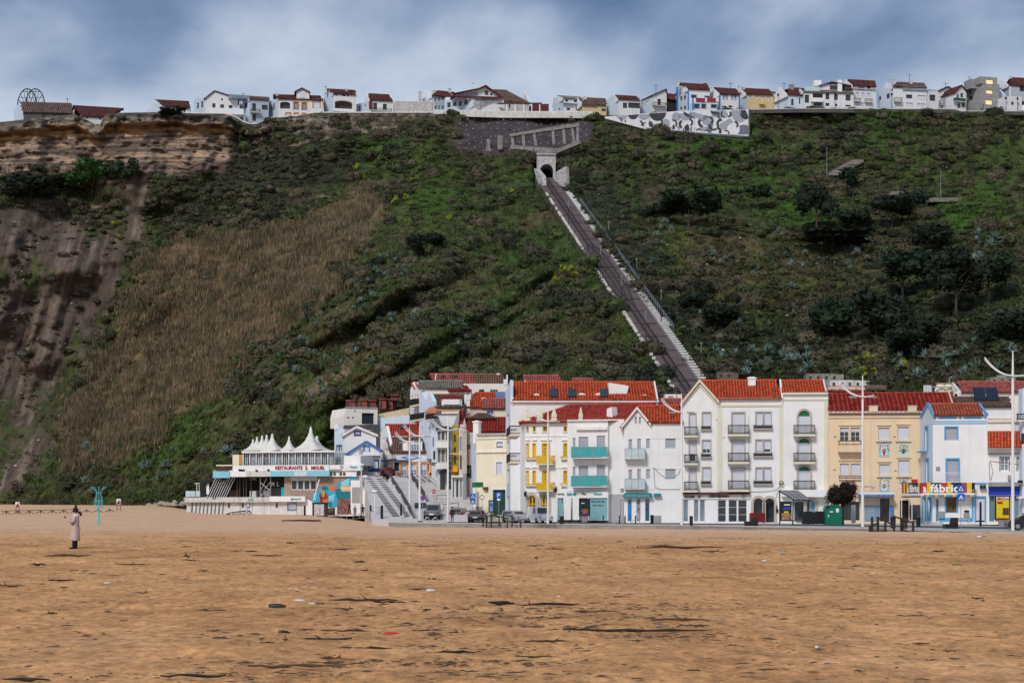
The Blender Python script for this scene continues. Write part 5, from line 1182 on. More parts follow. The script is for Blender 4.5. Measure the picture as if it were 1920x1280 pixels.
# tall white rowhouses stepping up the side street
def rowhouse(name,label,x0,Y0,xm,Ym,x1,Y1,top,apexs,bot,m,wl,balcs,hue='maroon',front=None):
    b = Bld(name,label,'house',xm,Ym,x1,Y1,bz=6);sd = Fac(b,x0,Y0,xm,Ym)
    for w_ in wl: sd.win(*w_,fr=frame_d,bm=blind_g)
    sd.wall([(x0,bot),(xm,bot)]+[(x,y) for x,y in reversed(apexs)],m,.5,'side_wall')
    for bb in balcs: sd.balc(*bb[:4],ys=bb[3]+3,d=.9,m=black,pitch=.09)
    return b,sd
T4,s4 = rowhouse('tall_white_rowhouse','tall white rowhouse with twin red-edged gables and black balconies on three floors',769,266,797,258,868,258,726,[(769,731),(774.5,716),(777.5,727),(782,716),(789,728),(797,728)],850,white,
   [(772,741,774.5,755),(777,739,779,755),(781,739,783.5,755),(772,768,774.5,782),(777,766,779,782),(782,766,784.5,780),(790,762,792,780),(794,762,796,780),(772,793,775,808),(782,793,785,808),(790,790,793,808)],
   [(768,748,777,759.5),(777,747.5,784.5,758),(769,776,777.5,787),(778,774,795.5,785)])
f = T4.f;f.wall([(797,800),(868,800),(868,727),(797,727)],white2,8);f.roof(784.7,866,727,785,866,714.5,'grey',dr=4,pitch=.3,row=.35);f.box(785,726.5,868,729,-.2,0,white2,'cornice')
for x0 in (769.5,777.8):
    a,b_ = s4.W(x0+1,717,-.1),s4.W(x0+8.5,728,-.1);c = a+Vector((.8,4,0));d = b_+Vector((.8,4,0));tiles([b_,d,c,a],T4.root,T4.inv,'red')
T4b,s4b = rowhouse('double_gable_rowhouse','white rowhouse with two sharp red-edged gables next to the tall white rowhouse',786,258,812,250,870,250,0,[(786,740),(791,735),(798,750),(805.5,738),(812,752)],860,bluew,
   [(803,764,806.5,786),(809,762,811.5,786),(803,800,806,812),(790,800,792.5,820)],[(797.5,776,805,786),(805,775,811.5,785)])
f = T4b.f;f.win(831,748.5,862,758,'glass',nx=3,fr=frame_w,pm=glass_l);f.wall([(812,800),(868,800),(868,763),(812,763)],white,6)
f.roof(815,868,764,808.6,868,740,'brown',dr=4.6,pitch=.3)
u0,z0,u1,z1 = f.rect(828,744,866,761,.3);mb = MB();mb.box(u0,.3,z0,u1,4,z1);f.put(mb,'dormer',white)
f.box(831,748.5,862,758.5,.22,.29,frame_w,'dormer_window')
for k in range(3): f.box(832+k*10,749.5,841+k*10,757.5,.17,.215,glass_l,'pane')
a,b_ = f.W(825,744.5,0),f.W(867,744.5,0);c,d = f.W(863,740,1.5),f.W(829,740,1.5);tiles([a,b_,c,d],T4b.root,T4b.inv,'maroon',pitch=.3)
f.box(815,772,868,775,-.3,0,white,'cornice');f.box(826,769.5,857,772,-.25,0,mat('yellow_edge',(.70,.38,.04)),'yellow_edge')
u,z = s4b.L(812,775,-1);mb = MB();mb.lathe([(1.1,0),(1.1,.3),(.5,.7),(.1,.9)],(u,-1,z),10,sx=1.4);s4b.put(mb,'terracotta_canopy',mat('terracotta',(.50,.18,.10)))
for v,n in (((957,1),0),): pass
# houses behind
simple('long_pink_roof_house','long house at the back with a pink tiled roof turning brown at its right half','house',866,263,949,263,719,790,white2,7,[(898,730,908,736,dict(fr=frame_g,bm=mat('dark_green_shutter',(.01,.06,.05)))),(919,730,933.5,736,dict(nx=3,k='glass'))])
Tq = Bld('pink_tiled_roof_section','gable house with pink tiled roof and two small skylights at the top of the old town','house',806,264,892,264,bz=12)
f = Tq.f;f.wall([(812,790),(949,790),(949,719),(812,719)],white2,7);f.roof(816,892,718,806,884,701.5,'pink',dr=4.5,gable='l',cap=1,gm=pinkr);f.roof(892,950,719,884,941,702,'old',dr=4.5,gable='r')
skylight(f,828,705,834,709,-.3,4.5,718,701.5);skylight(f,850,705,856,709,-.3,4.5,718,701.5);f.chimney(932,699,936,703,4)
T6 = simple('dormer_window_house','small white house with dark red roof over a band of four windows','house',841,257,883,257,731,790,white,6,[(845,736,853,740),(855,736,862,740),(864,736,872,740),(874,736,880,740)],dict(k='glass',pm=glass_l),roof=((840,883,732,838,876,724),dict(hue='dark',dr=3)))
T7 = simple('big_red_roof_house','house with broad plain red tiled roof in the middle of the old town','house',873,254,932,254,764,830,pinkr,6,roof=((873,935,763,890,930,736.5),dict(hue='red',dr=5,pitch=.3,back=True)))
T7.f.chimney(875,746,881,764,-.2);T7.f.box(903,745,911,750,-.1,.7,white,'chimney')
T7b = simple('pink_roof_annex','annex with pink tiled roof and blue-paned window beside the tall white building','house',904,250,950,250,765,830,creaml,5,[(913,768.5,925.5,779,dict(k='glass',nx=2,fr=frame_w,pm=mat('blue_pane',(.20,.30,.55),rough=.2),sur=pinkr))],roof=((903,951,765,904,950,748),dict(hue='pink',dr=3.4)))
T7b.f.box(930,734,947.5,748,3.6,3.7,mat('blue_sheet',(.13,.22,.42),noise=.2),'blue_sheet')
T8 = Bld('dark_roof_house','house with a large weathered dark red tiled roof behind the cream corner house','house',873,236,950,236,bz=1)
f = T8.f;f.wall([(873,970),(950,970),(950,809),(873,809)],white_old,6);f.roof(871,951,808,878,951,783,'dark',dr=5,pitch=.36)
a,b_ = f.W(878,784,3.6),f.W(932,784,3.6);c,d = f.W(912,774,5.5),f.W(896,774,5.5);tiles([a,b_,c,d],T8.root,T8.inv,'brown',pitch=.36)
# cream corner house
T9 = Bld('cream_corner_house','cream corner house with white-framed windows and a dark green arched doorway','house',893,226,950,224,bz=0)
f = T9.f;f2 = Fac(T9,884,233,893,226)
f.win(931,828,943,838.5,'half',fr=frame_d,sur=white,sw=.25,frac=.8);f.win(930.5,866,942,890.5,sur=white,sw=.3,fr=frame_w)
f.win(924,917.5,948,965,'glass',fr=frame_g,sur=white,sw=.15,nx=2,ny=2,name='doorway',pm=mat('dark_green_door',(.02,.06,.05)))
f2.win(889,867,890.4,902,'glass')
f.wall([(893,977),(950,977),(950,813),(893,815)],creaml,8);f2.wall([(884,974),(893,977),(893,815),(884,819)],bluew,.4,'side_wall')
f.box(892.5,812,950,815,-.3,0,trimst,'cornice');f.box(892.5,819.5,950,822.5,-.12,0,white2,'string_course');f.box(892.5,845,950,848,-.2,0,white2,'string_course');f.chimney(887,788,897,819,1);f.box(893,949,905,965,-.05,0,concrete,'base_panel')
a = f2.box(885,904,892,913,-.9,0,frame_g,'balcony');f.box(905,912.5,913,918,-.4,0,blind_t,'wall_lantern')
mb = MB();mb.tube([T9.inv @ f.W(890,977,-.8),T9.inv @ f.W(890,913,-.8)],.22,8);mb.build('porch_column',white,T9.root)
# narrow houses of the side street
def narrow(name,label,x0,x1,Y,top,bot,m,wins,D=5,**k):
    return simple(name,label,'house',x0,Y,x1,Y,top,bot,m,D,wins,k)
N1 = narrow('balcony_bay_house','narrow white house with louvred bay windows and moulded balconies left of the yellow house',819.5,841,240,804,968,white_old,[(821,808,826,825),(828,808,834,825,dict(k='glass')),(836,808,840,825),(821,842,826,866),(828,842,834,866),(836,842,840,866),(825,885,836,925,dict(k='glass'))],bm=mat('grey_louvre',(.20,.19,.20),noise=.3))
for y in (828,868): N1.f.balc(817,y,841,y+9,ys=y+11,kind='solid',m=white,sm=white,d=.7)
N1.f.poly([(822,886),(841,886),(841,879),(832,878)],-1.6,-.1,black,'awning');a,b_ = N1.f.W(817,805,-.4),N1.f.W(842,803,-.4);c,d = N1.f.W(842,797,2),N1.f.W(826,799,2);tiles([a,b_,c,d],N1.root,N1.inv,'brown')
N1b = narrow('shaded_street_house','shaded blue-grey house front with a black hanging name board beside the orange shop',809,820,247,779,930,bluew,[(811,790,813,806,dict(k='glass')),(811,820,814,838,dict(k='glass')),(812,845,817,862,dict(k='glass'))])
N1b.f.box(809.5,866.5,824.5,872.8,-1.2,-1.1,black,'name_board');N1b.f.text('CUBATA',811,868,823,871.5,pw,-1.22)
N1c = narrow('tall_back_rowhouse','white back house wall with a small red roof flap above the bay windows',820,852,252,775,900,white,[(829,783,832,792,dict(k='glass',fr=frame_d))])
a,b_ = N1c.f.W(812,822,-1),N1c.f.W(818,815,-1);tiles([a,b_,N1c.f.W(820,785,2),N1c.f.W(814,788,2)],N1c.root,N1c.inv,'dark')
N2 = narrow('yellow_ochre_house','very narrow ochre yellow house with an orange box balcony low on its front',848,860,238,797,968,mat('ochre_render',(.42,.29,.02),noise=.35,nscale=1.4,streak=.35),[(851,815,855,828,dict(k='glass',fr=frame_d)),(851,838,855,848,dict(k='glass',fr=frame_d)),(851,853,855,870,dict(k='glass',fr=frame_d)),(849.5,890,858,925,dict(k='glass'))])
N2.f.balc(848.5,873.5,858.5,883,ys=884,kind='solid',m=mat('bright_orange',(.80,.33,.01)),sm=mat('bright_orange',(1,1,1)),d=1)
N2.f.box(843,849.3,868,851,-.7,-.5,pinkr,'bracket')
for k in range(14): N2.f.box(841.5,800+k*9,845.5,800.6+k*9,-.5,-.4,greyr,'ladder_rung')
for x in (841,845.5): N2.f.box(x,797,x+.6,925,-.5,-.4,greyr,'ladder_rail')
a,b_ = N2.f.W(860,793,-.2),N2.f.W(873,793,-.2);tiles([a,b_,N2.f.W(869,768,5),N2.f.W(861,768,5)],N2.root,N2.inv,'dark',pitch=.3);N2.f.poly([(850,797),(861,797),(861,768)],0,4,greyr,'gable_wall')
N3 = narrow('blue_door_house','narrow house with tall pale blue shuttered door between the ochre house and speckled wall',860.5,869,237,801,968,white_old,[(862,818,867,845,dict(bm=mat('pale_blue_shutter',(.25,.36,.62)))),(862,853,867,880,dict(k='glass')),(862,895,867,925,dict(k='glass'))])
N4 = narrow('speckled_wall_house','old pinkish house wall speckled with plants and fallen plaster',869,891,234,810,972,mat('speckled_pink_render',(.62,.50,.46),noise=.3,nscale=1.2,streak=.8),[(870,833,882,841.5,dict(k='glass',fr=frame_d)),(884.5,832,890,890,dict(arch=1,bm=mat('pale_blue_shutter',(.25,.36,.62)),k='blind',fr=frame_d))])
u,z = N4.f.L(871,810,-.5);mb = MB();mb.box(u-.35,-.85,z-9,u+.3,-.2,z);mb.lathe([(.45,0),(.45,.2),(.25,.35),(.32,.7),(.2,1.1),(.05,1.7)],(u,-.5,z),8);N4.f.put(mb,'stone_pillar',trimst)
_m = MB();r_ = random.Random(5)
for k in range(60):
    u,z = N4.f.L(r_.uniform(874,884),r_.uniform(872,895),-.1);s = r_.uniform(.06,.16);_m.quad((u-s,-.06-r_.random()*.1,z),(u,-.1,z-s),(u+s,-.12,z+s*.3),(u,-.06,z+s))
N4.f.put(_m,'climbing_plant',leafm['dark'])
N5 = narrow('street_base_shops','white ground-floor fronts with framed openings below the narrow street houses',846,869,233,893,970,white_old,[(849,897,852,945,dict(k='glass')),(855,897,860,945,dict(k='glass')),(863,897,866,948,dict(k='glass'))])
N5.f.box(846,891,869,894,-.5,0,white,'cornice')
u,z = N5.f.L(872,970,-2);mb = MB();mb.tube([(u,-2,z-.5),(u,-2,z+5.6)],.3,8,.24);N5.f.put(mb,'tree_trunk_column',greyr)
N5b = narrow('dark_porch_house','low porch with a dark canopy at the top of the side stairs',828,846,242,885,945,greyr,[(832,893,838,925,dict(k='glass',fr=frame_w)),(840,893,844,925,dict(k='glass'))])
S6 = simple('red_white_back_house','white house with red roof strip glimpsed left of the long white building','house',940,256,952,256,720,790,white2,4)
S6.f.box(944,711,950,722,-.1,.5,white,'chimney')
simple('small_pink_roof_house','small pink-roofed house behind the long red roof, left of centre','house',978,262,1055,262,717,790,white2,5,roof=((985,1052,718,981,1048,704),dict(hue='pink',dr=3.5,gable='l')))
simple('low_pink_roof_house','low pink-roofed house with white wall right behind the long red roof','house',1070,263,1170,263,718,790,white_old,5,roof=((1072,1112,718,1072,1112,710),dict(hue='pink',dr=2)))
# ruins and sheds behind the big white building
for i,(x0,y0,x1,y1,lab,m) in enumerate([(1344,697,1384,716,'ruined brown stone hut behind the big white roof','st'),(1512,700,1582,716,'long ruined stone wall above the cream house roof','st2'),(1556,712,1630,726,'low white house with small windows behind the cream house','w'),(1553,724,1622,740,'low shed with faded red roof behind the cream house','r'),(1625,722,1662,738,'brown hut with pale window strip behind the cream house','b'),(1857,706,1905,722,'old grey stone shed above the red roofs at right','st2')]):
    Y = float(hillY(np.array([(x0+x1)/2.]),np.array([float(y1)]))[0])-2.5;b = Bld('hut',lab,'hut',x0,Y,x1,Y,bz=15)
    mm = {'st': mat('brown_stone',(.16,.12,.09),noise=.4,bump=.5),'st2': mat('grey_ruin_stone',(.26,.24,.21),noise=.5,nscale=2,bump=.5,streak=.6),'w': white_old,'r': pinkr,'b': mat('brown_stone',(1,1,1))}[m]
    for k in range(int((x1-x0)/16)): b.f.win(x0+5+k*15,y0+5,x0+10+k*15,y0+11,'glass',fr=frame_d)
    b.f.wall([(x0,y1+8),(x1,y1+8),(x1,y0+2),((x0+x1)/2,y0),(x0,y0+1)],mm,3)
    if m in 'rb': tiles([b.f.W(x0-1,y0+9,-.6),b.f.W(x1+1,y0+9,-.6),b.f.W(x1,y0,2),b.f.W(x0,y0,2)],b.root,b.inv,'pink' if m == 'r' else 'brown')
# ------------------------------------------------------------------ promenade, sea wall, stepped street
KL = [(700,240),(706,226),(716,217.5),(740,211),(800,206),(1000,198),(1300,183),(1600,162),(1920,137),(2400,112)]
kp = [Vector(((a-CX)*Y/F,Y,0)) for a,Y in KL]
def resample(pts,step):
    out = [pts[0].copy()];acc = 0
    for a,b in zip(pts,pts[1:]):
        L_ = (b-a).length;t = step-acc
        while t < L_: out.append(a.lerp(b,t/L_));t += step
        acc = L_-(t-step)
    return out
mb = MB();far = [Vector((kp[-1].x,225,0)),Vector((kp[0].x-2,255,0))];mb.add([p+Vector((0,.2,0)) for p in kp]+far,[tuple(range(len(kp)+2))]);mb.build('promenade_pavement',pave,kind='structure')
wallroot = empty('sea_wall',kp[5],kind='structure',label='low grey stone sea wall along the promenade edge')
inv_ = wm(wallroot).inverted();rs = resample(kp,1.5);stm = mat('kerb_stone',(.30,.285,.27),noise=.3,nscale=.7,bump=.3,streak=.4);stc = mat('pale_kerb_cap',(.46,.44,.41),noise=.2,bump=.2)
for i in range(len(rs)-1):
    a,b = inv_ @ rs[i],inv_ @ rs[i+1];d = (b-a).normalized();n = Vector((d.y,-d.x,0));g = .012;j = rnd.uniform(-.01,.015)
    a2,b2 = a+d*g,b-d*g;mb = MB();mb.add([a2+n*(.0+j),b2+n*(.0+j),b2-n*.4,a2-n*.4]+[p+Vector((0,0,-1.4)) for p in (a2+n*(.0+j),b2+n*(.0+j),b2-n*.4,a2-n*.4)],[(0,3,2,1),(0,1,5,4),(1,2,6,5),(2,3,7,6),(3,0,4,7)])
    mb.v = [(x,y,z-.125) for x,y,z in mb.v];mb.build('stone',stm,wallroot)
    mb = MB();n2 = n*.05;mb.add([a2+n2,b2+n2,b2-n*.45,a2-n*.45]+[p+Vector((0,0,-.13)) for p in (a2+n2,b2+n2,b2-n*.45,a2-n*.45)],[(0,3,2,1),(4,5,6,7),(0,1,5,4),(1,2,6,5),(2,3,7,6),(3,0,4,7)])
    mb.v = [(x,y,z+.02) for x,y,z in mb.v];mb.build('cap_stone',stc,wallroot)
# asphalt patch where the cars stand
mb = MB();q = [P(800,977,1) for _ in ()];mb.add([((x-CX)*Y/F,Y,.006) for x,Y in ((838,206),(1045,198),(1045,206),(975,213),(890,222),(845,225))],[(0,1,2,3,4,5)]);mb.build('side_road',asphalt,kind='structure')
mb = MB();mb.add([((x-CX)*Y/F,Y,.006) for x,Y in ((1045,197),(1300,189),(1600,174),(1920,152),(2300,130),(2300,140),(1920,166),(1600,185),(1300,197),(1045,203))],[tuple(range(10))]);mb.build('promenade_road',asphalt,kind='structure')
# stepped ramp street
ramp = empty('stepped_street',P(740,975,214),kind='structure',label='steep paved street with stepped lanes climbing between the restaurant and the orange edged shop')
ri = wm(ramp).inverted()
rb0,rb1,rt1,rt0 = P(698,977,214),P(880,977,214),P(850,884,258),P(681,884,258)
def rampP(px,py,lift=0):
    """point on the sloping street under a photo pixel"""
    n = (rb1-rb0).cross(rt0-rb0);d = Vector(((px-CX)/F,1,(H-py)/F));t = (rb0-Vector((0,0,CZ))).dot(n)/d.dot(n);return Vector((0,0,CZ))+d*t+Vector((0,0,lift))
mb = MB();mb.add([ri @ p for p in (rb0,rb1,rt1,rt0)]+[ri @ (p-Vector((0,0,6))) for p in (rb0,rb1,rt1,rt0)],[(0,1,2,3),(0,4,5,1),(0,3,7,4),(1,5,6,2)]);mb.build('paving',mat('pale_street_paving',(.56,.53,.52),noise=.14,nscale=.5,bump=.2),ramp)
dkr = mat('dark_step_riser',(.10,.09,.10),noise=.2)
def tread(px,py,w,m=dkr,h=.17,name='step',dpt=.3):
    c = rampP(px,py);c = ri @ c;s = c.y and (w/F*rampP(px,py).y)/2;mb = MB();mb.box(c.x-s,c.y-.02,c.z-.3,c.x+s,c.y+dpt,c.z+h*.75);return mb.build(name,m,ramp)
for i in range(25):
    t = i/24;t = t**.82;y = 893+t*75;tread(690+(742-690)*t**1.05,y,9+4*t);tread(707+(765-707)*t**1.02,y,9+4*t)
for i in range(4):
    for j in range(6): tread(762+i*10.5+j*3.2,892.5+j*2.6,7)
for i in range(6): tread(760+i*5,905+i*11,50,dkr,.015,'paving_joint',.06);tread(800+i*4,910+i*10,40,dkr,.015,'paving_joint',.06)
# broad stair on the right side
stw = mat('pale_stair_stone',(.52,.49,.47),noise=.2,nscale=1)
for i in range(13):
    y = 906+i*4.6;c = ri @ rampP(830+i*2.2,y);s = 2.4-.02*i;mb = MB();mb.box(c.x-s,c.y,c.z-.5,c.x+s+.4,c.y+2.6,c.z+.14);mb.build('stair_step',stw,ramp);mb = MB();mb.box(c.x-s,c.y-.03,c.z+.0-.06,c.x+s+.4,c.y-.002,c.z+.05);mb.build('step_shadow_gap',dkr,ramp) if False else None
# dwarf walls with mesh railings
meshm = mat('mesh_railing',(.07,.07,.08),noise=.1);ww = mat('white_street_wall',(.62,.61,.61),noise=.12,streak=.2)
def dwarf(pts,lab):
    ps = [rampP(x,y) for x,y in pts];b = empty('street_wall',ps[0],label=lab,cat='low wall');iv = wm(b).inverted();
    for i in range(len(ps)-1):
        a,c = iv @ ps[i],iv @ ps[i+1];mb = MB();t = .12
        mb.add([a+Vector((-t,0,-.4)),a+Vector((t,0,-.4)),c+Vector((t,0,-.4)),c+Vector((-t,0,-.4)),a+Vector((-t,0,.35)),a+Vector((t,0,.35)),c+Vector((t,0,.35)),c+Vector((-t,0,.35))],[(4,5,6,7),(0,1,5,4),(1,2,6,5),(2,3,7,6),(3,0,4,7)]);mb.build('wall',ww,b)
        mb = MB();mb.add([a+Vector((-.03,.3,.36)),a+Vector((.03,.3,.36)),c+Vector((.03,-.3,.36)),c+Vector((-.03,-.3,.36)),a+Vector((-.03,.3,1.25)),a+Vector((.03,.3,1.25)),c+Vector((.03,-.3,1.25)),c+Vector((-.03,-.3,1.25))],[(4,5,6,7),(0,1,5,4),(1,2,6,5),(2,3,7,6),(3,0,4,7)]);mb.build('mesh_panel',meshm,b)
        mb = MB();mb.box(a.x-.22,a.y-.3,a.z-.4,a.x+.22,a.y+.3,a.z+.75);mb.build('pier',ww,b)
dwarf([(733,906),(741,919),(752,936),(764,958),(772,972)],'low white street wall with dark mesh panels beside the stepped lane')
dwarf([(771,902),(779,914),(788,927),(797,941)],'low white street wall with dark mesh panels in the middle of the steep street')
for (x0,y0,x1,y1,lab) in [(805,893,820,905,'thin dark handrail at the top of the broad stair'),(818,930,838,930,'low dark handrail half way up the broad stair'),(832,948,860,944,'low dark handrail at the bottom of the broad stair')]:
    a,b = rampP(x0,y0+12),rampP(x1,y1+12);r = empty('stair_handrail',a,label=lab,cat='handrail');iv = wm(r).inverted();a,b = iv @ a,iv @ b;mb = MB();u_ = Vector((0,0,.95));mb.tube([a,a+u_],.03,5);mb.tube([b,b+u_],.03,5);mb.build('post',iron,r);mb = MB();mb.tube([a+u_,b+u_],.035,5);mb.tube([a+u_*.5,b+u_*.5],.02,5);mb.build('rail',iron,r)
# ------------------------------------------------------------------ beach restaurant
RS = Bld('beach_restaurant','white beach restaurant with pointed tent roofs, red lettering and a colourful mural','restaurant',350,258,672,250,bz=.0)
f = RS.f
stone = mat('pinkish_stone_cladding',(.36,.25,.20),noise=.45,nscale=3.5,bump=.4);dark = mat('dark_interior',(.02,.022,.026),noise=.2);aquab = mat('aqua_banner',(.24,.55,.68),noise=.12);rust = mat('rain_stained_white',(.66,.66,.66),noise=.2,nscale=.8,streak=.9,bump=.3)  # dark_interior: near-black colour stands in for shade inside bar and tunnel
for x0 in (427,453,517): f.win(x0,942,x0+4,952,'glass',fr=greyr,name='slit_window')
f.wall([(350,967),(572,967),(572,938),(350,938)],rust,8,'lower_wall');
f.box(346,932,505,941,-.6,0,white_old,'terrace_parapet');f.box(505,930,572,940,-.7,0,white,'terrace_parapet');f.box(346,931,572,932.5,.3,7,concrete,'terrace_floor')
for k in range(9):
    x = 358+k*7.2;f.poly([(x,964),(x+1.8,964),(x+3.6,941),(x+2.4,941)],-.12,-.001,mat('dark_rain_stain',(.16,.15,.14),noise=.5),'rib_stain')
f.box(538.5,942,555.5,956,-.12,-.01,frame_b,'poster');f.box(541,942.5,555,955.5,-.15,-.121,mat('poster_print',(.5,.5,.55),noise=1,nscale=6),'poster_print',None);f.box(462,941.5,467.5,951,-.12,-.01,frame_b,'blue_sign');f.box(463,942.5,467,949,-.14,-.121,pw,'sign_face',None)
f.text('OCEANO',465,934,476,939,tq,-.63);f.text('@MAJAPE',545,933,564,938,tq,-.74,.01)
# upper storey: dark open bar, scaffold, shop, stone part
f.box(430,890,487,932,3.4,3.6,dark,'bar_shade_sheet');f.box(487,890,533,932,1.2,1.4,dark,'dark_shop_front')
f.text('M  L',509,903,523,911,pw,1.1,.02)
for x in (444,449,456,461,470): f.box(x,892,x+.9,932,.6,.8,mat('brown_post',(.12,.09,.07)),'post')
for x in (430,438,478): f.box(x,918,x+9,931,1.5,2.5,mat('brown_crate',(.10,.065,.045),noise=.3),'bar_counter')
f.box(468,920,480,932,.8,1.5,white_old,'white_cabinet');f.box(468,894,481,900,3.2,3.38,greyr,'ceiling_panel');f.box(495,920,506,931,.8,1.1,mat('bar_poster',(.4,.4,.42),noise=1,nscale=5),'fridge');f.box(527,913,534,931,.6,1.1,mat('cyan_fridge',(.02,.42,.52)),'cyan_fridge');f.box(510,913,526,930,1.0,1.19,frame_d,'shop_door')
# scaffold
mb = MB()
def seg(x0,y0,x1,y1,dd=-.2,r=.05):
    a = f.L(x0,y0,dd);b = f.L(x1,y1,dd);mb.tube([(a[0],dd,a[1]),(b[0],dd,b[1])],r,5)
for s_1 in ((488,888,488,932),(507.5,888,507.5,932),(488,888,507.5,888),(489,928,506,904),(489,905,506,919),(489,919,500,896),(489,930,507,915)): seg(*s_1)
f.put(mb,'scaffold',mat('aluminium',(.5,.5,.5),metal=.5,rough=.4))
# slanting white poles and the sagging black awning at the left end
mb = MB()
for k in range(9): seg(388+k*4.4,932,404+k*4.4+k*.3,897-k*.5,-.3+.05*k,.045)
f.put(mb,'slanting_poles',frame_w)
mb = MB();seg(408,905.5,422,905,.5,.06);seg(365,906,379,906,.3,.06);seg(369,906,369,930,.3,.05);seg(373.5,906,373.5,930,.3,.05);f.put(mb,'awning_frame',frame_w)
q = [f.L(x,y,1) for x,y in ((379,907),(400,898),(430,894),(430,899),(405,903),(386,909))];mb = MB();mb.prism(q,-.2,3.4);f.put(mb,'black_awning',black);f.box(387,906,392,926,.2,.3,pw,'furled_cloth');f.box(378,907,390,932,3.0,3.2,dark,'bar_shade_sheet');f.box(390,900,430,932,3.4,3.6,dark,'bar_shade_sheet')
for x0,x1 in ((348,357),(357.5,366),(367,375)): f.box(x0,920,x1,930.5,-.5,-.46,icegl,'glass_screen')
f.text('1   83',389,931,405,935.5,pk,-.63)
# fascia and upper terrace
fa = Fac(RS,399,258,452,255)
f.box(399,883,430,895.5,-1.2,-.9,aquab,'blue_banner');f.box(430,881.5,436,893.5,-1.0,-.6,white,'fascia');f.box(436,883,461,893.5,-1.0,-.6,white,'fascia');f.box(461,882,507,893,-1.0,-.6,white_old,'fascia');f.box(507,882.5,617.5,892.5,-1.1,-.7,aquab,'blue_banner');f.box(552,883,575,892,-1.12,-1.101,mat('pale_banner',(.55,.68,.72)),'banner_patch',None)
f.box(400,880,640,883,-.6,7,concrete,'upper_floor_slab')
f.box(436,871.5,617,882.5,-.7,-.4,white,'terrace_wall')
rd = mat('dark_red_letters',(.38,.012,.03),noise=.05);f.text('RESTAURANTE',516,873.2,567,880.2,rd,-.75,.035);f.text('S.',572,873.2,577.5,880.2,rd,-.75,.035);f.text('MIGUEL',583.5,873.2,609,880.2,rd,-.75,.035)
f.box(405,871,436,873,-.8,-.6,creaml,'rail_cap')
for k in range(16): f.box(405+k*2,872.5,405.6+k*2,884,-.75,-.68,mat('rusty_bar',(.16,.07,.06)),'rail_bar')
for x0,y0 in ((446,880),(478,881),(500,880)): f.box(x0,y0,x0+(14 if x0 == 446 else 7),y0+4,-.95,-.5,black,'missing_panel') if False else f.poly([(x0,y0),(x0+3,y0-1),(x0+(14 if x0 == 446 else 6),y0),(x0+(12 if x0 == 446 else 5),y0+3.5),(x0+2,y0+3)],-1.03,-1.0,black,'broken_patch')
# stone-clad storey
for k in range(4): x0 = 545.5+k*12;f.win(x0,899.5,x0+11.6,918,'glass',fr=frame_w,rec=.05,ft=.09)
f.wall([(533,934),(672,934),(672,891),(533,891)],stone,7,'stone_wall');f.box(533,892,545,932,-.05,0,mat('beige_stone_pier',(.38,.29,.22),noise=.2),'stone_pier');f.box(545,891.5,594,899,-.06,0,white_old,'window_head')
f.box(594,892,594.8,918,-.1,0,frame_w,'window_jamb')
f.poly([(617,893),(668,893),(668,882),(660,877),(617,877)],-.3,-.001,white,'upper_wall');f.box(617,871,676,882,-.5,.5,white,'upper_parapet');f.box(645,854,676,872,.6,6,white,'upper_block')
for x0 in (618,624.5,636,642.5): f.box(x0,884,x0+5.5,891.5,-.34,-.301,frame_w,'window');f.box(x0+.6,884.8,x0+4.9,890.8,-.37,-.341,glass,'pane',None)
mb = MB();q = [f.L(617+k*3,879+1.2*math.sin(k*1.1)+(0 if k < 13 else (k-12)*1.1),-.42) for k in range(17)];mb.tube([(u,-.42,z) for u,z in q],.09,5);f.put(mb,'wave_moulding',greyr)
u,z = f.L(640.5,875,-.55);mb = MB();mb.tube([(u+.2*math.cos(a),-.55,z+.2*math.sin(a)) for a in np.linspace(0,6.3,13)],.04,5);f.put(mb,'round_emblem',nv);f.text('Oceano',656,872.5,670,877,mat('aqua_letters',(.02,.40,.60)),-.55,.02)
# lower right: white ramp wall, mural, tower, kiosk side
f.poly([(572,967),(672,967),(672,934),(600,934),(586,940),(572,932)],-.02,6,white,'lower_wall')
mur = {'b': mat('mural_blue',(.04,.38,.60),noise=.25,nscale=3),'t': mat('mural_teal',(.01,.20,.25),noise=.15),'o': mat('mural_orange',(.68,.16,.03),noise=.2,nscale=4),'r': mat('mural_red_brown',(.28,.045,.03),noise=.15),'s': mat('mural_skin',(.62,.30,.16),noise=.1),'g': mat('mural_light_blue',(.25,.62,.75),noise=.1),'y': mat('mural_gold',(.65,.38,.08),noise=.1)}
def mp(pts,c,d=0,n='mural_shape'): f.poly(pts,-.06-d*.02,-.041-d*.02 if d else -.021,mur[c],n)
mp([(575,931),(590,923),(606,913),(625,911),(645,900),(667,890),(667,934),(625,952),(600,945),(586,940)],'b')
mp([(628,918),(658,906),(658,934),(632,934)],'t',1);mp([(640,903),(655,896),(655,910),(640,911)],'g',1);mp([(603,912),(613,911),(616,918),(606,918)],'t',1);mp([(617,914),(631,909),(632,916),(625,921),(619,919)],'o',1)
mp([(576,931),(583,927),(582,935),(577,934)],'o',1);mp([(598,928),(604,917),(610,919),(615,930),(616,944),(609,952),(602,944)],'r',1);mp([(601,921),(605,917),(609,920),(608,930),(604,932)],'y',2);mp([(602,922),(609,922),(609,925),(602,925)],'g',3);mp([(604,937),(614,934),(616,942),(608,946)],'o',2)
mp([(616,930),(628,925),(624,942),(617,940)],'g',1);mp([(617,942),(622,936),(621,952),(617,950)],'t',2);mp([(588,926),(594,924),(592,938),(588,938)],'g',1)
mp([(637,914),(641,910),(658,910),(658,921),(641,921)],'y',2);f.text('NALU',640,912,658,917,pw,-.12,.03);f.text('surf bar',640,918,657,920.5,pw,-.12)
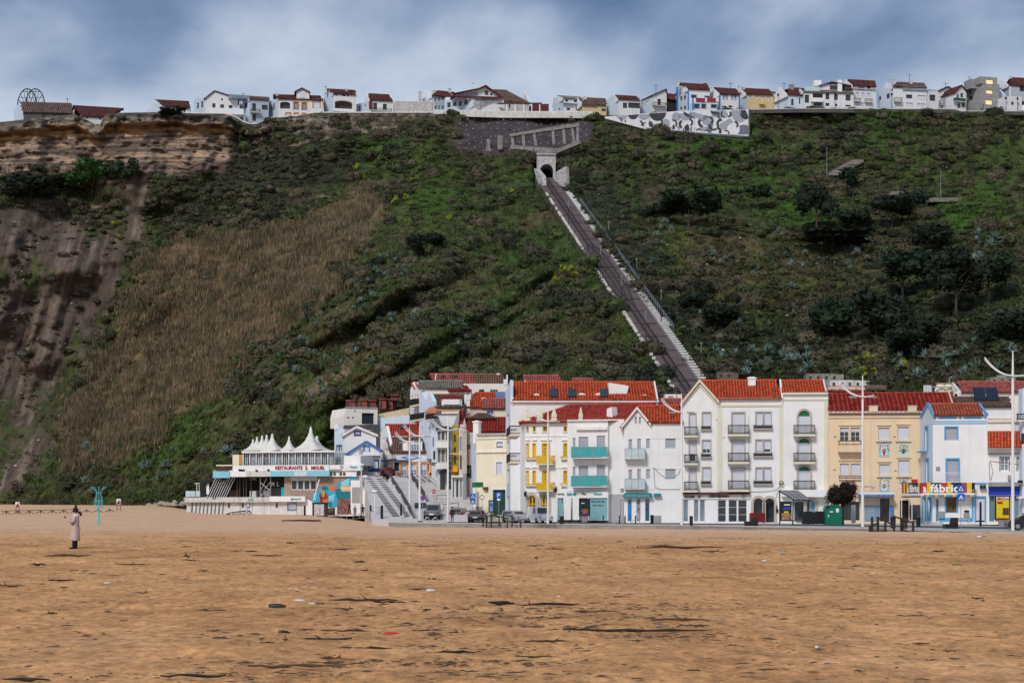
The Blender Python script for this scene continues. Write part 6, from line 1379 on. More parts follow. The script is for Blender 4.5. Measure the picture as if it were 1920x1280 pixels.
f.box(632,934,657,963,-.1,-.021,mat('reddish_mural_panel',(.26,.13,.11),noise=.8,nscale=2.5),'mural_panel');f.box(657.5,900,675.5,966,-1.6,0,white,'lift_tower');f.box(660,913,674.5,942,-1.66,-1.601,mat('grey_lift_panel',(.34,.34,.33),noise=.15),'tower_panel')
f.poly([(674,966),(697,968),(697,952),(677,905),(674,890)],-1.0,4,white,'side_stair_wall');f.poly([(684,966),(696,966),(695,960),(684,959)],-1.04,-1.001,mat('blue_patch',(.02,.22,.42)),'blue_base');f.poly([(676,890),(697,950),(697,946),(678,886)],-1.1,-.5,white,'stair_coping') if False else None
mb = MB();seg(588,938,599,898,-1.3,.1);f.put(mb,'leaning_white_pole',frame_w);f.box(612,952,625,966,-1.8,-1.2,mat('brown_slat',(.16,.09,.06),noise=.2),'wooden_steps');
f.box(436,852,448,872,.5,1.6,creaml,'store_cabin');f.box(448,852,455.5,871,.5,1.5,mat('ochre_panel',(.48,.27,.08)),'ochre_panel')
# glazed pavilion
for k in range(14):
    x0 = 455+k*12.2;x1 = x0+11.6
    if x1 > 626: break
    f.box(x0,847,x0+1.6,872,.15,.35,white,'pavilion_post');pnl = f.box(x0+1.6,848,x1+.6,871.5,.5,.56,glass_l if k % 3 else glass,'glazing_panel')
    f.box(x0+5,848,x0+6,871.5,.44,.49,frame_w,'glazing_bar',None);f.box(x0+8.5,848,x0+9.3,871.5,.44,.49,frame_w,'glazing_bar',None)
f.box(453,845,628,848,-.2,.5,white,'pavilion_beam');f.box(628,848,646,871,1.6,1.7,glass_l,'side_glazing')
for k in range(6): f.box(628+k*3,847,628.6+k*3,872,1.5,1.6,frame_w,'side_post')
mb = MB()
for y in (861,866): seg(455,y,645,y,-.45,.025)
for k in range(28): seg(455+k*7,860.5,455+k*7,871,-.45,.025)
f.put(mb,'terrace_railing',steel)
tent = mat('tent_canvas',(.66,.66,.60),noise=.12,nscale=.8,rough=.7)
def tentroof(cx,w,yt,ye,dd,ypk=None,fin=False):
    u,ze = f.L(cx,ye,dd);_,zp = f.L(cx,yt,dd);hw = w/2/F*255;h = zp-ze;mb = MB();n = 32;rows = [];prof = [(1,0),(.8,.07),(.62,.17),(.44,.32),(.29,.52),(.17,.76),(.10,.93),(.085,1)]
    for r,z in prof:
        for j in range(n):
            a = 2*math.pi*j/n;c,s = math.cos(a),math.sin(a);k = 1/max(abs(c),abs(s));sq = (1-.0)*r;rr = hw*1.08*r*((k if r > .5 else 1+(k-1)*r*2*.9));sag = 0 if r < .99 else -.0
            mb.v.append((u+c*rr,dd+s*rr,ze+h*z+(.10*h*math.cos(4*a)*(-1) if r == 1 else 0)*.6))
    for i in range(len(prof)-1):
        for j in range(n): j2 = (j+1) % n;mb.f.append((i*n+j,i*n+j2,(i+1)*n+j2,(i+1)*n+j));mb.mi.append(0)
    mb.f.append(tuple((len(prof)-1)*n+j for j in range(n)));mb.mi.append(0)
    t = f.put(mb,'tent_roof',tent,smooth=True);mb = MB();mb.lathe([(.085*hw*1.25,h-.05),(.085*hw*1.25,h+.12),(.03,h+.2+(.5 if fin else .15))],(u,dd,ze),8);mb.build('tent_cap',frame_w,t)
for (cx,w,yt,dd) in ((474.5,38,827,9),(482,40,823,7.5),(491.5,42,820.5,6),(500,42,819,4.5),(510.5,46,817,2.2),(542,34,822,2.5),(582.7,62,808,2.6),(594,50,821,6.5)): tentroof(cx,w,yt,846,dd,fin=cx == 582.7)
# kiosk and things in front
K = Bld('poster_kiosk','small dark kiosk papered with white posters in front of the restaurant mural','kiosk',585.5,246,613,246,bz=sandz(-27,246).item())
f = K.f;f.wall([(585.5,968),(613,968),(613,942),(585.5,942)],frame_d,1.8);f.box(585,941.5,613.5,943.5,-.15,1.95,black,'roof')
for x0,x1 in ((589,599.5),(600.5,607.5)): f.box(x0,944.5,x1,966.5,-.06,-.002,mat('poster_sheet',(.60,.60,.62),noise=.9,nscale=7),'poster')
f.box(600,944.3,608,945.6,-.08,-.061,pw,'title_strip') if False else None
# ------------------------------------------------------------------ funicular
def fpt(t,off,up=0):
    p = FT.lerp(FB,t);return Vector((p.x+off,p.y,p.z+up))
fun = empty('funicular_track',FT,label='funicular track descending the slope from a tunnel mouth to the roofs of the town',cat='funicular track')
fi = wm(fun).inverted();T0,T1_ = -.02,1.12
bedm = mat('track_bed',(.115,.085,.085),noise=.3,nscale=.6,bump=.3);railm = mat('rusty_rail',(.045,.035,.04),noise=.2,rough=.5,metal=.4)
def strip(mb,t0,t1,o0,o1,z0,z1,n=1):
    for i in range(n):
        a,b = t0+(t1-t0)*i/n,t0+(t1-t0)*(i+1)/n;vs = [fpt(a,o0,z1),fpt(a,o1,z1),fpt(b,o1,z1),fpt(b,o0,z1),fpt(a,o0,z0),fpt(a,o1,z0),fpt(b,o1,z0),fpt(b,o0,z0)]
        mb.add([fi @ v for v in vs],[(0,3,2,1),(4,5,6,7),(3,7,6,2),(0,4,7,3),(1,2,6,5),(0,1,5,4)])
mb = MB();strip(mb,T0,T1_,-2.3,2.2,-5,0,8);mb.build('track_bed',bedm,fun)
mb = MB()
def railpath(f0):
    pts = [fi @ fpt(T0+(T1_-T0)*k/80,f0(T0+(T1_-T0)*k/80),.22) for k in range(81)];mb.tube(pts,.075,4)
lp = lambda t: max(0.,1-abs(t-.62)/.17)**.5*1.05 if abs(t-.62) < .17 else 0.
lp = lambda t: 1.0*float(sstep(.40,.48,t)*(1-sstep(.62,.72,t)))
for s in (-1,1):
    for e in (-.5,.5): railpath(lambda t,s=s,e=e: -.25+s*lp(t)+e)
mb.build('rail',railm,fun)
mb = MB()
for k in range(150):
    t = T0+(T1_-T0)*k/150;w_ = .8+lp(t);strip(mb,t,t+.0012,-.25-w_,-.25+w_,0,.12)
mb.build('sleepers',mat('dark_sleeper',(.06,.045,.045),noise=.3),fun,kind='stuff')
for k in range(22): t = .05+k*.048;mb = MB();strip(mb,t,t+.0016,-2.2,2.1,0,.10);mb.build('cross_beam',railm,fun)
mb = MB();strip(mb,-.02,T1_,-2.55,-2.25,-2,.25,8);mb.build('left_kerb',mat('mossy_kerb',(.13,.13,.10),noise=.4),fun)
# white kerb stones along the left side: those that can be told apart
whs = mat('white_painted_stone',(.62,.60,.55),noise=.3,nscale=2,streak=.3)
for k in range(150):
    t = .10+k*.0066
    if rnd.random() < .25 or (.5 < t < .56): continue
    mb = MB();a = fi @ fpt(t,-2.45,.2);s = .22+rnd.random()*.1;mb.box(a.x-s,a.y-.25,a.z-.1,a.x+s,a.y+.3,a.z+.32);mb.build('kerb_stone',whs,fun)
# staircase on the right
stair = empty('funicular_stairs',FT+Vector((3,0,0)),label='long white stepped staircase running down the right side of the funicular track',cat='staircase');si = wm(stair).inverted()
mb = MB()
for k in range(120):
    t = .075+k*.0085;
    if t > 1.06: break
    off = 2.5+.0*(t);a = fpt(t,off,.05);b = fpt(t+.0042,off,.05);vs = [si @ p for p in (a,fpt(t,off+1.35,.05))]
    w0 = .85 if not (.74 < t < .78) else 1.3
    x0,x1 = vs[0].x,vs[0].x+w0*1.55;y0,z0 = vs[0].y,vs[0].z;mb.box(x0,y0-.75,z0-.4,x1,y0-.35,z0-.12)
mb.build('steps',mat('white_step',(.62,.61,.60),noise=.25,nscale=2),stair,kind='stuff')
mb = MB()
for i in range(8):
    a,b = .075+i*.123,.075+(i+1)*.123;vs = [fpt(a,2.2,.1),fpt(a,2.5,.1),fpt(b,2.5,.1),fpt(b,2.2,.1),fpt(a,2.2,-2),fpt(a,2.5,-2),fpt(b,2.5,-2),fpt(b,2.2,-2)];mb.add([si @ v for v in vs],[(0,3,2,1),(3,7,6,2),(0,4,7,3),(1,2,6,5)])
    vs = [fpt(a,2.5,-.5),fpt(a,3.7,-.45),fpt(b,3.7,-.45),fpt(b,2.5,-.5),fpt(a,2.5,-3),fpt(a,3.9,-3),fpt(b,3.9,-3),fpt(b,2.5,-3)];mb.add([si @ v for v in vs],[(0,3,2,1),(3,7,6,2),(0,4,7,3),(1,2,6,5)])
mb.build('stair_base',mat('dark_stair_base',(.16,.15,.15),noise=.3),stair)
mb = MB();br = mat('blue_grey_railing',(.17,.19,.24),rough=.4)
for h in (.55,1.0): mb.tube([si @ fpt(t,4.05,h+.1) for t in np.linspace(.16,.80,20)],.06,4)
for t in np.linspace(.16,.80,60): mb.tube([si @ fpt(t,4.05,-.3),si @ fpt(t,4.05,1.1)],.04,4)
mb.build('railing',br,stair)
for i,t in enumerate((.30,.43,.56,.62,.70,.76,.84,.95)):
    for off,nm in ((-1.9,'left'),(3.2,'right')):
        if (i+(off > 0)) % 2: continue
        p = fpt(t,off,0);r = empty('line_pole',p,label='%s dark cable pole down from the tunnel, %s of the funicular track' % (('topmost','second','third','fourth','fifth','sixth','seventh','lowest')[i],nm),cat='pole',group='poles along the funicular');mb = MB();mb.tube([(0,0,-.3),(0,0,3.6)],.07,5,.05);mb.build('pole',iron,r);mb = MB();mb.tube([(0,0,3.6),(0,0,5.2)],.05,5);mb.box(-.2,-.1,5.1,.2,.1,5.2);mb.build('lamp_head',steel,r)
# tunnel mouth
tp = Bld('tunnel_portal','whitewashed tunnel mouth with a dark arch at the top of the funicular','tunnel portal',1007,443,1042,443,bz=FT.z-1.5);f = tp.f
wp = mat('peeling_whitewash',(.50,.47,.47),noise=.45,nscale=1.1,streak=.9,bump=.3)
h = [f.L(1012.5,345),f.L(1037,345)]+[f.L(1024.8+12.3*math.cos(a),320-12.5*math.sin(a)) for a in np.linspace(0,math.pi,11)]
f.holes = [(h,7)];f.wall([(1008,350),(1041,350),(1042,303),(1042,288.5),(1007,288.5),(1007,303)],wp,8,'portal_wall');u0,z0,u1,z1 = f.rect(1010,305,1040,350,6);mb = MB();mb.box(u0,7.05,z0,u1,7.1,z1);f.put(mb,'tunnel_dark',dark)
f.box(1006,287.5,1043,290,-.4,0,wp,'cornice')
wr = Bld('right_wing_wall','whitewashed wing wall right of the tunnel mouth','wall',1039,440,1062,436,bz=FT.z-3);wr.f.wall([(1040,345),(1062,352),(1060,312),(1050,318),(1039,325)],wp,1)
wl = Bld('left_wing_wall','mottled whitewashed wing wall left of the tunnel mouth','wall',1000,440,1018,434,bz=FT.z-4);wl.f.wall([(1004,328),(1012,352),(1018,352),(1016,330),(1006,318),(1001,316)],wp,1)
# concrete frame on the rock face
cf = Bld('concrete_gallery','ruined concrete frame of posts and a slanting beam on the rock face above the tunnel','concrete frame',957,462,1088,456,bz=88);f = cf.f
co = mat('weathered_concrete',(.24,.228,.222),noise=.45,nscale=.9,bump=.4,streak=.5)
f.poly([(956,256),(1086,237),(1086,231),(1060,234),(956,251)],-1,.4,co,'slanting_beam')
for x0,xb in ((957,960),(978,980),(999,1002),(1034,1036),(1054,1056),(1070,1074)): y0 = 254-(x0-957)*.15;f.poly([(xb,276-(x0-957)*.06),(xb+5.5,276-(x0-957)*.06),(x0+5,y0),(x0,y0)],-.8,.2,co,'post')
f.poly([(957,279),(1045,287),(1088,269),(1086,263),(1046,278.5),(957,272)],-1.4,.3,co,'base_slab');f.box(985,281,1042,288,-1.8,-1.41,co,'arch_fascia')
f.poly([(1080,264),(1085,264),(1086,231),(1081,231)],-.8,.2,co,'post')
cb = Bld('concrete_buttress','small concrete buttress on the rock face left of the concrete frame','buttress',911,466,923,466,bz=86);cb.f.wall([(909,291),(922,291),(918,266),(919,261),(912,261),(913,266)],co,1.5);cb.f.box(933,254,942,280,-.3,0,co,'pier')
# ------------------------------------------------------------------ wall along the brink and the painted wall
def brink(name,label,px0,px1,hh,m,cap=None,capm=None,dy=-1.2,cat='wall'):
    root = empty(name,P(px0,topy(px0),486),label=label,cat=cat);iv = wm(root).inverted();n = max(2,int((px1-px0)/12));pts = []
    for k in range(n+1):
        px = px0+(px1-px0)*k/n;y = float(topy(px));Y = float(hillY(np.array([px]),np.array([y]))[0])+dy;pts.append((px,y,Y))
    def rib(y0,y1,d,mm,nm):
        mb = MB();V = []
        for px,y,Y in pts: a = P(px,y+y1,Y);V += [iv @ P(px,y+y0,Y),iv @ a,iv @ (P(px,y+y0,Y)+Vector((0,d,0))),iv @ (a+Vector((0,d,0)))]
        F_ = []
        for k in range(n): a = 4*k;b = a+4;F_ += [(a+1,b+1,b,a),(a+2,b+2,b+3,a+3),(a,b,b+2,a+2)]
        mb.add(V,F_+[(0,2,3,1),(4*n,4*n+1,4*n+3,4*n+2)]);mb.build(nm,mm,root)
    rib(-hh,6,.5,m,'wall');
    if cap: rib(-hh-cap,-hh,.8,capm,'coping')
dkw = mat('dark_old_wall',(.085,.08,.075),noise=.35,nscale=.4,streak=.5,bump=.3)
brink('cliff_edge_wall','winding dark stone parapet with white coping along the cliff top at left',346,812,.5,dkw,1.6,white2)
brink('white_terrace_wall','white terrace wall on the brink above the netted rock face',812,1112,5.5,white_old,.8,white)
brink('dark_brink_wall','long dark retaining wall with thin white coping along the right-hand brink',1404,1935,1.0,dkw,1.0,white_old,dy=-2)
def mural():
    b = Bld('mural_wall','long white retaining wall painted with grey and black circles and waves','mural wall',1134,477,1406,473,bz=90);f = b.f
    f.wall([(1134,222),(1212,243),(1300,252),(1406,259),(1406,205.5),(1330,206.5),(1280,208),(1218,212),(1134,219)],mat('mural_white',(.66,.67,.70),noise=.08,streak=.1),2)
    f.poly([(1212,243),(1300,252),(1406,259),(1406,255.5),(1300,248),(1212,239.5)],-.15,-.02,mat('mural_dark_plinth',(.10,.10,.11),noise=.5),'plinth');f.box(1403.5,205,1406.5,259,-.4,.1,dkw,'end_pier')
    cs = [mat('mural_pale_grey',(.32,.34,.40),noise=.06),mat('mural_mid_grey',(.15,.16,.20),noise=.06),mat('mural_dark',(.045,.047,.06),noise=.1),mat('mural_white2',(.68,.68,.72),noise=.04)]
    def top(x): return float(np.interp(x,[1134,1218,1280,1330,1406],[219,212,208,206.5,205.5]))+.8
    def bot(x): return float(np.interp(x,[1134,1212,1300,1406],[222,239,247.5,255]))-.8
    def shape(pts,c,d):
        pts = [(min(1403,x),min(max(y,top(min(x,1403))),bot(min(x,1403)))) for x,y in pts];out = [pts[0]]
        for p in pts[1:]:
            if abs(p[0]-out[-1][0])+abs(p[1]-out[-1][1]) > .3: out.append(p)
        if len(out) > 3 and abs(out[0][0]-out[-1][0])+abs(out[0][1]-out[-1][1]) < .3: out.pop()
        if len(out) > 2: f.poly(out,-.03-d*.02,-.011-d*.02,cs[c],'painted_shape')
    def circ(cx,cy,r,c,d,a0=0,a1=360): shape([(cx+r*math.cos(R(a)),cy-r*math.sin(R(a))) for a in np.linspace(a0,a1,22 if a1-a0 > 300 else 14)[:(-1 if a1-a0 > 350 else None)]],c,d)
    for cx,cy,r,c,a0,a1 in ((1166,214,11,0,180,360),(1187,214,10,2,180,360),(1207,214,11,0,180,360),(1233,211,16,2,180,360),(1268,219,8,0,0,360),(1285,213,13,0,180,360),(1295,208,14,2,180,300),(1312,208,20,0,180,330),(1342,207,10,2,180,330),(1350,220,16,0,0,180),(1357,215,13,1,150,260),(1388,212,17,0,90,300),(1398,213,11,2,90,330),(1395,252,18,1,0,200),(1248,231,8,0,0,360),(1325,226,9,0,0,360),(1362,233,13,0,180,420),(1375,243,12,3,0,360),(1338,240,12,1,90,250),(1305,232,10,3,0,360),(1320,238,9,0,180,360)): circ(cx,cy,r,c,1 if c != 3 else 2,a0,a1)
    def cres(cx,cy,r,c,a,k=.55):
        o = [(cx+r*math.cos(R(a+t)),cy-r*math.sin(R(a+t))) for t in np.linspace(-80,80,9)];i = [(cx+r*k*math.cos(R(a+t))*.9,cy-r*k*math.sin(R(a+t))) for t in np.linspace(70,-70,7)];shape(o+i,c,3)
    rr = random.Random(9)
    for cx,cy,r,a in ((1162,226,5,20),(1175,228,4,200),(1200,232,6,20),(1210,234,5,160),(1222,232,6,190),(1236,229,7,10),(1262,232,8,30),(1280,233,8,180),(1292,230,8,10),(1289,240,6,200),(1317,230,9,200),(1330,226,8,20),(1338,236,9,240),(1352,232,9,160),(1358,214,7,200),(1366,214,6,-20),(1378,234,7,20),(1345,246,8,20),(1310,246,5,90),(1300,243,6,200),(1325,248,5,60),(1362,250,6,40),(1250,239,5,180),(1270,241,4,20)): cres(cx,cy,r,2,a,rr.uniform(.45,.7))
    for x,w_,h_ in ((1222,3,8),(1247,4,6),(1263,3,7),(1289,4,10)): y = bot(x)-1;shape([(x-w_,y),(x+w_,y),(x+w_*.6,y-h_),(x,y-h_-2),(x-w_*.6,y-h_)],2,2)
    for x in range(1330,1352,4): f.box(x,251.5-(x < 1340),x+2.6,254.5,-.2,-.151,cs[3],'painted_letter_mark',None) if False else None
    # creases between wall panels
    for x in (1217,1302): f.box(x,top(x)+1,x+.5,bot(x)-1,-.12,-.09,cs[1],'panel_joint',None)
mural()
# ------------------------------------------------------------------ houses along the brink
winm = mat('dull_window',(.05,.055,.065),rough=.2,noise=.3)
def hh(label,x0,x1,ye,yb,m=white,wins=(),side=None,roof=None,gab=None,Y=497,D=9,chim=(),boxes=(),fr=frame_d,extra=None,cat='house',name='hilltop_house',arch=(),tri=None):
    """one house of the row on the headland. side = (px, eave row) of a receding left wall; roof = (ridge row, hue, ridge px0, px1)"""
    b = Bld(name,label,cat,x0,Y,x1,Y+1.5,bz=P(0,206,Y).z-1,group=None);f = b.f;yb = yb+5
    for w_ in wins:
        k = dict(k='glass',fr=fr,pm=winm,ft=.09,rec=.2)
        if len(w_) > 4: k.update(w_[4])
        f.win(*w_[:4],**k)
    out = [(x0,yb),(x1,yb),(x1,ye)]+([gab] if gab else [])+[(x0,tri if tri else ye)]
    f.wall(out,m,D)
    if side:
        s = Fac(b,side[0],Y+6.5,x0,Y)
        for w_ in (side[2] if len(side) > 2 else ()): s.win(*w_,k='glass',fr=fr,pm=winm,ft=.09)
        s.wall([(side[0],yb),(x0,yb),(x0,ye),]+([((side[0]+x0)/2,side[3])] if len(side) > 3 and side[3] else [])+[(side[0],side[1])],mat('shaded_blue_render',(.55,.62,.72),noise=.1,streak=.3) if m is not greyr else greyr,.5,'side_wall')  # shade of the left walls put into a darker, bluer colour
    if roof: f.roof(x0-1,x1+1,ye+.3,roof[2] if len(roof) > 2 else x0,roof[3] if len(roof) > 3 else x1,roof[0],{'maroon': 'topred','red': 'topred','dark': 'topred','old': 'brown'}.get(roof[1],roof[1]),dr=D/2,pitch=.5,row=.8,gable='lr' if not gab else None,de=-.4,amp=.13)
    if gab and not roof:
        f.gable(x0-1,ye+1,gab[0],gab[1]-1,x1+1,ye+1,D,'topred',over=.4,pitch=.6,row=.9)
    for c in chim: f.chimney(c[0],c[1],c[2],c[3],3,c[4] if len(c) > 4 else white_old,d=1)
    for bx in boxes: f.box(*bx)
    if extra: extra(b,f)
    return b
BW = mat('distant_white',(.70,.70,.71),noise=.1,streak=.3);BG = mat('distant_grey_blue',(.42,.47,.53),noise=.15,streak=.35);YL = mat('distant_yellow',(.60,.47,.26),noise=.12,streak=.25)
blt = dict(k='blind',bm=blind);tw = dict(pm=mat('teal_tinted_pane',(.03,.28,.30),rough=.2),fr=frame_w)
def bal(x0,y0,x1,y1,kind='bars',m=None): return lambda b,f: f.balc(x0,y0,x1,y1,ys=y1+1,kind=kind,m=m or iron,d=1.2,pitch=.22)
# far left group (on the promontory)
hh('long low stone house with a mossy roof at the far left of the cliff top',44,136,211,228,dkw,[(80,214,84,221),(100,213,104,222),(112,213,118,222)],side=(26,210,(),193),roof=(193,'old',37,132),Y=481,D=9)
hh('low white house with a long red roof on the promontory',155,194,218.5,228,BW,[(162,220,165,223),(186,221,189,225)],roof=(201,'maroon',136,232),Y=478,D=12)
hh('small dark red shed on the edge between the mossy and the red roof',140,155,218,234,mat('oxide_red_shed',(.16,.03,.03),noise=.3),Y=474,D=3)
hh('grey stone gable house with a dark red roof standing alone on the cliff',309,356,200,214,BW,[(322,203,326,207)],Y=485,side=(272,213,(),187.5),roof=(189,'dark',291,352),D=9)
hh('white villa with a columned balcony at the left end of the house row',385,446,184,231,BW,[(398,194,404,204),(413,196,420,205),(429,197.5,436,206),(415,181+3.5,418,189),(418,216,424,226,dict(frac=1)),(430,217,440,227)],side=(364,184,((369,193,373,204),(377,190,381,202)),0),gab=(402,171.5),extra=lambda b,f: (f.balc(392,203,457,212,ys=214,kind='solid',m=white,sm=white,d=3.5),f.box(411,214,415,228,-3.3,-2.9,white,'column'),f.box(430,214,434,230,-3.3,-2.9,white,'column'),f.box(415,228,455,235,-3.4,-.1,white,'lower_wall')))
hh('grey-blue house with a glazed attic right of the white villa',468,504,186,234,BG,[(473,194,480,208),(491,197,502,206),(473,214,480,227)],side=(449,180,((458,192,464,203),)),roof=(182,'brown'),chim=((455,174,459,180),),boxes=((430,178,468,184.5,.5,4,glass_l,'glazed_attic'),),extra=bal(471,205,488,210))
hh('white house with orange window surrounds and an arched loggia',522,605,186,221,BW,[(525,191,544,204,dict(arch=.35,rec=.8)),(551,191.5,559,206,dict(sur=frame_o,sw=.3,pm=glass_l)),(566.5,192.5,574.5,207,dict(sur=frame_o,sw=.3,pm=glass_l)),(587,189,600,203,dict(sur=frame_o,sw=.25,**blt)),(536,212,545,219,dict(sur=frame_o,sw=.25,**blt)),(552,212,559,219,dict(sur=frame_o,sw=.25,**blt)),(567,213,574,219,dict(sur=frame_o,sw=.25,**blt))],side=(503,190,((507,197,509,208),(512,194,515,206))),roof=(179,'maroon',512,600),chim=((517,175,522,182),),extra=lambda b,f: (f.poly([(556,186),(580,186),(580,172),(566,166),(556,171)],.2,4,BW,'dormer'),f.box(563,174,571,183,.1,.19,blind,'dormer_window'),f.poly([(552,171),(566,164),(582,172),(582,174),(566,166.5),(552,173)],-.3,4.5,mat('dark_red_eave',(.14,.03,.025)),'dormer_roof')))
hh('white house with a wide arched balcony and a slate side wall',625,667,176,212,BW,[(627,176.8,632,179.6),(641.5,177,648,180.5),(651,178,654,181),(627,188.5,661,205,dict(arch=.3,rec=1.2,nx=4,pm=mat('brown_tinted_glass',(.10,.06,.05),noise=.5)))],side=(607,178,(),168),roof=(168.5,'dark',613,666),chim=((610,161,613,169),(648,166,652,171)),extra=lambda b,f: f.balc(625,204,662,207,ys=209,kind='solid',m=white,sm=white,d=1))
hh('white house with a big dark hipped roof and a dark red strip on its wall',694,736,188,212,BW,[(700,193,707,206),(718,195,725.5,206,dict(fr=frame_g,pm=mat('dark_green_door',(.02,.06,.05))))],side=(668,196,((672,200,675,206),(684,195,686,200)),0),roof=(177,'dark',692,728),boxes=((692,187,698,204,-.3,0,mat('oxide_red_shed',(1,1,1)),'red_wall_strip'),),extra=bal(697,203,735,207),chim=((692,175,697,179,blind_t),))
hh('low weathered white wall building with rusty streaks',740,815,190,212,mat('rusty_streaked_white',(.55,.52,.49),noise=.35,streak=.7),[],Y=495,D=5)
hh('pale blue-white house with teal shutters behind the bay-windowed villa',811,834,180,212,BG,[(815,182.5,819.5,191,tw),(822,181,826,190,tw),(828.5,179.5+1,833,188.5,tw),(815,199,819.5,208,tw),(822,198,826,207,tw),(828.5,199,833,207,tw)],side=(785,184,()),roof=(172,'maroon',820,852),Y=500,chim=((787,171,791,181),(813,169,818,176),(843,165,846,171)))
hh('villa with a band of arched teal windows and a rising dark roof',884,945,183,215,BW,[(885.5,184.5,899,194,dict(arch=.2,nx=2,**tw)),(901.5,184.5,915,194,dict(arch=.2,nx=2,**tw)),(920,185,929,195,dict(arch=.2,nx=2,**tw)),(932,187,941,196,dict(arch=.2,**tw)),(870,207-1,876,209),(897,204,903,208)],side=(835,188,((837.5,192,845,202),(848,190.5,856,200),(859,189,866,199),(869,187,877,197)),0),fr=frame_w,Y=494,
   extra=lambda b,f: (f.poly([(856,183),(898,183),(898,166),(856,173)],1,6,BW,'upper_storey'),f.poly([(898,183),(944,183),(925,169),(911,160.5),(898,165)],.9,6,BW,'upper_gable'),f.box(909,170,915.5,178,.8,.89,winm,'attic_window'),f.box(919,175,923,179,.8,.89,winm,'attic_window'),
                       f.poly([(850,174.5),(898,165),(911,159),(946,184),(946,186),(911,161.5),(898,167),(850,176.5)],-.2,7,mat('dark_red_eave',(1,1,1)),'roof_edge'),[f.box(x,171+(900-x)*.12,x+6,178+(900-x)*.1,.85,.95,glass_l,'attic_pane') for x in (858,866,874,882,889)],f.box(835,180,944,182.6,-.6,.5,mat('dark_red_eave',(1,1,1)),'bay_roof')),chim=((887.5,154,891,165),))
hh('old dirty-white house with a large brown roof right of the villa',945,992,191,212,mat('rusty_streaked_white',(1,1,1)),[(954,196,957,203)],roof=(169,'brown',925,950),Y=503,D=12)
hh('dark red garden building behind the white pergola',1000,1029,195,210,mat('oxide_red_shed',(1,1,1)),[],Y=505,D=4)
pg = Bld('white_pergola','white pergola with slim posts on the terrace','pergola',935,494,1016,494,bz=P(0,210,494).z)
for x in (949,965,981,996,1011): pg.f.box(x,194,x+2,212,-.2,.2,white,'post')
pg.f.box(933,192.5,1016,194.5,-.4,.4,mat('brown_beam',(.12,.07,.06)),'beam')
hh('small white two-storey house right of the pergola',1057,1091,184.5,212,BW,[(1059,186.5,1065,191),(1076,187.5,1082,192),(1063,202,1069,207),(1079.5,203,1086,207)],side=(1037,184,((1047,203,1050,206),),182),roof=(181,'grey',1045,1088),boxes=((1055,193,1092,194.5,-.8,0,BG,'ledge'),))
hh('yellow house with a tiled upper wall beside the left end of the mural',1092,1137,196,216,YL,[(1111,211-1,1114,216),(1117,210,1121,216),(1128,204,1136,209)],side=None,roof=(184.5,'old',1096,1135),chim=((1095,181,1100,185),),Y=494,boxes=((1092,196,1118,198,-.5,0,mat('brown_beam',(1,1,1)),'eave'),))
hh('blue-sided white house with a dark red roof above the left of the mural',1160,1200,186.5,216,BW,[(1168,193,1176,203),(1178,193,1200,203,dict(nx=5))],side=(1136,190,(),178.5),roof=(180,'maroon',1154,1193),chim=((1156,180,1160,184),),Y=492)
hh('white house with a slanting monopitch roof and a balcony above the mural',1224,1250,178,212,BW,[(1233,186,1239.5,198,dict(frac=1))],side=(1201,185,((1210,189,1218,195),(1204,191,1206,198))),Y=492,gab=(1249,168.5),extra=bal(1226,192,1250,197.5))
hh('dark building with a red tiled roof between the slanting-roofed and the blue-edged house',1250,1270,187,210,mat('black_wall',(.03,.03,.035)),[],roof=(177,'maroon'),Y=500)
hh('tall white house with blue corner strips and a dark red roof',1291,1331,167.5,208,BW,[(1297,179,1305,184,dict(sur=frame_b,sw=.2)),(1322,181,1330,190,dict(sur=frame_b,sw=.2))],side=(1269,159,((1275,181,1279,189),(1282,179,1286,187),(1275,201,1279,206),(1282,199,1286,206)),0),roof=(157.5,'maroon',1275,1326),chim=((1270,152,1273.5,158),(1320,156,1326,166,blind_t),(1308,161,1311,166)),boxes=((1289.8,168,1291.5,210,-.2,0,frame_b,'blue_strip'),(1269,160,1270.5,210,6,6.5,frame_b,'blue_strip')),Y=492)
hh('white terrace house front with blue-framed windows and red tiled parapet',1300,1345,191,210,BW,[(1302.5,196,1311,204,dict(sur=frame_b,sw=.2)),(1316,196,1323,204,dict(sur=frame_b,sw=.2)),(1334,197,1343,203,dict(sur=frame_b,sw=.2))],Y=489,D=3,boxes=((1306,184,1322,190.5,-.3,.3,mat('red_tile_panel',(.30,.035,.03)),'red_panel'),(1326,184,1342,190.5,-.3,.3,mat('red_tile_panel',(1,1,1)),'red_panel'),(1298.5,184,1300.5,210,-.2,.1,frame_b,'blue_strip'),(1322,183,1326,191,-.2,.4,BW,'parapet_pier'),(1342,182,1348,191,-.2,.4,BW,'parapet_pier')))
hh('white house with blue edges and a bright red roof beside the yellow house',1350,1387,176.5,205,BW,[(1357,178.5,1362.5,187,dict(sur=frame_b,sw=.25,**blt)),(1373,179,1379,188,dict(sur=frame_b,sw=.25,**blt)),(1353,199,1363,202),(1366,198,1373,202)],side=(1336,168,((1340,180,1344,185),)),roof=(166,'red',1339,1380),chim=((1332,163,1335,168),),boxes=((1348.5,177,1350.5,207,-.2,0,frame_b,'blue_strip'),(1385.5,177,1387.5,207,-.2,0,frame_b,'blue_strip')),Y=491)
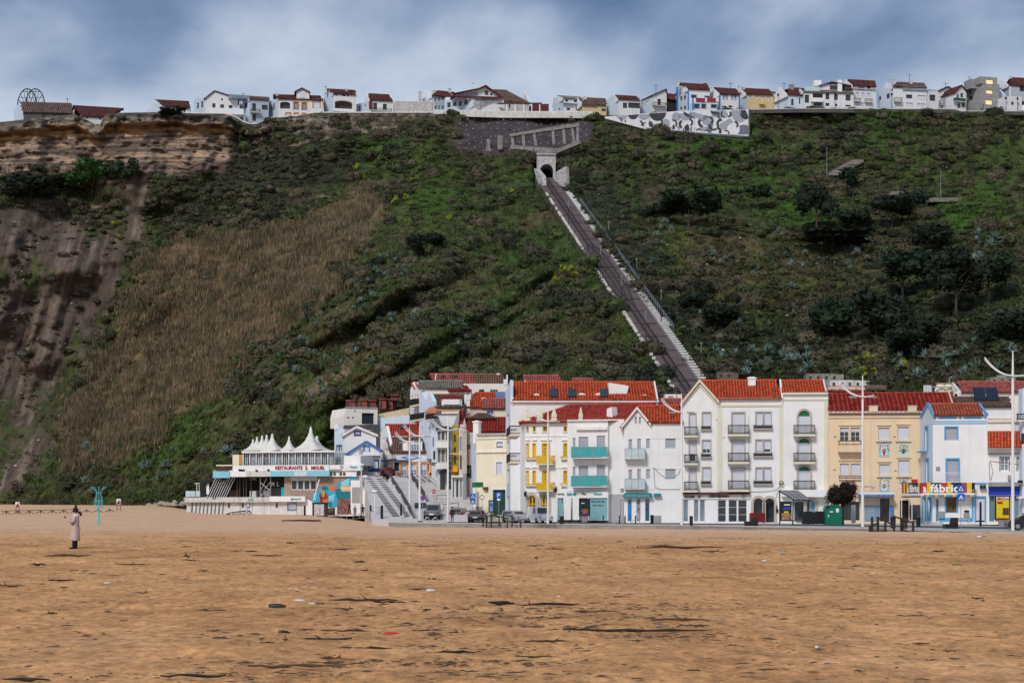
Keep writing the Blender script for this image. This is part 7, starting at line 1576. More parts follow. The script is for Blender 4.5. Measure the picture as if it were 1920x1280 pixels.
hh('yellow house with white shutters and a dark red roof on the brink',1400,1450,176.5,202,YL,[(1402.5,179,1407.5,187,blt),(1417,179,1422,188,blt),(1427,181,1432,193,blt),(1438,182,1443,190,blt)],side=(1381,169,()),roof=(167,'maroon',1389,1442),chim=((1386,160,1391,168),(1393,163,1397,168)),extra=lambda b,f: f.balc(1425,192.5,1434,195,ys=196,kind='solid',m=frame_y,sm=frame_y,d=.8))
hh('small cream house squeezed right of the yellow house',1450,1470,182,202,BW,[(1453,186,1456,193),(1462,187,1466,194)],roof=(173,'old',1440,1464),Y=499)
hh('pale blue house with a low roof and bright blue window',1478,1507,178,201,bluew,[(1483.5,185.5,1488.5,198,dict(fr=frame_b)),(1498,184,1501,195)],side=(1463,179,()),roof=(165.5,'dark',1480,1507),chim=((1482,158,1489,166,greyr),),Y=492)
hh('large white L-shaped house with a glass roof terrace',1507,1601,173,200,BW,[(1509,178,1517,193),(1524,174.5,1543,184,dict(rec=.8)),(1548,175,1555,186.5),(1564,177,1571,188),(1585.5,178,1595,189),(1526,193,1541,199),(1548,193.5,1555,199),(1566,195,1570,200),(1585,197,1595,200)],roof=(168,'grey',1512,1598),Y=492,D=6,
   extra=lambda b,f: (f.box(1538,158,1571,169,1,5,BW,'roof_storey'),f.box(1556,160,1570,168,.9,.99,winm,'window'),f.box(1584,161,1594,169,.9,1.1,winm,'window'),f.box(1571,150,1579,172,.5,2,white,'chimney_stack'),f.box(1527,150.5,1540,162,2,4,white,'chimney_stack'),f.box(1510,163,1538,171,.2,.3,icegl,'glass_balustrade'),f.poly([(1536,160),(1560,152.5),(1602,161),(1602,163),(1560,154.5),(1536,162)],.5,6,mat('dark_red_eave',(1,1,1)),'roof_edge'),f.balc(1522,183.5,1543,190,ys=191,kind='solid',m=white,sm=white,d=1)))
hh('white three-storey house with three iron balconies next to the L-shaped house',1600,1642,161,200,BW,[(1604,173,1611,188,blt),(1615,174,1621,183,blt),(1625,175,1632,190,blt),(1604,192,1611,199,blt),(1615,193,1621,199,blt),(1608,163,1620,165+4,dict(pm=mat('blue_pane',(.2,.3,.55)))),(1626,158+4,1632,165+4)],roof=(151,'dark',1590,1640),Y=494,extra=lambda b,f: (f.balc(1601,184,1614,188.5,ys=190,d=.8,pitch=.25),f.balc(1623,185.5,1636,190.5,ys=192,d=.8,pitch=.25)),boxes=((1598,166,1643,167.5,-.4,0,BG,'ledge'),))
hh('grey-sided apartment house with an enclosed top balcony and a tall aerial',1675,1737,163,200,BW,[(1699,177.5,1710.5,185),(1720,179,1735,187,blt),(1699,193,1711,199,blt),(1720,194.5,1735,199,blt)],side=(1646,167,((1648,181,1652,188),(1662,176,1668,185)),0),roof=(155.5,'brown',1682,1732),chim=((1676,147,1680,156),(1706,152,1711,158)),Y=492,extra=lambda b,f: (f.box(1693,162,1737,170,-.3,0,glass_l,'glazed_gallery'),f.balc(1678,183,1692,190,ys=191,d=1,pitch=.25),f.box(1681,159,1688,165,-.1,0,winm,'window')))
hh('low white annex with a dark square window',1737,1760,172,200,BW,[(1743,178,1754,189.5)],Y=494,boxes=((1737,168,1758,172,.2,4,BG,'parapet'),))
hh('white gable house with a shallow red roof and a balcony',1756,1793,172,199,BW,[(1769,180,1780,195),(1782,181,1788,190)],gab=(1777,163.5),Y=498,extra=bal(1765,188,1792,196))
hh('narrow white and blue house with stacked balconies left of the grey block',1791,1812,172,206,BW,[(1794,177,1798,184),(1801,175,1806,183),(1796,194,1800,203),(1804,193,1809,201)],gab=(1802,161),Y=493,extra=lambda b,f: f.balc(1792,184,1811,190,ys=191,kind='solid',m=mat('teal_dark',(.03,.09,.11)),d=1))
warm = mat('warm_lit_window',(.6,.4,.2),noise=.2,emit=(1,.62,.28,.55))
hh('bare grey concrete block with warmly lit windows near the right end',1843,1874,158,208,greyr,[(1850,152+8,1862,162,dict(pm=warm)),(1849,169,1862,176,dict(pm=warm)),(1848,187.5,1861,196.5,dict(pm=warm)),(1838+2,195,1842+3,202)],side=(1811,166,((1817,166+2,1820,176),(1816,175+6,1824,188)),0),Y=491,boxes=((1838,144.5,1870,158,.2,5,greyr,'top_storey'),(1849.5,151,1861,157.5,.1,.19,warm,'lit_window'),(1820,149,1838,166,2.5,6,greyr,'stair_tower')),D=8,cat='apartment block')
hh('low white flat-roofed house right of the grey block',1884,1916,181,208,BW,[(1880+5,190,1889,196),(1896,191,1901,197)],side=(1873,168,()),Y=489,D=5)
hh('grey-blue gabled house at the right end of the row',1892,1935,160,185,BG,[(1912,158+4,1930,172)],side=(1889,158,()),roof=(147,'dark',1898,1935),Y=500)
hh('white house with a red roof glimpsed behind the grey block',1873,1894,169,200,BW,[],roof=(158,'dark'),Y=503)
# iron arches by the mossy roof
aw_ = empty('iron_arches',P(62,197,487),label='twin open ironwork arches rising behind the mossy roof at the far left',cat='iron arch');iv = wm(aw_).inverted()
for cx,dy in ((51,0),(66,2)):
    mb = MB();Y = 487+dy;arc = lambda r: [iv @ P(cx+r*math.cos(a),200-r*1.85*math.sin(a)+0*r,Y) for a in np.linspace(.0,math.pi,17)]
    A1,A2 = arc(18),arc(15.5);mb.tube(A1,.16,5)
    for k in range(0,17,2): mb.tube([A1[k],iv @ P(cx+8*math.cos(math.pi*k/16),200-12*math.sin(math.pi*k/16),Y)],.07,4)
    mb.tube([iv @ P(cx-14,183,Y),iv @ P(cx+14,183,Y)],.07,4);mb.tube([iv @ P(cx-8,172,Y),iv @ P(cx+8,172,Y)],.07,4);mb.tube([iv @ P(cx,200,Y),iv @ P(cx,168,Y)],.08,4);mb.build('arch',iron,aw_)
# aerials, promenade lamps, parked cars on the brink
for x,y0,y1,lab in ((126.5,184,203,'far left between the two promontory roofs'),(1230,159,178,'by the monopitch-roofed house'),(1370,155,166,'on the bright red roof'),(1470,155,172,'behind the small cream house'),(1705.5,139,155,'on the grey-sided apartment house'),(1773,155,164,'behind the shallow gable house'),(1817.5,143,156,'left of the grey concrete block'),(1895,143,150,'on the last house of the row')):
    a = P(x,y1+6,500);r = empty('roof_aerial',a,label='thin television aerial '+lab,cat='aerial');mb = MB();hgt = (y1+6-y0)*500/F;mb.tube([(0,0,-.5),(0,0,hgt)],.06,4);mb.tube([(-.7,0,hgt-.3),(.7,0,hgt-.3)],.04,4);mb.build('mast',iron,r)
for x,yb,lab in ((1459,201,'in front of the small cream house'),(1566,200,'in front of the L-shaped house'),(1672,200,'in front of the grey-sided apartment house'),(1772,197,'in front of the shallow gable house'),(1908,208,'near the right end of the brink'),(1886,207,'in front of the low flat-roofed house')):
    a = P(x,yb+5,489);r = empty('brink_lamp',a,label='dark old-style street lamp '+lab,cat='street lamp',group='lamps along the brink');mb = MB();mb.tube([(0,0,0),(0,0,3.6)],.09,6,.05);mb.build('lamp_post',iron,r);mb = MB();mb.lathe([(.12,3.6),(.22,3.7),(.3,4.15),(.1,4.35),(.04,4.6)],n=6);mb.build('lantern',black,r)
# stepped path, platforms and a ruined frame on the right slope
st = empty('hill_path_steps',hill_pt(1585,318),label='flight of pale steps climbing the right slope under the brink',cat='steps')
iv = wm(st).inverted()
for k in range(13):
    p = iv @ (hill_pt(1562+k*3.6,330-k*2.0)+Vector((0,-1.8,.4)));mb = MB();mb.box(p.x-1.5,p.y-.2,p.z-.6,p.x+1.5,p.y+.5,p.z+.12);mb.build('step',mat('old_step_stone',(.20,.18,.16),noise=.3),st)
for (x,y,w_,lab) in ((1675,366,24,'small paved lookout platform on the right slope'),(1765,378,60,'long low stone terrace on the right slope')):
    p = hill_pt(x,y)+Vector((0,-2.5,.1));r = empty('lookout_platform',p,label=lab,cat='platform');s = w_*p.y/F/2;mb = MB();mb.box(-s,-1.5,-.8,s,2,.15);mb.build('slab',mat('old_step_stone',(1,1,1)),r)
    for sx in (-1,1): mb = MB();mb.tube([(sx*s*.9,-1.3,.1),(sx*s*.9,-1.3,1.2)],.06,5);mb.build('post',iron,r)
p = hill_pt(1805,388)+Vector((0,-2,.2));r = empty('timber_gallows',p,label='dark open wooden frame standing on the right slope',cat='frame');mb = MB()
for a,b in (((-1.2,0,0),(-1.2,0,2.6)),((1.2,0,0),(1.2,0,2.6)),((-1.5,0,2.6),(1.5,0,2.6)),((-1.2,0,1.2),(1.2,0,1.2))): mb.tube([a,b],.1,5)
mb.build('frame',blind_t,r)
for x,y,h_,lab in ((1549,330,7,'left of the stepped path'),(1762,377,7,'beside the long stone terrace')):
    r = empty('utility_pole',hill_pt(x,y)+Vector((0,-1,0)),label='thin pale pole on the slope '+lab,cat='pole');mb = MB();mb.tube([(0,0,-.5),(0,0,h_)],.08,5,.05);mb.build('pole',steel,r)
# ------------------------------------------------------------------ street furniture
def G0(px,Y,z=0): return Vector(((px-CX)*Y/F,Y,z))
def mast(px,Y,yb,yt,yn,lt,rt,lab):
    s = Y/F;p = P(px,yb,Y);r = empty('lamp_mast',p,label=lab,cat='lamp mast',group='white masts with curved arms along the beach front');h = (yb-yt)*s;n = (yb-yn)*s
    mb = MB();mb.tube([(0,0,0),(0,0,n),(0,0,h)],[.13,.10,.04],10);mb.build('pole',paint_w,r);mb = MB();mb.box(-.25,-.25,-.02,.25,.25,.05);mb.build('base_plate',steel,r)
    dx,dz = (lt[0]-px)*s,(yn-lt[1])*s
    for o in (-.22,.22):
        mb = MB();mb.tube([(dx*t+o*.3,o,n+dz*t**2.1+o*.4*t+.04) for t in np.linspace(0,1,12)],.07,6,.045);mb.build('arm',paint_w,r)
    if rt: dx,dz = (rt[0]-px)*s,(yn-rt[1])*s;mb = MB();[mb.tube([(dx*t,o,n+dz*t**1.8) for t in np.linspace(0,1,8)],.065,6,.045) for o in (-.2,.2)];mb.build('arm',paint_w,r)
    for k in (-1,1): mb = MB();mb.box(k*.9-.35,-.18,n-.12+.05,k*.9+.35,.18,n+.06);mb.build('floodlight',steel,r)
for a in [(1617.5,166,988,704,744,(1573,716),(1638,741),'tall white mast in front of the cream building'),(1899,143,995,657,705,(1846,672),(1940,700),'tallest white mast near the right edge of the photo'),(1278,179,985,738,773,(1240,748),None,'white mast in front of the small gabled house edge'),(1027.5,194,982,762,790,(997,771),(1043,788),'white mast in front of the yellow-windowed house'),(840,208.5,978,778,806.5,(809,787),(858,803),'white mast left of the dark red car at the street mouth'),(787,214,976,795,818,(757,797),(794,816),'white mast standing right in front of the parked pickup'),(768,221,970,800,829,(741,810),(776,826),'white mast left of the parked pickup')]: mast(*a)
def short_lamp(px,Y,yb,yt,lab):
    p = P(px,yb,Y);h = (yb-yt)*Y/F;r = empty('short_lamp',p,label=lab,cat='lamp',group='short white lamps by the stepped street');mb = MB();mb.tube([(0,0,0),(0,0,h-.3)],.07,6);mb.build('post',paint_w,r);mb = MB();mb.lathe([(.1,h-.35),(.42,h-.28),(.3,h-.1),(.05,h)],n=10);mb.build('lamp_cap',paint_w,r)
short_lamp(677.5,246,912,868,'short white lamp at the top corner of the restaurant');short_lamp(702.5,219,962,917,'short white lamp at the foot of the stepped lane');short_lamp(684.8,236,925,890,'short white post lamp half way up beside the restaurant')
blue = mat('sign_blue',(.01,.10,.52),rough=.4,noise=0);redm = mat('sign_red',(.50,.01,.02),rough=.4,noise=0);whm = mat('sign_white',(.8,.8,.8),rough=.4,noise=0)
def signpost(px,Y,yb,items,lab):
    s = Y/F;p = P(px,yb,Y);r = empty('road_sign',p,label=lab,cat='road sign');top = max((yb-i[1]+i[2])*s for i in items);mb = MB();mb.tube([(0,.05,0),(0,.05,top)],.035,6);mb.build('post',steel,r)
    for kind,yc,rr in items:
        z = (yb-yc)*s;q = rr*s
        def disc(rad,y,m,n=20,nm='plate'): mb = MB();mb.prism([(rad*math.cos(t/n*6.2832),z+rad*math.sin(t/n*6.2832)) for t in range(n)],y,y+.02);mb.build(nm,m,r)
        def bx(x0,z0,x1,z1,y,m,nm='plate'): mb = MB();mb.box(x0,y,z+z0,x1,y+.02,z+z1);mb.build(nm,m,r)
        if kind == 'ped' or kind == 'hump':
            bx(-q,-q,q,q,-.02,blue);mb = MB();mb.prism([(-q*.72,z-q*.6),(q*.72,z-q*.6),(0,z+q*.7)],-.035,-.021);mb.build('triangle',whm,r)
            mb = MB()
            if kind == 'ped': mb.prism([(-.08*q,z+.25*q),(.1*q,z+.25*q),(.28*q,z-.5*q),(.1*q,z-.5*q),(0,z-.1*q),(-.2*q,z-.5*q),(-.35*q,z-.5*q)],-.045,-.036)
            else: mb.prism([(-.5*q,z-.45*q),(.5*q,z-.45*q),(.2*q,z-.22*q),(-.2*q,z-.22*q)],-.045,-.036)
            mb.build('symbol',pk,r)
        elif kind == 'P': bx(-q,-q,q,q,-.02,blue);o = text(r,None,'P',(0,-.05,z),q*.95,q*1.4,whm,'letter',bold=.02);bx(-q*.6,-q*1.9,q*.6,-q*1.2,-.02,whm)
        elif kind == 'noentry': disc(q,-.02,redm);bx(-q*.7,-q*.17,q*.7,q*.17,-.035,whm,'bar')
        elif kind == 'nostop': disc(q,-.02,redm);disc(q*.8,-.035,blue,nm='face');mb = MB();mb.prism([(-q*.6,z+q*.5),(-q*.48,z+q*.62),(q*.6,z-q*.5),(q*.48,z-q*.62)],-.05,-.036);mb.build('bar',redm,r)
        elif kind == 'ring': disc(q,-.02,mat('sign_dark_ring',(.06,.03,.04),noise=0));disc(q*.78,-.035,whm,nm='face')
        elif kind == 'beach': bx(-q,-q*1.4,q,q*1.4,-.02,whm);bx(-q*.9,-q*1.3,q*.9,-q*.1,-.035,redm,'red_field');mb = MB();mb.prism([(-q*.4,z+q*.2),(q*.1,z-q*.3),(q*.5,z+q*.9),(q*.2,z+q*1.0)],-.045,-.03);mb.build('symbol',pk,r)
signpost(886.5,213,975,[('ped',930,5.2),('hump',940,4.7)],'blue pedestrian and speed hump signs in front of the cream corner house');signpost(903.7,212,972,[('ring',932,4.6)],'round white dark-rimmed sign left of the advertising column');signpost(935,206,977,[('P',928,5.2)],'blue parking sign in front of the dark green door')
signpost(813.6,226,958,[('noentry',921,3.8)],'round red no entry sign above the parked pickup');signpost(792.5,218,965,[('nostop',933,4.6)],'round blue and red no stopping sign beside the dark jeep');signpost(1802,165,989,[('ped',915.5,7),('hump',931.5,6.6)],'large blue pedestrian and speed hump signs in front of the striped shop sign')
def adpanel(px0,y0,px1,y1,yb,Y,m,lab,deco,base=1):
    s = Y/F;cx = (px0+px1)/2;p = P(cx,yb,Y);r = empty('advert_panel',p,label=lab,cat='advert panel');w_ = (px1-px0)*s/2;a,b = (yb-y1)*s,(yb-y0)*s;mb = MB();mb.box(-w_,-.12,a,w_,.12,b);mb.build('case',black,r);mb = MB();mb.box(-w_+.12,-.14,a+.12,w_-.12,-.121,b-.14);mb.build('poster',m,r)
    if base: mb = MB();mb.box(-w_*.5,-.1,0,w_*.5,.1,a);mb.build('foot',greyr,r)
    def el(x0,z0,x1,z1,mm,nm='printed_shape',y=-.155): mb = MB();h = b-a;mb.box(-w_+x0*2*w_,y,a+z0*h,-w_+x1*2*w_,y+.012,a+z1*h);mb.build(nm,mm,r)
    deco(el,r,w_,a,b);return r
ye = mat('poster_yellow',(.72,.60,.01),noise=.08);vi = mat('poster_violet',(.08,.06,.30),noise=.2)
adpanel(1865,929,1893.5,974,988,167,ye,'yellow and white advertising panel in front of the blue shop',lambda el,r,w_,a,b: (el(.08,.83,.92,.96,whm),el(.15,.66,.5,.76,redm),el(.5,.2,.9,.5,mat('poster_brown',(.12,.05,.04),noise=.3)),el(.06,.04,.94,.09,mat('poster_orange',(.6,.14,.01))),text(r,None,'BRICO',(-.14,-.18,a+(b-a)*.89),w_*1.0,.25,redm,'lettering',bold=.02),text(r,None,'marché',(w_*.6,-.18,a+(b-a)*.885),w_*.5,.14,pk)))
pd = mat('poster_night',(.015,.03,.04),noise=.2);food = mat('poster_food',(.40,.12,.05),noise=1,nscale=5)
adpanel(1085.5,934.5,1106.5,967,978,203,pd,'dark food advertising panel in front of the aqua shop window',lambda el,r,w_,a,b: (el(.3,.12,.8,.42,food),el(.2,.25,.4,.35,food,y=-.17),el(.2,.72,.5,.77,whm),el(.12,.05,.88,.14,vi)))
adpanel(916,937,926.5,960,975,210,mat('poster_pale',(.30,.45,.62),noise=.8,nscale=6),'narrow advertising column with pale blue poster before the cream corner house',lambda el,r,w_,a,b: el(.3,.5,.7,.75,blue))
# bus shelter
def shelter():
    Y = 186;s = Y/F;r = empty('bus_shelter',G0(1488,Y),label='bus shelter with sloping clear roof in front of the arched shop window',cat='bus shelter');w0,w1 = (1466-1488)*s,(1519-1488)*s
    X = lambda px: (px-1488)*s;Z = lambda y: (984-y)*s
    for i in range(3): a,b = i/3,(i+1)/3;mb = MB();q = [(X(1464+36*a),1.6,Z(920)),(X(1464+36*b),1.6,Z(920)),(X(1488+30*b),-.6,Z(938)),(X(1488+30*a),-.6,Z(938))];mb.add(q+[(x,y,z+.05) for x,y,z in q],[(3,2,1,0),(4,5,6,7),(0,1,5,4),(1,2,6,5),(2,3,7,6),(3,0,4,7)]);mb.build('roof_panel',mat('smoked_roof_panel',(.22,.21,.22),rough=.3),r)
    mb = MB()
    for i in range(4): a = i/3;mb.tube([(X(1464+36*a),1.6,Z(920)),(X(1488+30*a),-.65,Z(938))],.06,5)
    mb.tube([(X(1464),1.6,Z(920)),(X(1500),1.6,Z(920))],.06,5);mb.tube([(X(1488),-.65,Z(938.5)),(X(1518),-.65,Z(938.5))],.07,5);mb.tube([(X(1485),-.5,0),(X(1486),-.5,Z(938))],.07,5);mb.tube([(X(1466),1.4,0),(X(1466),1.5,Z(922))],.07,5);mb.tube([(X(1516),.2,0),(X(1516),.2,Z(936))],.06,5);mb.build('frame',black,r)
    mb = MB();mb.box(X(1493),1.3,Z(976),X(1507),1.34,Z(941));mb.build('rear_pane',mat('smoked_pane',(.12,.14,.15),rough=.2),r);mb = MB();mb.box(X(1487),.9,Z(978),X(1512),1.25,Z(975.5));mb.build('bench_seat',steel,r)
    adpanel(1463.5,939.5,1484,976.5,984,185.5,pd,'dark advertising panel with a party picture at the left end of the bus shelter',lambda el,r,w_,a,b: (el(.08,.06,.92,.40,mat('poster_party',(.45,.22,.10),noise=1,nscale=5)),el(.2,.58,.9,.70,vi),el(.3,.8,.85,.86,whm),el(.3,.42,.7,.5,ye)),0)
shelter()
def bin_(px,yb,yt,w_,Y,lab): s = Y/F;r = empty('litter_bin',P(px,yb,Y),label=lab,cat='litter bin',group='black litter bins');h = (yb-yt)*s;q = w_*s/2;mb = MB();mb.lathe([(q*.85,0),(q*.95,h*.9),(q,h*.91),(q,h*.97),(q*.6,h)],n=12);mb.build('body',black,r);mb = MB();mb.lathe([(q*.55,h),(q*.5,h+.03)],n=10);mb.build('lid',steel,r)
for a in ((1053,982,967,8,193,'black litter bin beside the mast before the shop windows'),(1222.5,981,965,7,198,'black litter bin by the poster doors'),(1296,985,967,7,178,'black litter bin below the corner of the big white building'),(1722,987,968,9,170,'black litter bin at the striped shop corner'),(1674.5,990,968,11,159,'large black litter bin by the wooden walkway')): bin_(*a)
def bollard(px,yb,yt,Y,lab,r_=.07,name='bollard',cat='bollard'): h = (yb-yt)*Y/F;o = MB();o.tube([(0,0,0),(0,0,h*.9),(0,0,h)],[r_,r_,r_*.8],8);q = o.build(name,black,None,label=lab,cat=cat);q.location = P(px,yb,Y)
for px,w_ in ((1131,'before the large aqua window'),(1161.5,'before the grey corner panel'),(1172,'at the left poster door'),(1191.5,'before the middle poster door')): bollard(px,981,966,198,'thin black bollard '+w_)
bollard(1838.5,986,940,172,'tall thin black post before the white door',.11,'tall_post','post');bollard(571.5,974,947,245,'dark upright post on the sand before the restaurant',.14,'beach_post','post');bollard(695,977,946,222,'dark post left of the stepped lane',.12,'beach_post','post');bollard(716,974,947,216,'dark post at the foot of the stepped lane',.16,'beach_post','post');bollard(752,966,944,216,'dark post at the lane corner',.12,'beach_post','post')
# containers, boxes, cabinets
def rbox(name,lab,cat,px0,y0,px1,yb,Y,m,D=1.4,round_=.15,extra=None):
    s = Y/F;r = empty(name,P((px0+px1)/2,yb,Y),label=lab,cat=cat);w_ = (px1-px0)*s/2;h = (yb-y0)*s;k = min(round_,w_*.8);mb = MB();mb.prism([(-w_,0),(w_,0),(w_,h-k),(w_-k*.3,h-k*.3),(w_-k,h),(-w_+k,h),(-w_+k*.3,h-k*.3),(-w_,h-k)],0,D);mb.build('body',m,r)
    if extra: extra(r,w_,h)
    return r
def grn(r,w_,h):
    for x0,z0,x1,z1 in ((-.5,.62,-.1,.68),(.25,.62,.6,.82),(-.72,.38,-.6,.5)): mb = MB();mb.box(x0*w_,-.02,z0*h,x1*w_,-.001,z1*h);mb.build('sticker',whm,r)
    mb = MB();mb.lathe([(.14,0),(.14,.03)],n=12);mb.v = [(x-w_*.75,-.03+z-.001,y+h*.86) for x,y,z in mb.v];mb.build('bottle_hole',black,r);mb = MB();mb.box(-w_-.02,-.03,h*.9,w_+.02,.0-.002,h*.93);mb.build('lid_seam',mat('dark_green_plastic',(.005,.07,.045)),r)
rbox('glass_container','green glass recycling container beside the dark leaved tree','container',1548,946,1579,983,184,mat('green_plastic',(.006,.16,.10),rough=.4,noise=.15),1.5,.35,grn)
def dom(r,w_,h):
    for x in (-.4,.4): mb = MB();mb.tube([(x*w_-.08,.5,h-.02),(x*w_-.08,.5,h+.2),(x*w_+.08,.5,h+.2),(x*w_+.08,.5,h-.02)],.025,5);mb.build('lifting_loop',steel,r)
for a,b,l in ((1507,1527,'left'),(1527.3,1547.5,'right')): rbox('waste_container',l+' one of the two black dome-lidded waste containers beside the green one','container',a,958,b,982,185,black,1.3,.3,dom)
rbox('red_booth_box','dark red promotional box in front of the arched openings','box',1407,961,1435,979,196,mat('dark_red_plastic',(.16,.012,.018),rough=.4),.9,.15)
def seat(px0,px1,ys,yt,yb,Y,lab):
    s = Y/F;r = empty('block_bench',P((px0+px1)/2,yb,Y),label=lab,cat='seat');w_ = (px1-px0)*s/2;mb = MB();mb.box(-w_,0,0,w_,1.1,(yb-ys)*s);mb.build('base',black,r);mb = MB();mb.prism([(w_*.0,(yb-ys)*s+.002),(w_,(yb-ys)*s+.002),(w_,(yb-yt)*s),(w_*.2,(yb-yt)*s)],.1,1.0);mb.build('backrest',mat('dark_brown_panel',(.03,.018,.016)),r)
seat(1397.5,1421.5,977,970,986,176,'low black seat block by the dark red box');seat(1773,1797,982,970,992,157,'low black seat block before the blue-based shop wall')
rbox('grey_cabinet','narrow grey ticket cabinet right of the dark leaved tree','cabinet',1597,946,1604.5,980,190,steel,.3,.05,lambda r,w_,h: None)
def bench():
    Y = 180;s = Y/F;r = empty('stone_bench',P(1807,980,Y),label='pale stone bench against the striped shop wall',cat='bench');mb = MB();mb.box(-.7,0,.38,.6,.4,.46);mb.build('seat',trimst,r)
    for x in (-.6,.45): mb = MB();mb.box(x,.05,0,x+.12,.35,.378);mb.build('leg',trimst,r)
bench()
leafm['m2'] = leafm['maroon']
tree('street_tree',1580,983,52,86,'dark maroon-leaved street tree beside the green container','tree','maroon',.36,77,3600,Y=186,dY=0,lobes=14,leaf=.07)
# rails and wooden walkways on the sea wall
def rails(name,lab,posts,segs,m,r_=.06,pr=.1,cat='railing'):
    p0 = P(*posts[0][:2],posts[0][3]);r = empty(name,p0,label=lab,cat=cat);iv = wm(r).inverted()
    for px,yb,yt,Y in posts: mb = MB();mb.tube([iv @ P(px,yb,Y),iv @ P(px,yt,Y)],pr,6);mb.build('post',m,r)
    for pts in segs: mb = MB();mb.tube([iv @ P(*q) for q in pts],r_,6);mb.build('rail',m,r)
dw = mat('dark_weathered_wood',(.045,.028,.022),noise=.3)
rails('wooden_walkway_rail','dark wooden beach stairway with handrails right of the tall white mast',[(1631,1002,985,151),(1635,1002,968,153),(1646,1003,968,152),(1660,998,975,155),(1676,1006,974,149),(1690,999,970,153),(1694,999,966,154),(1699,998,970,156),(1712,1004,976,150)],
      [[(1630,986,151),(1646,980,152)],[(1646,970,152),(1675,983,149)],[(1675,967,153),(1712,980,150)],[(1690,992,153),(1712,999,150)]],dw,.07,.11,'beach stairs')
def deck(lab,x0,x1,yb,Y,n,dy):
    r = empty('wooden_steps',P((x0+x1)/2,yb,Y),label=lab,cat='steps');s = Y/F
    for k in range(n): mb = MB();mb.box((x0-x1)/2*s,-k*.35,.1+k*-.14+n*.1,(x1-x0)/2*s,-k*.35+.33,.16-k*.14+n*.1);mb.build('plank',dw,r)
deck('low dark wooden steps under the handrails near the tall mast',1634,1660,1000,151,5,0);deck('low dark wooden steps at the sea wall between the cars',914,936,989,196,5,0)
rails('wooden_walkway_rail','dark wooden beach stairway with handrails before the silver car',[(912,989,966,197),(921,989,964,199),(906,987,978,198),(936,986,966,200),(944,984,963,202),(951,990,970,196),(960,988,965,198),(976,989,975,196)],[[(912,966,197),(936,969,200)],[(921,964,199),(951,971,196)],[(944,964,202),(960,968,198)]],dw,.06,.09,'beach stairs')
stl = mat('polished_steel',(.5,.5,.5),metal=.7,rough=.3)
for i,(x,Y,l) in enumerate(((1151,191,'left'),(1180,190,'right'))): rails('steel_handrail',l+' curved steel handrail over the sea wall steps before the grey panel',[(x,996,980,Y),(x+19,984,971,Y+2)],[[(x,981,Y),(x+2,978,Y),(x+12,972.5,Y+1),(x+17,971,Y+2),(x+19,973,Y+2)]],stl,.035,.035,'handrail')
for i,(x,l) in enumerate(((792,'left'),(807,'right'))): rails('bike_rack',l+' looped steel bicycle stand at the street mouth',[(x,979,977,208)],[[(x,978,208),(x+7,971,208),(x+11,969,208),(x+13,972,208),(x+11,978,208)]],stl,.05,.04,'bike stand')
rails('sand_railing','tangle of thin metal rails on the sand before the lift tower',[(x,976-(x-615)*.08,965-(x-615)*.03,244-i*2) for i,x in enumerate((615,622,630,640,650,662,674,688))],[[(615,966,244),(650,964,236),(688,962,230)],[(640,975,238),(674,971,232),(700,967,228)]],steel,.03,.04)
rails('rope_railing','thin railing between the dark posts at the foot of the lane',[(712,974,950,219)],[[(695,950,222),(716,951,216)],[(695,958,222),(716,959,216)]],steel,.03,.03)
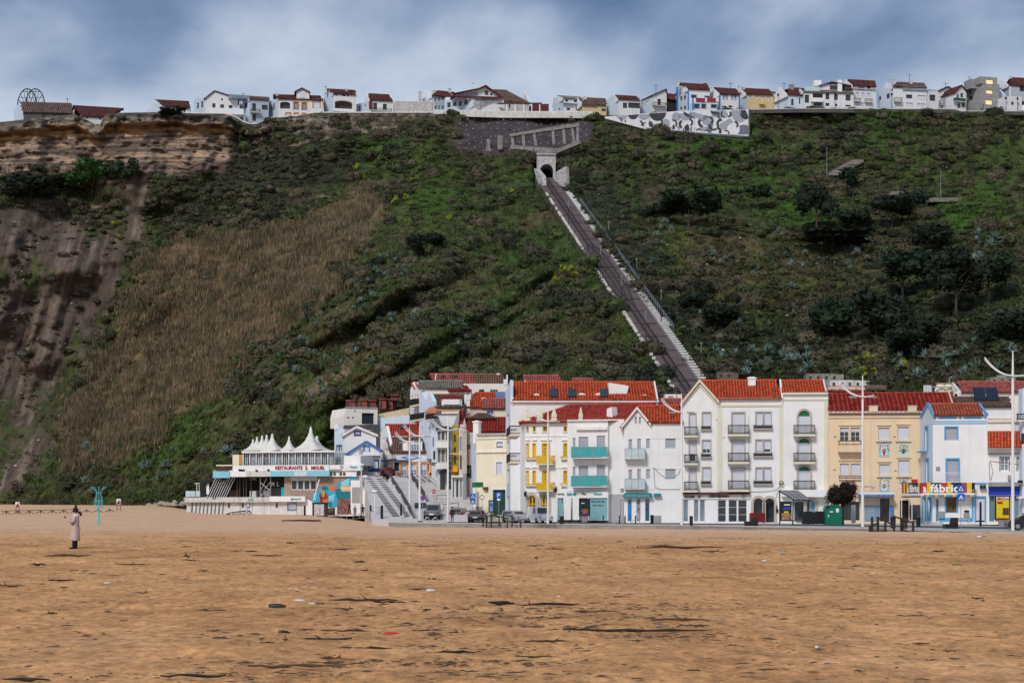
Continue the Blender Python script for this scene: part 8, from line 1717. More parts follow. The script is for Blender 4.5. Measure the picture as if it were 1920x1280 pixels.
# ------------------------------------------------------------------ vehicles
tyre = mat('tyre',(.015,.015,.016),noise=.1);lred = mat('tail_light',(.35,.01,.01),rough=.3,noise=0);chrome = mat('wheel_rim',(.35,.35,.36),metal=.5,rough=.35,noise=0);carglass = mat('car_glass',(.02,.03,.035),rough=.06,noise=.1,spec=.7)
def car(name,lab,cat,px,yb,Y,rz,L_,W_,H_,paint,kind='hatch',z=None):
    """x = length (rear at -L/2), y = width"""
    p = P(px,yb,Y);
    if z is not None: p.z = z
    r = empty(name,p,R(rz),label=lab,cat=cat);l,w_,h = L_/2,W_/2,H_;wr = .32
    prof = {'hatch': ([(-l,.28),(-l-.03,.62),(-l+.05,.95),(l-.9,.98),(l-.15,.78),(l,.5),(l-.05,.25)],[(-l+.02,.94),(-l+.25,h-.06),(-l+.5,h),(l*.05,h),(l*.3,h-.08),(l-.95,.97)]),
            'van': ([(-l,.3),(-l,1.0),(l-.95,1.05),(l-.2,.88),(l,.6),(l-.03,.28)],[(-l+.0,.98),(-l+.06,h-.1),(-l+.2,h),(l*.2,h),(l*.42,h-.12),(l-1.0,1.04)]),
            'suv': ([(-l,.35),(-l-.02,1.0),(l-.9,1.05),(l-.1,.95),(l,.6),(l-.05,.35)],[(-l+.02,.98),(-l+.1,h-.08),(-l+.3,h),(l*.1,h),(l*.3,h-.1),(l-1.05,1.04)]),
            'pickup': ([(-l,.45),(-l,1.0),(l-.9,1.05),(l-.1,.95),(l,.6),(l-.05,.4)],[(-.1,.98),(.0,h-.06),(.15,h),(l*.42,h),(l*.62,h-.1),(l-1.0,1.04)])}[kind]
    M_ = Matrix(((1,0,0,0),(0,1,0,0),(0,0,1,0),(0,0,0,1)))
    mb = MB();b = prof[0];n = len(b);rows = [(-w_,.0),(-w_*.96,.0),(w_*.96,0),(w_,0)]
    def body(pts,ws,ins):
        vs = [];m = len(pts)
        for y,k in ws: vs += [(x*(1-k),y,z-(.0 if not k else .03)) for x,z in pts]
        fs = [tuple(range(m))[::-1] if False else tuple(range(m)),tuple((len(ws)-1)*m+j for j in range(m))[::-1]]
        for i in range(len(ws)-1): fs += [(i*m+j,(i+1)*m+j,(i+1)*m+(j+1) % m,i*m+(j+1) % m) for j in range(m)]
        return vs,fs
    vs,fs = body(b,[(-w_,.02),(-w_*.93,0),(w_*.93,0),(w_,.02)],0);mb.add(vs,fs)
    g = prof[1];m = len(g);lo = w_*.93;top = w_*.80;vs = []
    for sg in (-1,1): vs += [(x,sg*(lo-(lo-top)*max(0,(z-.95)/(h-.95))),z) for x,z in g]
    mb.add(vs,[tuple(range(m)),tuple(range(m,2*m))[::-1]]+[(j,j+m,(j+1) % m+m,(j+1) % m) for j in range(m)])
    o = mb.build('body',paint,r,smooth=False);bv = o.modifiers.new('bevel','BEVEL');bv.width = .05;bv.segments = 2
    # windows: side glass, rear and front screens set a little proud
    def wq(x,z,sg,e=.012): return (x,sg*(lo-(lo-top)*max(0,(z-.95)/(h-.95))+e),z)
    zt = h-.12;zb = 1.02 if kind != 'hatch' else .99
    gx0,gx1 = g[0][0]+.22,g[-1][0]-.15;segs = [(gx0,(gx0+gx1)/2-.05),((gx0+gx1)/2+.02,gx1)] if kind != 'van' else [((gx0+gx1)/2+.35,gx1)]
    for sg in (-1,1):
        for a,c in segs: mb = MB();sl = .3 if c == gx1 else 0;q = [wq(a+(.1 if a == gx0 else 0),zb,sg),wq(c,zb,sg),wq(c-sl-.15*(c == gx1),zt,sg),wq(a+(.18 if a == gx0 else 0),zt,sg)];mb.add(q,[(0,1,2,3) if sg < 0 else (3,2,1,0)]);mb.build('side_window',carglass,r)
    x0,x1 = g[0][0],g[1][0];mb = MB();k = w_*.72
    if kind != 'van' or 1: mb.add([(x0-.02+(x1-x0)*.12,-k,1.03),(x0-.02+(x1-x0)*.12,k,1.03),(x1-.03,k*.9,h-.13),(x1-.03,-k*.9,h-.13)],[(3,2,1,0)])
    if kind != 'van': mb.build('rear_window',carglass,r)
    else:
        mb = MB();
    xa,xb = g[-1][0],g[-2][0];mb = MB();mb.add([(xa+.0,-k,1.08),(xa+.0,k,1.08),(xb+.04,k*.9,h-.13),(xb+.04,-k*.9,h-.13)],[(0,1,2,3)]);mb.build('windscreen',carglass,r)
    for sg in (-1,1):
        mb = MB();y = sg*w_;mb.box(-l-.035,y-sg*.05 if sg > 0 else y+.02,.72,-l+.05,y-sg*.02 if sg > 0 else y+.24,1.0) if False else mb.box(-l-.045,min(y*.94,y*.72),.7,-l+.06,max(y*.94,y*.72),.95);mb.build('tail_light',lred,r)
        mb = MB();mb.box(l-.2,min(y*.94,y*.65),.58,l+.01,max(y*.94,y*.65),.74);mb.build('headlight',glass_l,r)
        mb = MB();mb.box(l*.38,min(y*1.02,y*1.18),1.0,l*.38+.15,max(y*1.02,y*1.18),1.15);mb.build('mirror',paint,r)
        for xx in (-l+.75,l-.8):
            mb = MB();n = 14;q = []
            for rr,yy in ((wr*.6,-.1),(wr*.95,-.1),(wr,-.06),(wr,.06),(wr*.95,.1),(wr*.6,.1)): q.append([(xx+rr*math.cos(a/n*6.283),sg*(w_-.06)+yy,wr+rr*math.sin(a/n*6.283)) for a in range(n)])
            vs = sum(q,[]);mb.add(vs,[(i*n+j,i*n+(j+1) % n,(i+1)*n+(j+1) % n,(i+1)*n+j) for i in range(5) for j in range(n)]);wh = mb.build('wheel',tyre,r)
            mb = MB();mb.add([(xx+wr*.62*math.cos(a/n*6.283),sg*(w_+.02),wr+wr*.62*math.sin(a/n*6.283)) for a in range(n)],[tuple(range(n)) if sg < 0 else tuple(range(n))[::-1]]);mb.build('rim',chrome,wh)
    mb = MB();mb.box(-l-.05,-.26,.55 if kind != 'pickup' else .5,-l-.02,.26,.66);mb.build('number_plate',whm,r);mb = MB();mb.box(-l-.08,-w_*.9,.28,-l+.1,w_*.9,.5);mb.build('bumper',black if kind != 'van' else black,r)
    if kind == 'pickup':
        mb = MB();mb.box(-l+.06,-w_*.86,.98,-.15,w_*.86,1.03);mb.build('load_bed',greyr,r);mb = MB();mb.tube([(-.12,-w_*.8,1.0),(-.12,-w_*.75,h-.1),(-.12,w_*.75,h-.1),(-.12,w_*.8,1.0)],.04,5);mb.build('roll_bar',steel,r)
    return r
pt = lambda n,c: mat(n,c,rough=.25,noise=.03,spec=.6)
car('silver_car','silver hatchback parked left of the white van','car',966,979,205,118+180,3.9,1.65,1.42,pt('silver_paint',(.34,.35,.36)),z=.01)
car('white_van','small white delivery van parked before the yellow-windowed house','van',1012,980.5,202,120+180-12,4.2,1.75,1.85,pt('white_van_paint',(.78,.78,.80)),'van',z=.01)
car('black_car','black hatchback with its rear to the beach next to the wooden stairway','car',896,977,209,82,4.1,1.75,1.42,pt('black_paint',(.012,.012,.016)),z=.01)
car('dark_car','dark car with a purplish roof parked further up the side street','car',862,972,221,78,4.0,1.7,1.45,pt('dark_plum_paint',(.02,.013,.018)),z=.2)
car('dark_jeep','dark green jeep standing left behind the grey pickup','jeep',787,970,226,97,4.0,1.7,1.8,pt('dark_green_paint',(.015,.035,.035)),'suv',z=.5)
car('grey_pickup','blue-grey flatbed pickup with its tailgate to the beach','pickup',812,973,217,88,4.9,1.9,1.75,pt('blue_grey_paint',(.12,.15,.18)),'pickup',z=.35)
car('edge_black_car','black car cut off by the right edge of the photo','car',1934,994,147,175,4.1,1.75,1.45,pt('black_paint',(1,1,1)),z=.01)
def moto(px,py,lab):
    p = rampP(px,py,.02);r = empty('motorbike',p,R(rnd.uniform(60,110)),label=lab,cat='motorbike')
    for x in (-.6,.6):
        mb = MB();mb.tube([(x+.27*math.cos(a),0,.3+.27*math.sin(a)) for a in np.linspace(0,6.283,13)],.05,5);mb.build('wheel',tyre,r)
    mb = MB();mb.tube([(-.6,0,.3),(-.3,0,.65),(.3,0,.7),(.45,0,.95)],.1,6);mb.tube([(.6,0,.3),(.42,0,1.0)],.05,5);mb.box(-.2,-.13,.25,.25,.13,.55);mb.build('frame',black,r);mb = MB();mb.box(-.6,-.14,.68,.0,.14,.8);mb.build('seat',black,r);mb = MB();mb.tube([(.4,-.32,1.02),(.43,0,.98),(.4,.32,1.02)],.03,5);mb.build('handlebar',steel,r)
for i,(x,y,l) in enumerate(((712,888,'topmost of the dark motorbikes at the head of the stepped lane'),(718,893,'second dark motorbike down the stepped lane'),(723,898,'third dark motorbike down the stepped lane'),(728,902,'lowest dark motorbike by the street wall'))): moto(x,y,l)
p = rampP(727,891,0);cv = MB();cv.lathe([(1.05,0),(1.0,.5),(.75,.95),(.3,1.15),(.02,1.2)],n=12,sx=1.1,sy=.6);o = cv.build('covered_motorbike',mat('maroon_cover',(.10,.012,.025),noise=.2),None,smooth=True,label='motorbike under a maroon cover beside the orange edged shop',cat='motorbike');o.location = p
for x,y,l in ((682,893,'left'),(690,889,'right')): r = empty('folded_parasol_table',rampP(x,y),label=l+' small white cafe table at the head of the stepped lane',cat='table');mb = MB();mb.lathe([(.04,0),(.04,.7)],n=6);mb.build('leg',steel,r);mb = MB();mb.lathe([(.5,.7),(.5,.74)],n=12);mb.build('top',white,r)
# ------------------------------------------------------------------ people
def skin_body(name,joints,edges,m,parent,sub=2,extra=(),**k):
    """one continuous skinned figure: joints = {name:(x,y,z,r)}"""
    ks = list(joints);me = bpy.data.meshes.new(name);me.from_pydata([joints[j][:3] for j in ks],[(ks.index(a),ks.index(b)) for a,b in edges],[]);o = bpy.data.objects.new(name,me);COL.objects.link(o)
    o.modifiers.new('skin','SKIN')
    me.skin_vertices.new() if not me.skin_vertices else None
    sv = me.skin_vertices[0].data
    for i,j in enumerate(ks):
        rr = joints[j][3];sv[i].radius = (rr,rr) if not isinstance(rr,tuple) else rr;sv[i].use_root = (j == ks[0])
    s = o.modifiers.new('sub','SUBSURF');s.levels = s.render_levels = sub
    dg = bpy.context.evaluated_depsgraph_get();me2 = bpy.data.meshes.new_from_object(o.evaluated_get(dg));COL.objects.unlink(o);bpy.data.objects.remove(o)
    me2.materials.clear();me2.materials.append(m);me2.polygons.foreach_set('use_smooth',[True]*len(me2.polygons));me2.name = name
    q = bpy.data.objects.new(name,me2);COL.objects.link(q);q.parent = parent;return q
skinm = mat('skin',(.55,.28,.18),rough=.5,noise=.05);coatm = mat('pink_beige_coat',(.52,.38,.36),rough=.8,noise=.12,nscale=4);dkc = mat('black_clothing',(.012,.012,.014),noise=.2);hairm = mat('dark_hair',(.025,.014,.01));navy = mat('dark_jacket',(.02,.022,.035),noise=.2);jean = mat('dark_jeans',(.02,.03,.06),noise=.2);greyc = mat('grey_clothing',(.12,.12,.13),noise=.2)
def person(px,Y,h,rz,lab,jacket,trousers,pose='stand',z=None,hat=None,base=None):
    """faces -y when rz=0; unit skeleton of 1.7 m scaled to h"""
    p = G0(px,Y,0) if base is None else base
    if z is not None: p.z = z
    r = empty('person',p,R(rz),label=lab,cat='person');k = h/1.7;r.scale = (k,k,k)
    st = {'stand': (.09,0,-.09,0),'walk': (.08,-.22,-.08,.2),'sit': (.1,0,-.1,0)}[pose]
    lean = .0 if pose != 'lean' else .1
    J = {'pelvis': (0,0,.92,(.16,.11)),'waist': (0,0,1.08,(.145,.10)),'chest': (0,-.01,1.28,(.175,.115)),'neck': (0,0,1.46,.055),'head0': (0,-.01,1.53,(.075,.085)),'head1': (0,-.01,1.62,(.08,.095)),'head2': (0,0,1.68,(.05,.06))}
    E = [('pelvis','waist'),('waist','chest'),('chest','neck'),('neck','head0'),('head0','head1'),('head1','head2')]
    for s,i in ((1,0),(-1,2)):
        n = 'l' if s > 0 else 'r';dy = st[i+1]
        J[n+'hip'] = (s*.09,0,.86,.095);J[n+'knee'] = (s*.10,dy*.6-.02,.48,.062);J[n+'ankle'] = (s*.10,dy,.09,.04);J[n+'toe'] = (s*.12,dy-.15,.03,(.04,.03))
        E += [('pelvis',n+'hip'),(n+'hip',n+'knee'),(n+'knee',n+'ankle'),(n+'ankle',n+'toe')]
        J[n+'sh'] = (s*.19,0,1.40,.06);
        if pose == 'phone' or hat: J[n+'el'] = (s*.24,-.08,1.14,.045);J[n+'wr'] = (s*.10,-.33,1.30,.028);J[n+'hd'] = (s*.07,-.40,1.35,(.03,.02))
        else: J[n+'el'] = (s*.25,.03-dy*.3,1.13,.045);J[n+'wr'] = (s*.26,-.05-dy*.6,.90,.03);J[n+'hd'] = (s*.26,-.07-dy*.6,.82,(.035,.02))
        E += [('chest',n+'sh'),(n+'sh',n+'el'),(n+'el',n+'wr'),(n+'wr',n+'hd')]
    b = skin_body('body',J,E,trousers,r,1);me = b.data;me.materials.append(jacket);me.materials.append(skinm)
    for q in me.polygons: c = q.center;up = c.z > .86 or (abs(c.x) > .17 and c.z > .7);q.material_index = 2 if (c.z > 1.47 or (abs(c.x) > .2 and c.z < .87 and pose != 'phone' and not hat)) else (1 if up else 0)
    mb = MB();mb.lathe([(.105,1.60),(.11,1.66),(.09,1.73),(.03,1.765)],(0,.012,0),10);mb.build('hair',hairm,r,smooth=True)
    for sx in (-.032,.032): mb = MB();mb.lathe([(.006,-.008),(.012,0),(.006,.008)],(sx,-.10,1.615),6);mb.build('eye',black,r)
    mb = MB();mb.add([(-.012,-.095,1.575),(.012,-.095,1.575),(0,-.125,1.58),(0,-.098,1.62)],[(0,1,2),(0,2,3),(2,1,3)]);mb.build('nose',skinm,r)
    return r
def hands(r,pts,m,fold=1):
    for (x,y,z),sx in pts:
        mb = MB();mb.lathe([(.012,-.03),(.032,-.02),(.034,.02),(.02,.04)],(x,y,z),8,sy=.6)
        for k,l in enumerate((.055,.066,.06,.045)): bx = x+(k-1.5)*.017;mb.tube([(bx,y-.01,z+.03),(bx,y-.035,z+.03+l*.5),(bx-.01*sx,y-.05+.01*fold,z+.02+l*.7)],.0085,5,.006)
        mb.tube([(x-sx*.03,y-.01,z),(x-sx*.045,y-.035,z+.02),(x-sx*.03,y-.05,z+.035)],.0095,5,.007);mb.build('gloved_hand',m,r)
# the woman on the sand, in profile looking at a phone
def woman():
    p = beach_pt(141,1029);Yw = p.y;h = 77*Yw/F/1.04
    r = person(0,0,h,-82,'woman in long pale pink coat and black bobble hat looking at her phone',coatm,dkc,'stand',base=p,hat=1)
    n = 16;prof = [(.55,.46,0),(.62,.44,.0),(.78,.42,.0),(.95,.36,0),(1.08,.325,0),(1.2,.35,0),(1.34,.385,0),(1.44,.30,0),(1.5,.16,0)];prof = [(.36,.215),(.42,.22),(.6,.205),(.8,.195),(.95,.18),(1.06,.165),(1.16,.175),(1.28,.185),(1.38,.17),(1.45,.10),(1.49,.075)]
    mb = MB();vs = []
    for z,q in prof:
        for j in range(n): a = j/n*6.2832;fo = 1+(.07*math.sin(a*5+z*2) if z < .95 else 0);vs.append((q*1.12*math.cos(a)*fo,q*.95*math.sin(a)*fo,z))
    fs = [(i*n+j,i*n+(j+1) % n,(i+1)*n+(j+1) % n,(i+1)*n+j) for i in range(len(prof)-1) for j in range(n)];mb.add(vs,fs+[tuple(range(n))[::-1]]);mb.build('coat',coatm,r,smooth=True)
    mb = MB()
    for s in (1,-1): mb.tube([(s*.17,.01,1.40),(s*.235,-.06,1.24),(s*.23,-.1,1.13),(s*.17,-.24,1.23),(s*.11,-.33,1.30)],[.07,.066,.062,.055,.047],10)
    mb.build('coat_sleeve',coatm,r,smooth=True)
    mb = MB();mb.tube([(.17*math.cos(a),.155*math.sin(a),1.07) for a in np.linspace(0,6.2832,15)],.02,5);mb.tube([(.1,.16,1.06),(.12,.21,.95),(.1,.22,.85)],.018,5);mb.build('coat_belt',mat('grey_pink_belt',(.30,.22,.22)),r)
    mb = MB();mb.lathe([(.13,1.38),(.15,1.43),(.13,1.49),(.09,1.51)],(0,.04,0),10);mb.build('coat_collar',mat('pale_collar',(.66,.60,.62)),r,smooth=True)
    mb = MB();mb.lathe([(.108,1.60),(.122,1.62),(.125,1.68),(.10,1.76),(.05,1.80),(.01,1.81)],(0,.015,0),12);mb.lathe([(.01,1.79),(.05,1.81),(.06,1.85),(.04,1.89),(.01,1.90)],(0,.03,0),8);mb.build('bobble_hat',dkc,r,smooth=True)
    mb = MB();mb.tube([(0,.10,1.60),(.0,.19,1.58),(0,.24,1.50),(0,.23,1.43)],[.045,.065,.06,.03],8);mb.build('ponytail',hairm,r,smooth=True)
    hands(r,[((.07,-.385,1.335),1),((-.07,-.385,1.335),-1)],dkc);mb = MB();mb.box(-.04,-.455,1.33,.04,-.445,1.47);mb.build('phone',black,r)
    mb = MB()
    for s,dy in ((1,-.06),(-1,.03)): mb.tube([(s*.09,dy+.0,.42),(s*.095,dy,.2),(s*.1,dy,.07)],[.07,.058,.05],8);mb.tube([(s*.1,dy+.04,.04),(s*.1,dy-.08,.045),(s*.1,dy-.2,.03)],[.045,.05,.03],8)
    mb.build('boots',dkc,r,smooth=True)
def beach_pt(px,py,y0=9.,y1=330.):
    f_ = lambda Y: float(CZ+(H-py)*Y/F-sandz((px-CX)*Y/F,Y));Y = y0
    while Y < y1 and f_(Y) > 0: Y += .5
    lo,hi = Y-.5,Y
    for _ in range(12): m = (lo+hi)/2;lo,hi = (m,hi) if f_(m) > 0 else (lo,m)
    return P(px,py,hi)
woman()
person(848,207.3,1.8,200,'person in dark jacket standing by the dark plum car at the street mouth',navy,dkc,z=.0)
person(822,0,1.65,30,'person in dark clothes at the head of the broad stair',dkc,dkc,base=rampP(822,906))
person(655,247,1.6,60,'person in black bending at the foot of the lift tower',dkc,dkc,'walk',z=.75);person(665.5,240,1.45,20,'short person in dark clothes before the lift tower',greyc,dkc,z=.45);person(680,235,1.7,15,'person in dark jacket and jeans walking past the white stair wall',navy,jean,'walk',z=.35)
# ------------------------------------------------------------------ on the sand
r = empty('beach_shower',beach_pt(185.3,984),label='turquoise metal beach tower with a flared crown of rods on a pole',cat='beach tower');s = r.location.y/F
cy = mat('turquoise_metal',(.10,.52,.62),rough=.4,noise=.1);gr_ = mat('sea_green_metal',(.20,.58,.50),rough=.4,noise=.1)
zz = lambda y: (984-y)*s;mb = MB();mb.tube([(0,0,0),(0,0,zz(951))],.085,8);mb.build('pole',cy,r)
for k in range(8):
    a = k/8*6.283+.2;c,q = math.cos(a),math.sin(a);mb = MB();w1,w2,w3 = 7.5*s,4*s,14*s;mb.tube([(c*w1,q*w1,zz(951)),(c*w1,q*w1,zz(938)),(c*w2,q*w2,zz(923)),(c*w3*.5,q*w3*.5,zz(918)),(c*w3,q*w3,zz(912))],.02,5);mb.build('rod',gr_ if k % 2 else cy,r)
for y,w_ in ((951,7.5),(938,7.5),(923,4)): mb = MB();mb.tube([(w_*s*math.cos(a),w_*s*math.sin(a),zz(y)) for a in np.linspace(0,6.283,13)],.03,5);mb.build('ring',cy,r)
mb = MB()
for a in (0,1.57): c,q = math.cos(a)*7.5*s,math.sin(a)*7.5*s;mb.tube([(-c,-q,zz(951)),(c,q,zz(938))],.025,4);mb.tube([(c,q,zz(951)),(-c,-q,zz(938))],.025,4)
mb.build('cross_brace',cy,r)
for x,y0,l in ((33,946,'left-hand'),(222.5,940,'right-hand')):
    p = beach_pt(x,962 if x < 100 else 957);s = p.y/F;r = empty('warning_sign',p,label=l+' white and red beach warning sign on two posts',cat='sign',group='beach warning signs');yb = 962 if x < 100 else 957
    for dx in (-3,3): mb = MB();mb.tube([(dx*s,0,0),(dx*s,0,(yb-y0+5)*s)],.05,5);mb.build('post',dw,r)
    q = 3.8*s;z = (yb-y0)*s;mb = MB();mb.box(-q,-.09,z-q*1.4,q,-.055,z+q*1.4);mb.build('plate',whm,r);mb = MB();mb.box(-q*.85,-.11,z-q*1.25,q*.85,-.091,z-q*.1);mb.build('red_field',redm,r);mb = MB();mb.prism([(-q*.5,z-q*.3),(0,z-q*.8),(q*.6,z+q*.7),(q*.2,z+q)],-.125,-.111);mb.build('symbol',pk,r)
fr_ = empty('beach_fence',beach_pt(60,964),label='low dark timber fence with crossed braces half buried in the far sand',cat='fence');iv = wm(fr_).inverted()
for k in range(10):
    x = 12+k*21.5;pb = beach_pt(x,963.5-k*.45);a = iv @ pb;w_ = 9.5*pb.y/F;mb = MB();mb.tube([a+Vector((0,0,-.3)),a+Vector((0,0,.42))],.07,5);mb.build('post',dw,fr_)
    for sg in (-1,1): mb = MB();mb.tube([a+Vector((0,0,.36)),a+Vector((sg*w_,0,-.02))],.045,5);mb.build('brace',dw,fr_)
    if k < 7: mb = MB();mb.tube([a+Vector((-w_*1.1,0,.42)),a+Vector((w_*1.1,0,.44))],.04,5);mb.build('rail',dw,fr_)
wr_ = empty('timber_ramp_rail',P(447,962,250),label='low black timber railing leaning on the stained restaurant wall',cat='railing');iv = wm(wr_).inverted();mb = MB();T_ = [(425,963),(436,960),(446,958.5),(457,957),(468,957)]
for i,(x,y) in enumerate(T_):
    mb.tube([iv @ P(x,965,250),iv @ P(x,y,250)],.05,5)
    if i: x0,y0 = T_[i-1];mb.tube([iv @ P(x0,y0,250),iv @ P(x,y,250)],.06,5);mb.tube([iv @ P(x0,965,250),iv @ P(x,y,250)],.04,5);mb.tube([iv @ P(x0,y0,250),iv @ P(x,965,250)],.04,5)
mb.tube([iv @ P(468,957,250),iv @ P(473,964,249)],.06,5);mb.build('rails',dw,wr_)
p = beach_pt(565,977);mb = MB();mb.prism([(-2.2,0),(2.2,0),(2,.16),(.2,.2),(-2,.14)],-.2,.2);o = mb.build('driftwood_log',dw,None,label='long low log on the sand below the dark upright post',cat='driftwood');o.location = p
# driftwood and rubbish
weedm = [mat('driftwood_dark',(.04,.026,.018),noise=.3),mat('driftwood_brown',(.085,.052,.032),noise=.3),mat('weed_black',(.022,.018,.013),noise=.3)]
def stick(px,py,ln,th,seed,lab=None,m=None,grp='driftwood scattered on the sand'):
    r_ = random.Random(seed);p = beach_pt(px,py);s = p.y/F;L_ = ln*s;t = max(.008,th*s*.75);n = 7;a = r_.uniform(-.12,.12);mb = MB();pts = []
    for i in range(n+1): u = i/n-.5;pts.append((u*L_*math.cos(a),u*L_*math.sin(a)+r_.uniform(-.02,.02)*L_,t*.7+r_.uniform(-.2,.7)*t))
    mb.tube(pts,[t*r_.uniform(.4,1)*(1-.7*abs(i/n-.5)*2)+.002 for i in range(n+1)],6)
    for k in range(r_.randint(0,2)): i = r_.randint(1,n-1);q = Vector(pts[i]);mb.tube([q,q+Vector((r_.uniform(-.2,.2)*L_,r_.uniform(-.05,.05)*L_,t*r_.uniform(.5,3)))],t*.4,4,.002)
    o = mb.build('driftwood_stick',m or weedm[r_.randint(0,2)],None);o.location = p;tag(o,lab or 'dark driftwood stick on the %s sand%s' % (('near','middle','far')[0 if py > 1170 else 1 if py > 1070 else 2],(' at the left',', left of centre',', right of centre',' at the right')[min(3,int(px/480))]),'driftwood',None if lab else grp)
big = [(127,1044,86,4,'long thin stick with a crooked end on the sand near the woman'),(648,1185,95,5,'long straight dark stick left of the red plastic scrap'),(610,1204,100,8,'thick broken branch lying in the middle foreground'),(540,1252,150,6,'longest black branch at the bottom centre of the beach'),(362,1270,125,6,'long black branch at the bottom edge, left of centre'),(700,1218,70,5,'dark branch below the red plastic scrap'),(845,1226,95,6,'dark tapering branch pointing right in the foreground'),(1195,1184,280,6,'very long thin branch in the dark weed line right of centre'),(1060,1136,190,5,'long branch in the weed line at the centre'),(1275,1028,170,4,'long dark branch on the far sand before the teal balconies')]
for i,(x,y,l,t,lab) in enumerate(big): stick(x,y,l,t,i,lab)
sm = [(70,1060,34,4),(248,1059,66,3),(140,1071,18,3),(160,1072,14,3),(20,1100,44,4),(115,1089,50,3),(120,1103,16,3),(560,1203,60,5),(575,1232,110,5),(620,1236,40,5),(803,1183,60,3),(873,1188,45,4),(410,1146,80,3),(440,1149,30,3),(680,1128,130,5),(642,1144,40,4),(940,1135,50,8),(50,1276,90,6),(98,1151,20,3),(1120,1150,90,5),(1040,1162,28,5),(1275,1166,110,6),(1030,1204,90,4),(1115,1210,25,3),(1198,1205,34,4),(1000,1232,70,3),(930,1193,40,4),(800,1144,18,3),(1180,1144,40,3),(1300,1176,60,5),(730,1131,60,4),(470,1035,26,3),(500,1042,60,2),(350,1045,14,4),(345,1052,60,3),(640,1030,50,2),(1000,1024,40,2),(1040,1030,36,2),(1710,1155,60,2),(1780,1222,26,3),(1560,1240,30,3),(1440,1256,40,3),(1340,1035,50,3),(1230,1024,70,2),(805,1025,60,2),(760,1019,40,2)]
for i,(x,y,l,t) in enumerate(sm): stick(x,y,l,t,100+i)
rs_ = random.Random(8)
for i in range(90): stick(rs_.uniform(0,1900) if i % 2 else rs_.gauss(650,330),rs_.uniform(1010,1275),rs_.uniform(6,34),rs_.uniform(1.2,3),200+i)
# small flakes of weed and bark: far too many to count
def flakes():
    rg = np.random.RandomState(5);mb = MB();pts = []
    for i in range(5200):
        k = i % 5
        if k == 0: x,y = rg.uniform(-50,1970),1005+abs(rg.normal(0,60))
        elif k == 1: x,y = rg.normal(700,260),rg.choice([1185,1204,1230,1250])+rg.normal(0,4)
        elif k == 2: x,y = rg.normal(1080,200),rg.choice([1134,1150,1166,1184])+rg.normal(0,4)
        else: x,y = rg.uniform(-50,1970),rg.uniform(1000,1290)
        if not (1000 < y < 1300): continue
        Y = 1.9*F/(y-H);X = (x-CX)*Y/F;z = float(sandz(X,Y))+.012;s = rg.gamma(2,.0035)*(Y/30)**.5*(1.25 if k in (1,2) else 1)+.003;l = s*rg.uniform(1,6);a = rg.normal(0,.5);u = Vector((math.cos(a),math.sin(a),0));v = Vector((-math.sin(a),math.cos(a),0));c = Vector((X,Y,z));h = s*.8
        mb.add([c-u*l-v*s,c+u*l-v*s,c+u*l+v*s,c-u*l+v*s,c+Vector((0,0,h))],[(0,1,4),(1,2,4),(2,3,4),(3,0,4)])
    mb.build('weed_flakes',weedm[1],None,kind='stuff',label='small flakes of weed, bark and twigs sprinkled over the sand')
flakes()
def litter(px,py,w_,h_,c,lab,cat,rnded=1):
    p = beach_pt(px,py);s = p.y/F;m = mat('litter_%d_%d' % (px,py),c,rough=.4,noise=.15);mb = MB();L_ = w_*s/2;t = h_*s/2
    mb.tube([(-L_,0,t),(-L_*.6,0,t*1.1),(L_*.5,.02,t),(L_*.75,.02,t),(L_,.03,t)],[t*.8,t,t*.95,t*.45,t*.4],8);o = mb.build('litter',m,None,smooth=True,label=lab,cat=cat);o.location = p
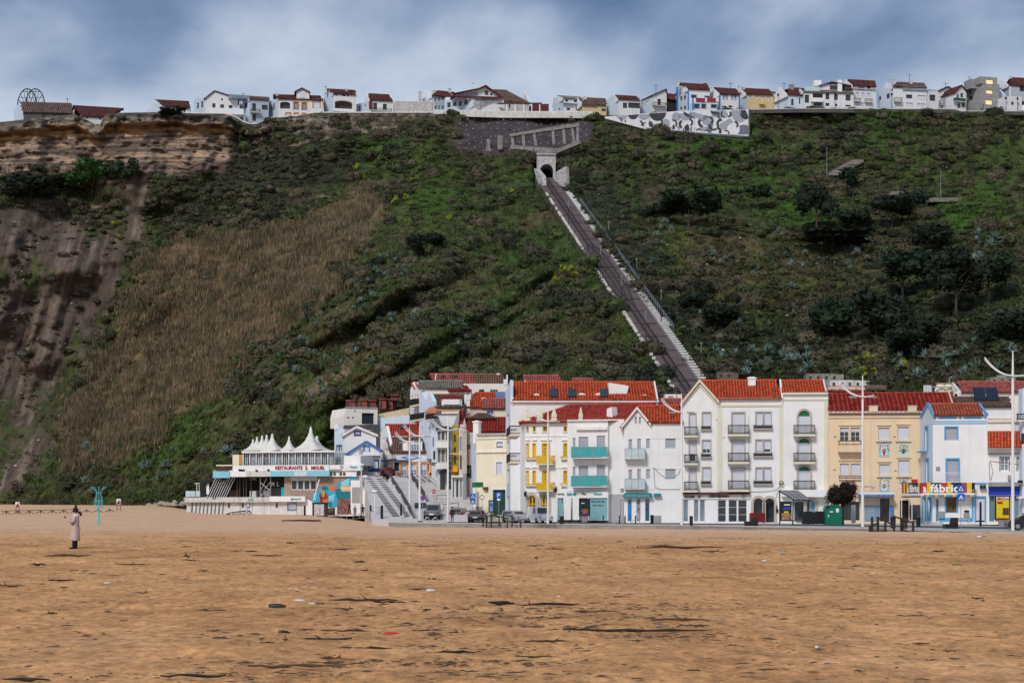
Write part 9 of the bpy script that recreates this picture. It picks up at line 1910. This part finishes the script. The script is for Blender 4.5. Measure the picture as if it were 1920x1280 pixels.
for a in [(735,1190,28,6,(.65,.03,.03),'bright red plastic scrap on the sand, left of centre','plastic scrap'),(808,1110,17,6,(.68,.70,.75),'crushed white plastic bottle on the open sand','bottle'),(562,1128,20,5,(.70,.70,.74),'left white plastic piece in the centre weed line','plastic piece'),(585,1133,14,4,(.66,.68,.72),'right white plastic piece in the centre weed line','plastic piece'),(520,1141,32,10,(.03,.05,.045),'dark tangled fishing debris beside the pale plastic','debris'),(483,1143,14,4,(.55,.62,.62),'pale plastic bag beside the tangled fishing debris','plastic bag'),(130,1218,7,5,(.70,.38,.02),'small orange scrap at the lower left','scrap'),(1048,1122,7,6,(.75,.75,.75),'small white cup standing on the sand right of centre','cup'),(1016,1134,12,5,(.12,.42,.36),'sea-green net scrap in the weed line','net scrap'),(1796,1062,21,5,(.02,.12,.02),'dark green bottle lying on the sand at the right','bottle'),(1434,1052,10,3,(.7,.72,.75),'small white scrap right of the weed lines','scrap'),(1468,1040,9,4,(.15,.35,.33),'small teal scrap on the far sand','scrap'),(1130,1029,6,4,(.7,.5,.03),'small yellow scrap on the far sand','scrap'),(1552,1246,14,4,(.06,.08,.30),'dark blue scrap at the lower right','scrap'),(1532,1216,7,6,(.72,.72,.74),'small white shell-like scrap at the lower right','scrap'),(1286,1228,12,6,(.35,.14,.06),'rusty orange lump in the right foreground','debris'),(565,1221,8,7,(.7,.7,.74),'white crumpled cup among the foreground branches','cup'),(939,1190,9,8,(.65,.42,.05),'yellow scrap right of the long sticks','scrap'),(1837,1008,9,4,(.75,.76,.8),'white bag at the foot of the sea wall near the right mast','plastic bag'),(201,1094,12,3,(.68,.64,.62),'pale scrap left of centre on the sand','scrap'),(1237,1172,10,4,(.10,.18,.45),'blue scrap in the dark weed line','scrap'),(533,1190,20,9,(.03,.022,.018),'dark lump of wood in the centre foreground','driftwood')]: litter(*a)
# pale rocks at the foot of the slope left of the restaurant
rk_ = mat('pale_boulder',(.36,.30,.25),noise=.4,nscale=1.5,bump=.4)
for i in range(34):
    x = rs_.uniform(262,352);y = 951-(x-262)*.06-rs_.random()*12*(x-250)/100;Y = float(hillY(np.array([x]),np.array([min(y,946)]))[0])-3;p = P(x,y,Y);s = rs_.uniform(.25,.9);mb = MB();mb.lathe([(s*.5,-.4*s),(s,-.1*s),(s*.9,.25*s),(s*.4,.5*s),(.02,.55*s)],n=7,sx=rs_.uniform(.8,1.5));mb.v = [(a+rs_.uniform(-.12,.12)*s,b+rs_.uniform(-.12,.12)*s,c+rs_.uniform(-.1,.1)*s) for a,b,c in mb.v]
    o = mb.build('boulder',rk_,None,label='%s pale boulder %s at the foot of the slope left of the restaurant' % ('small' if s < .45 else 'medium' if s < .7 else 'large','left' if x < 290 else 'middle' if x < 325 else 'right'),cat='boulder',group='boulders at the foot of the slope');o.location = p
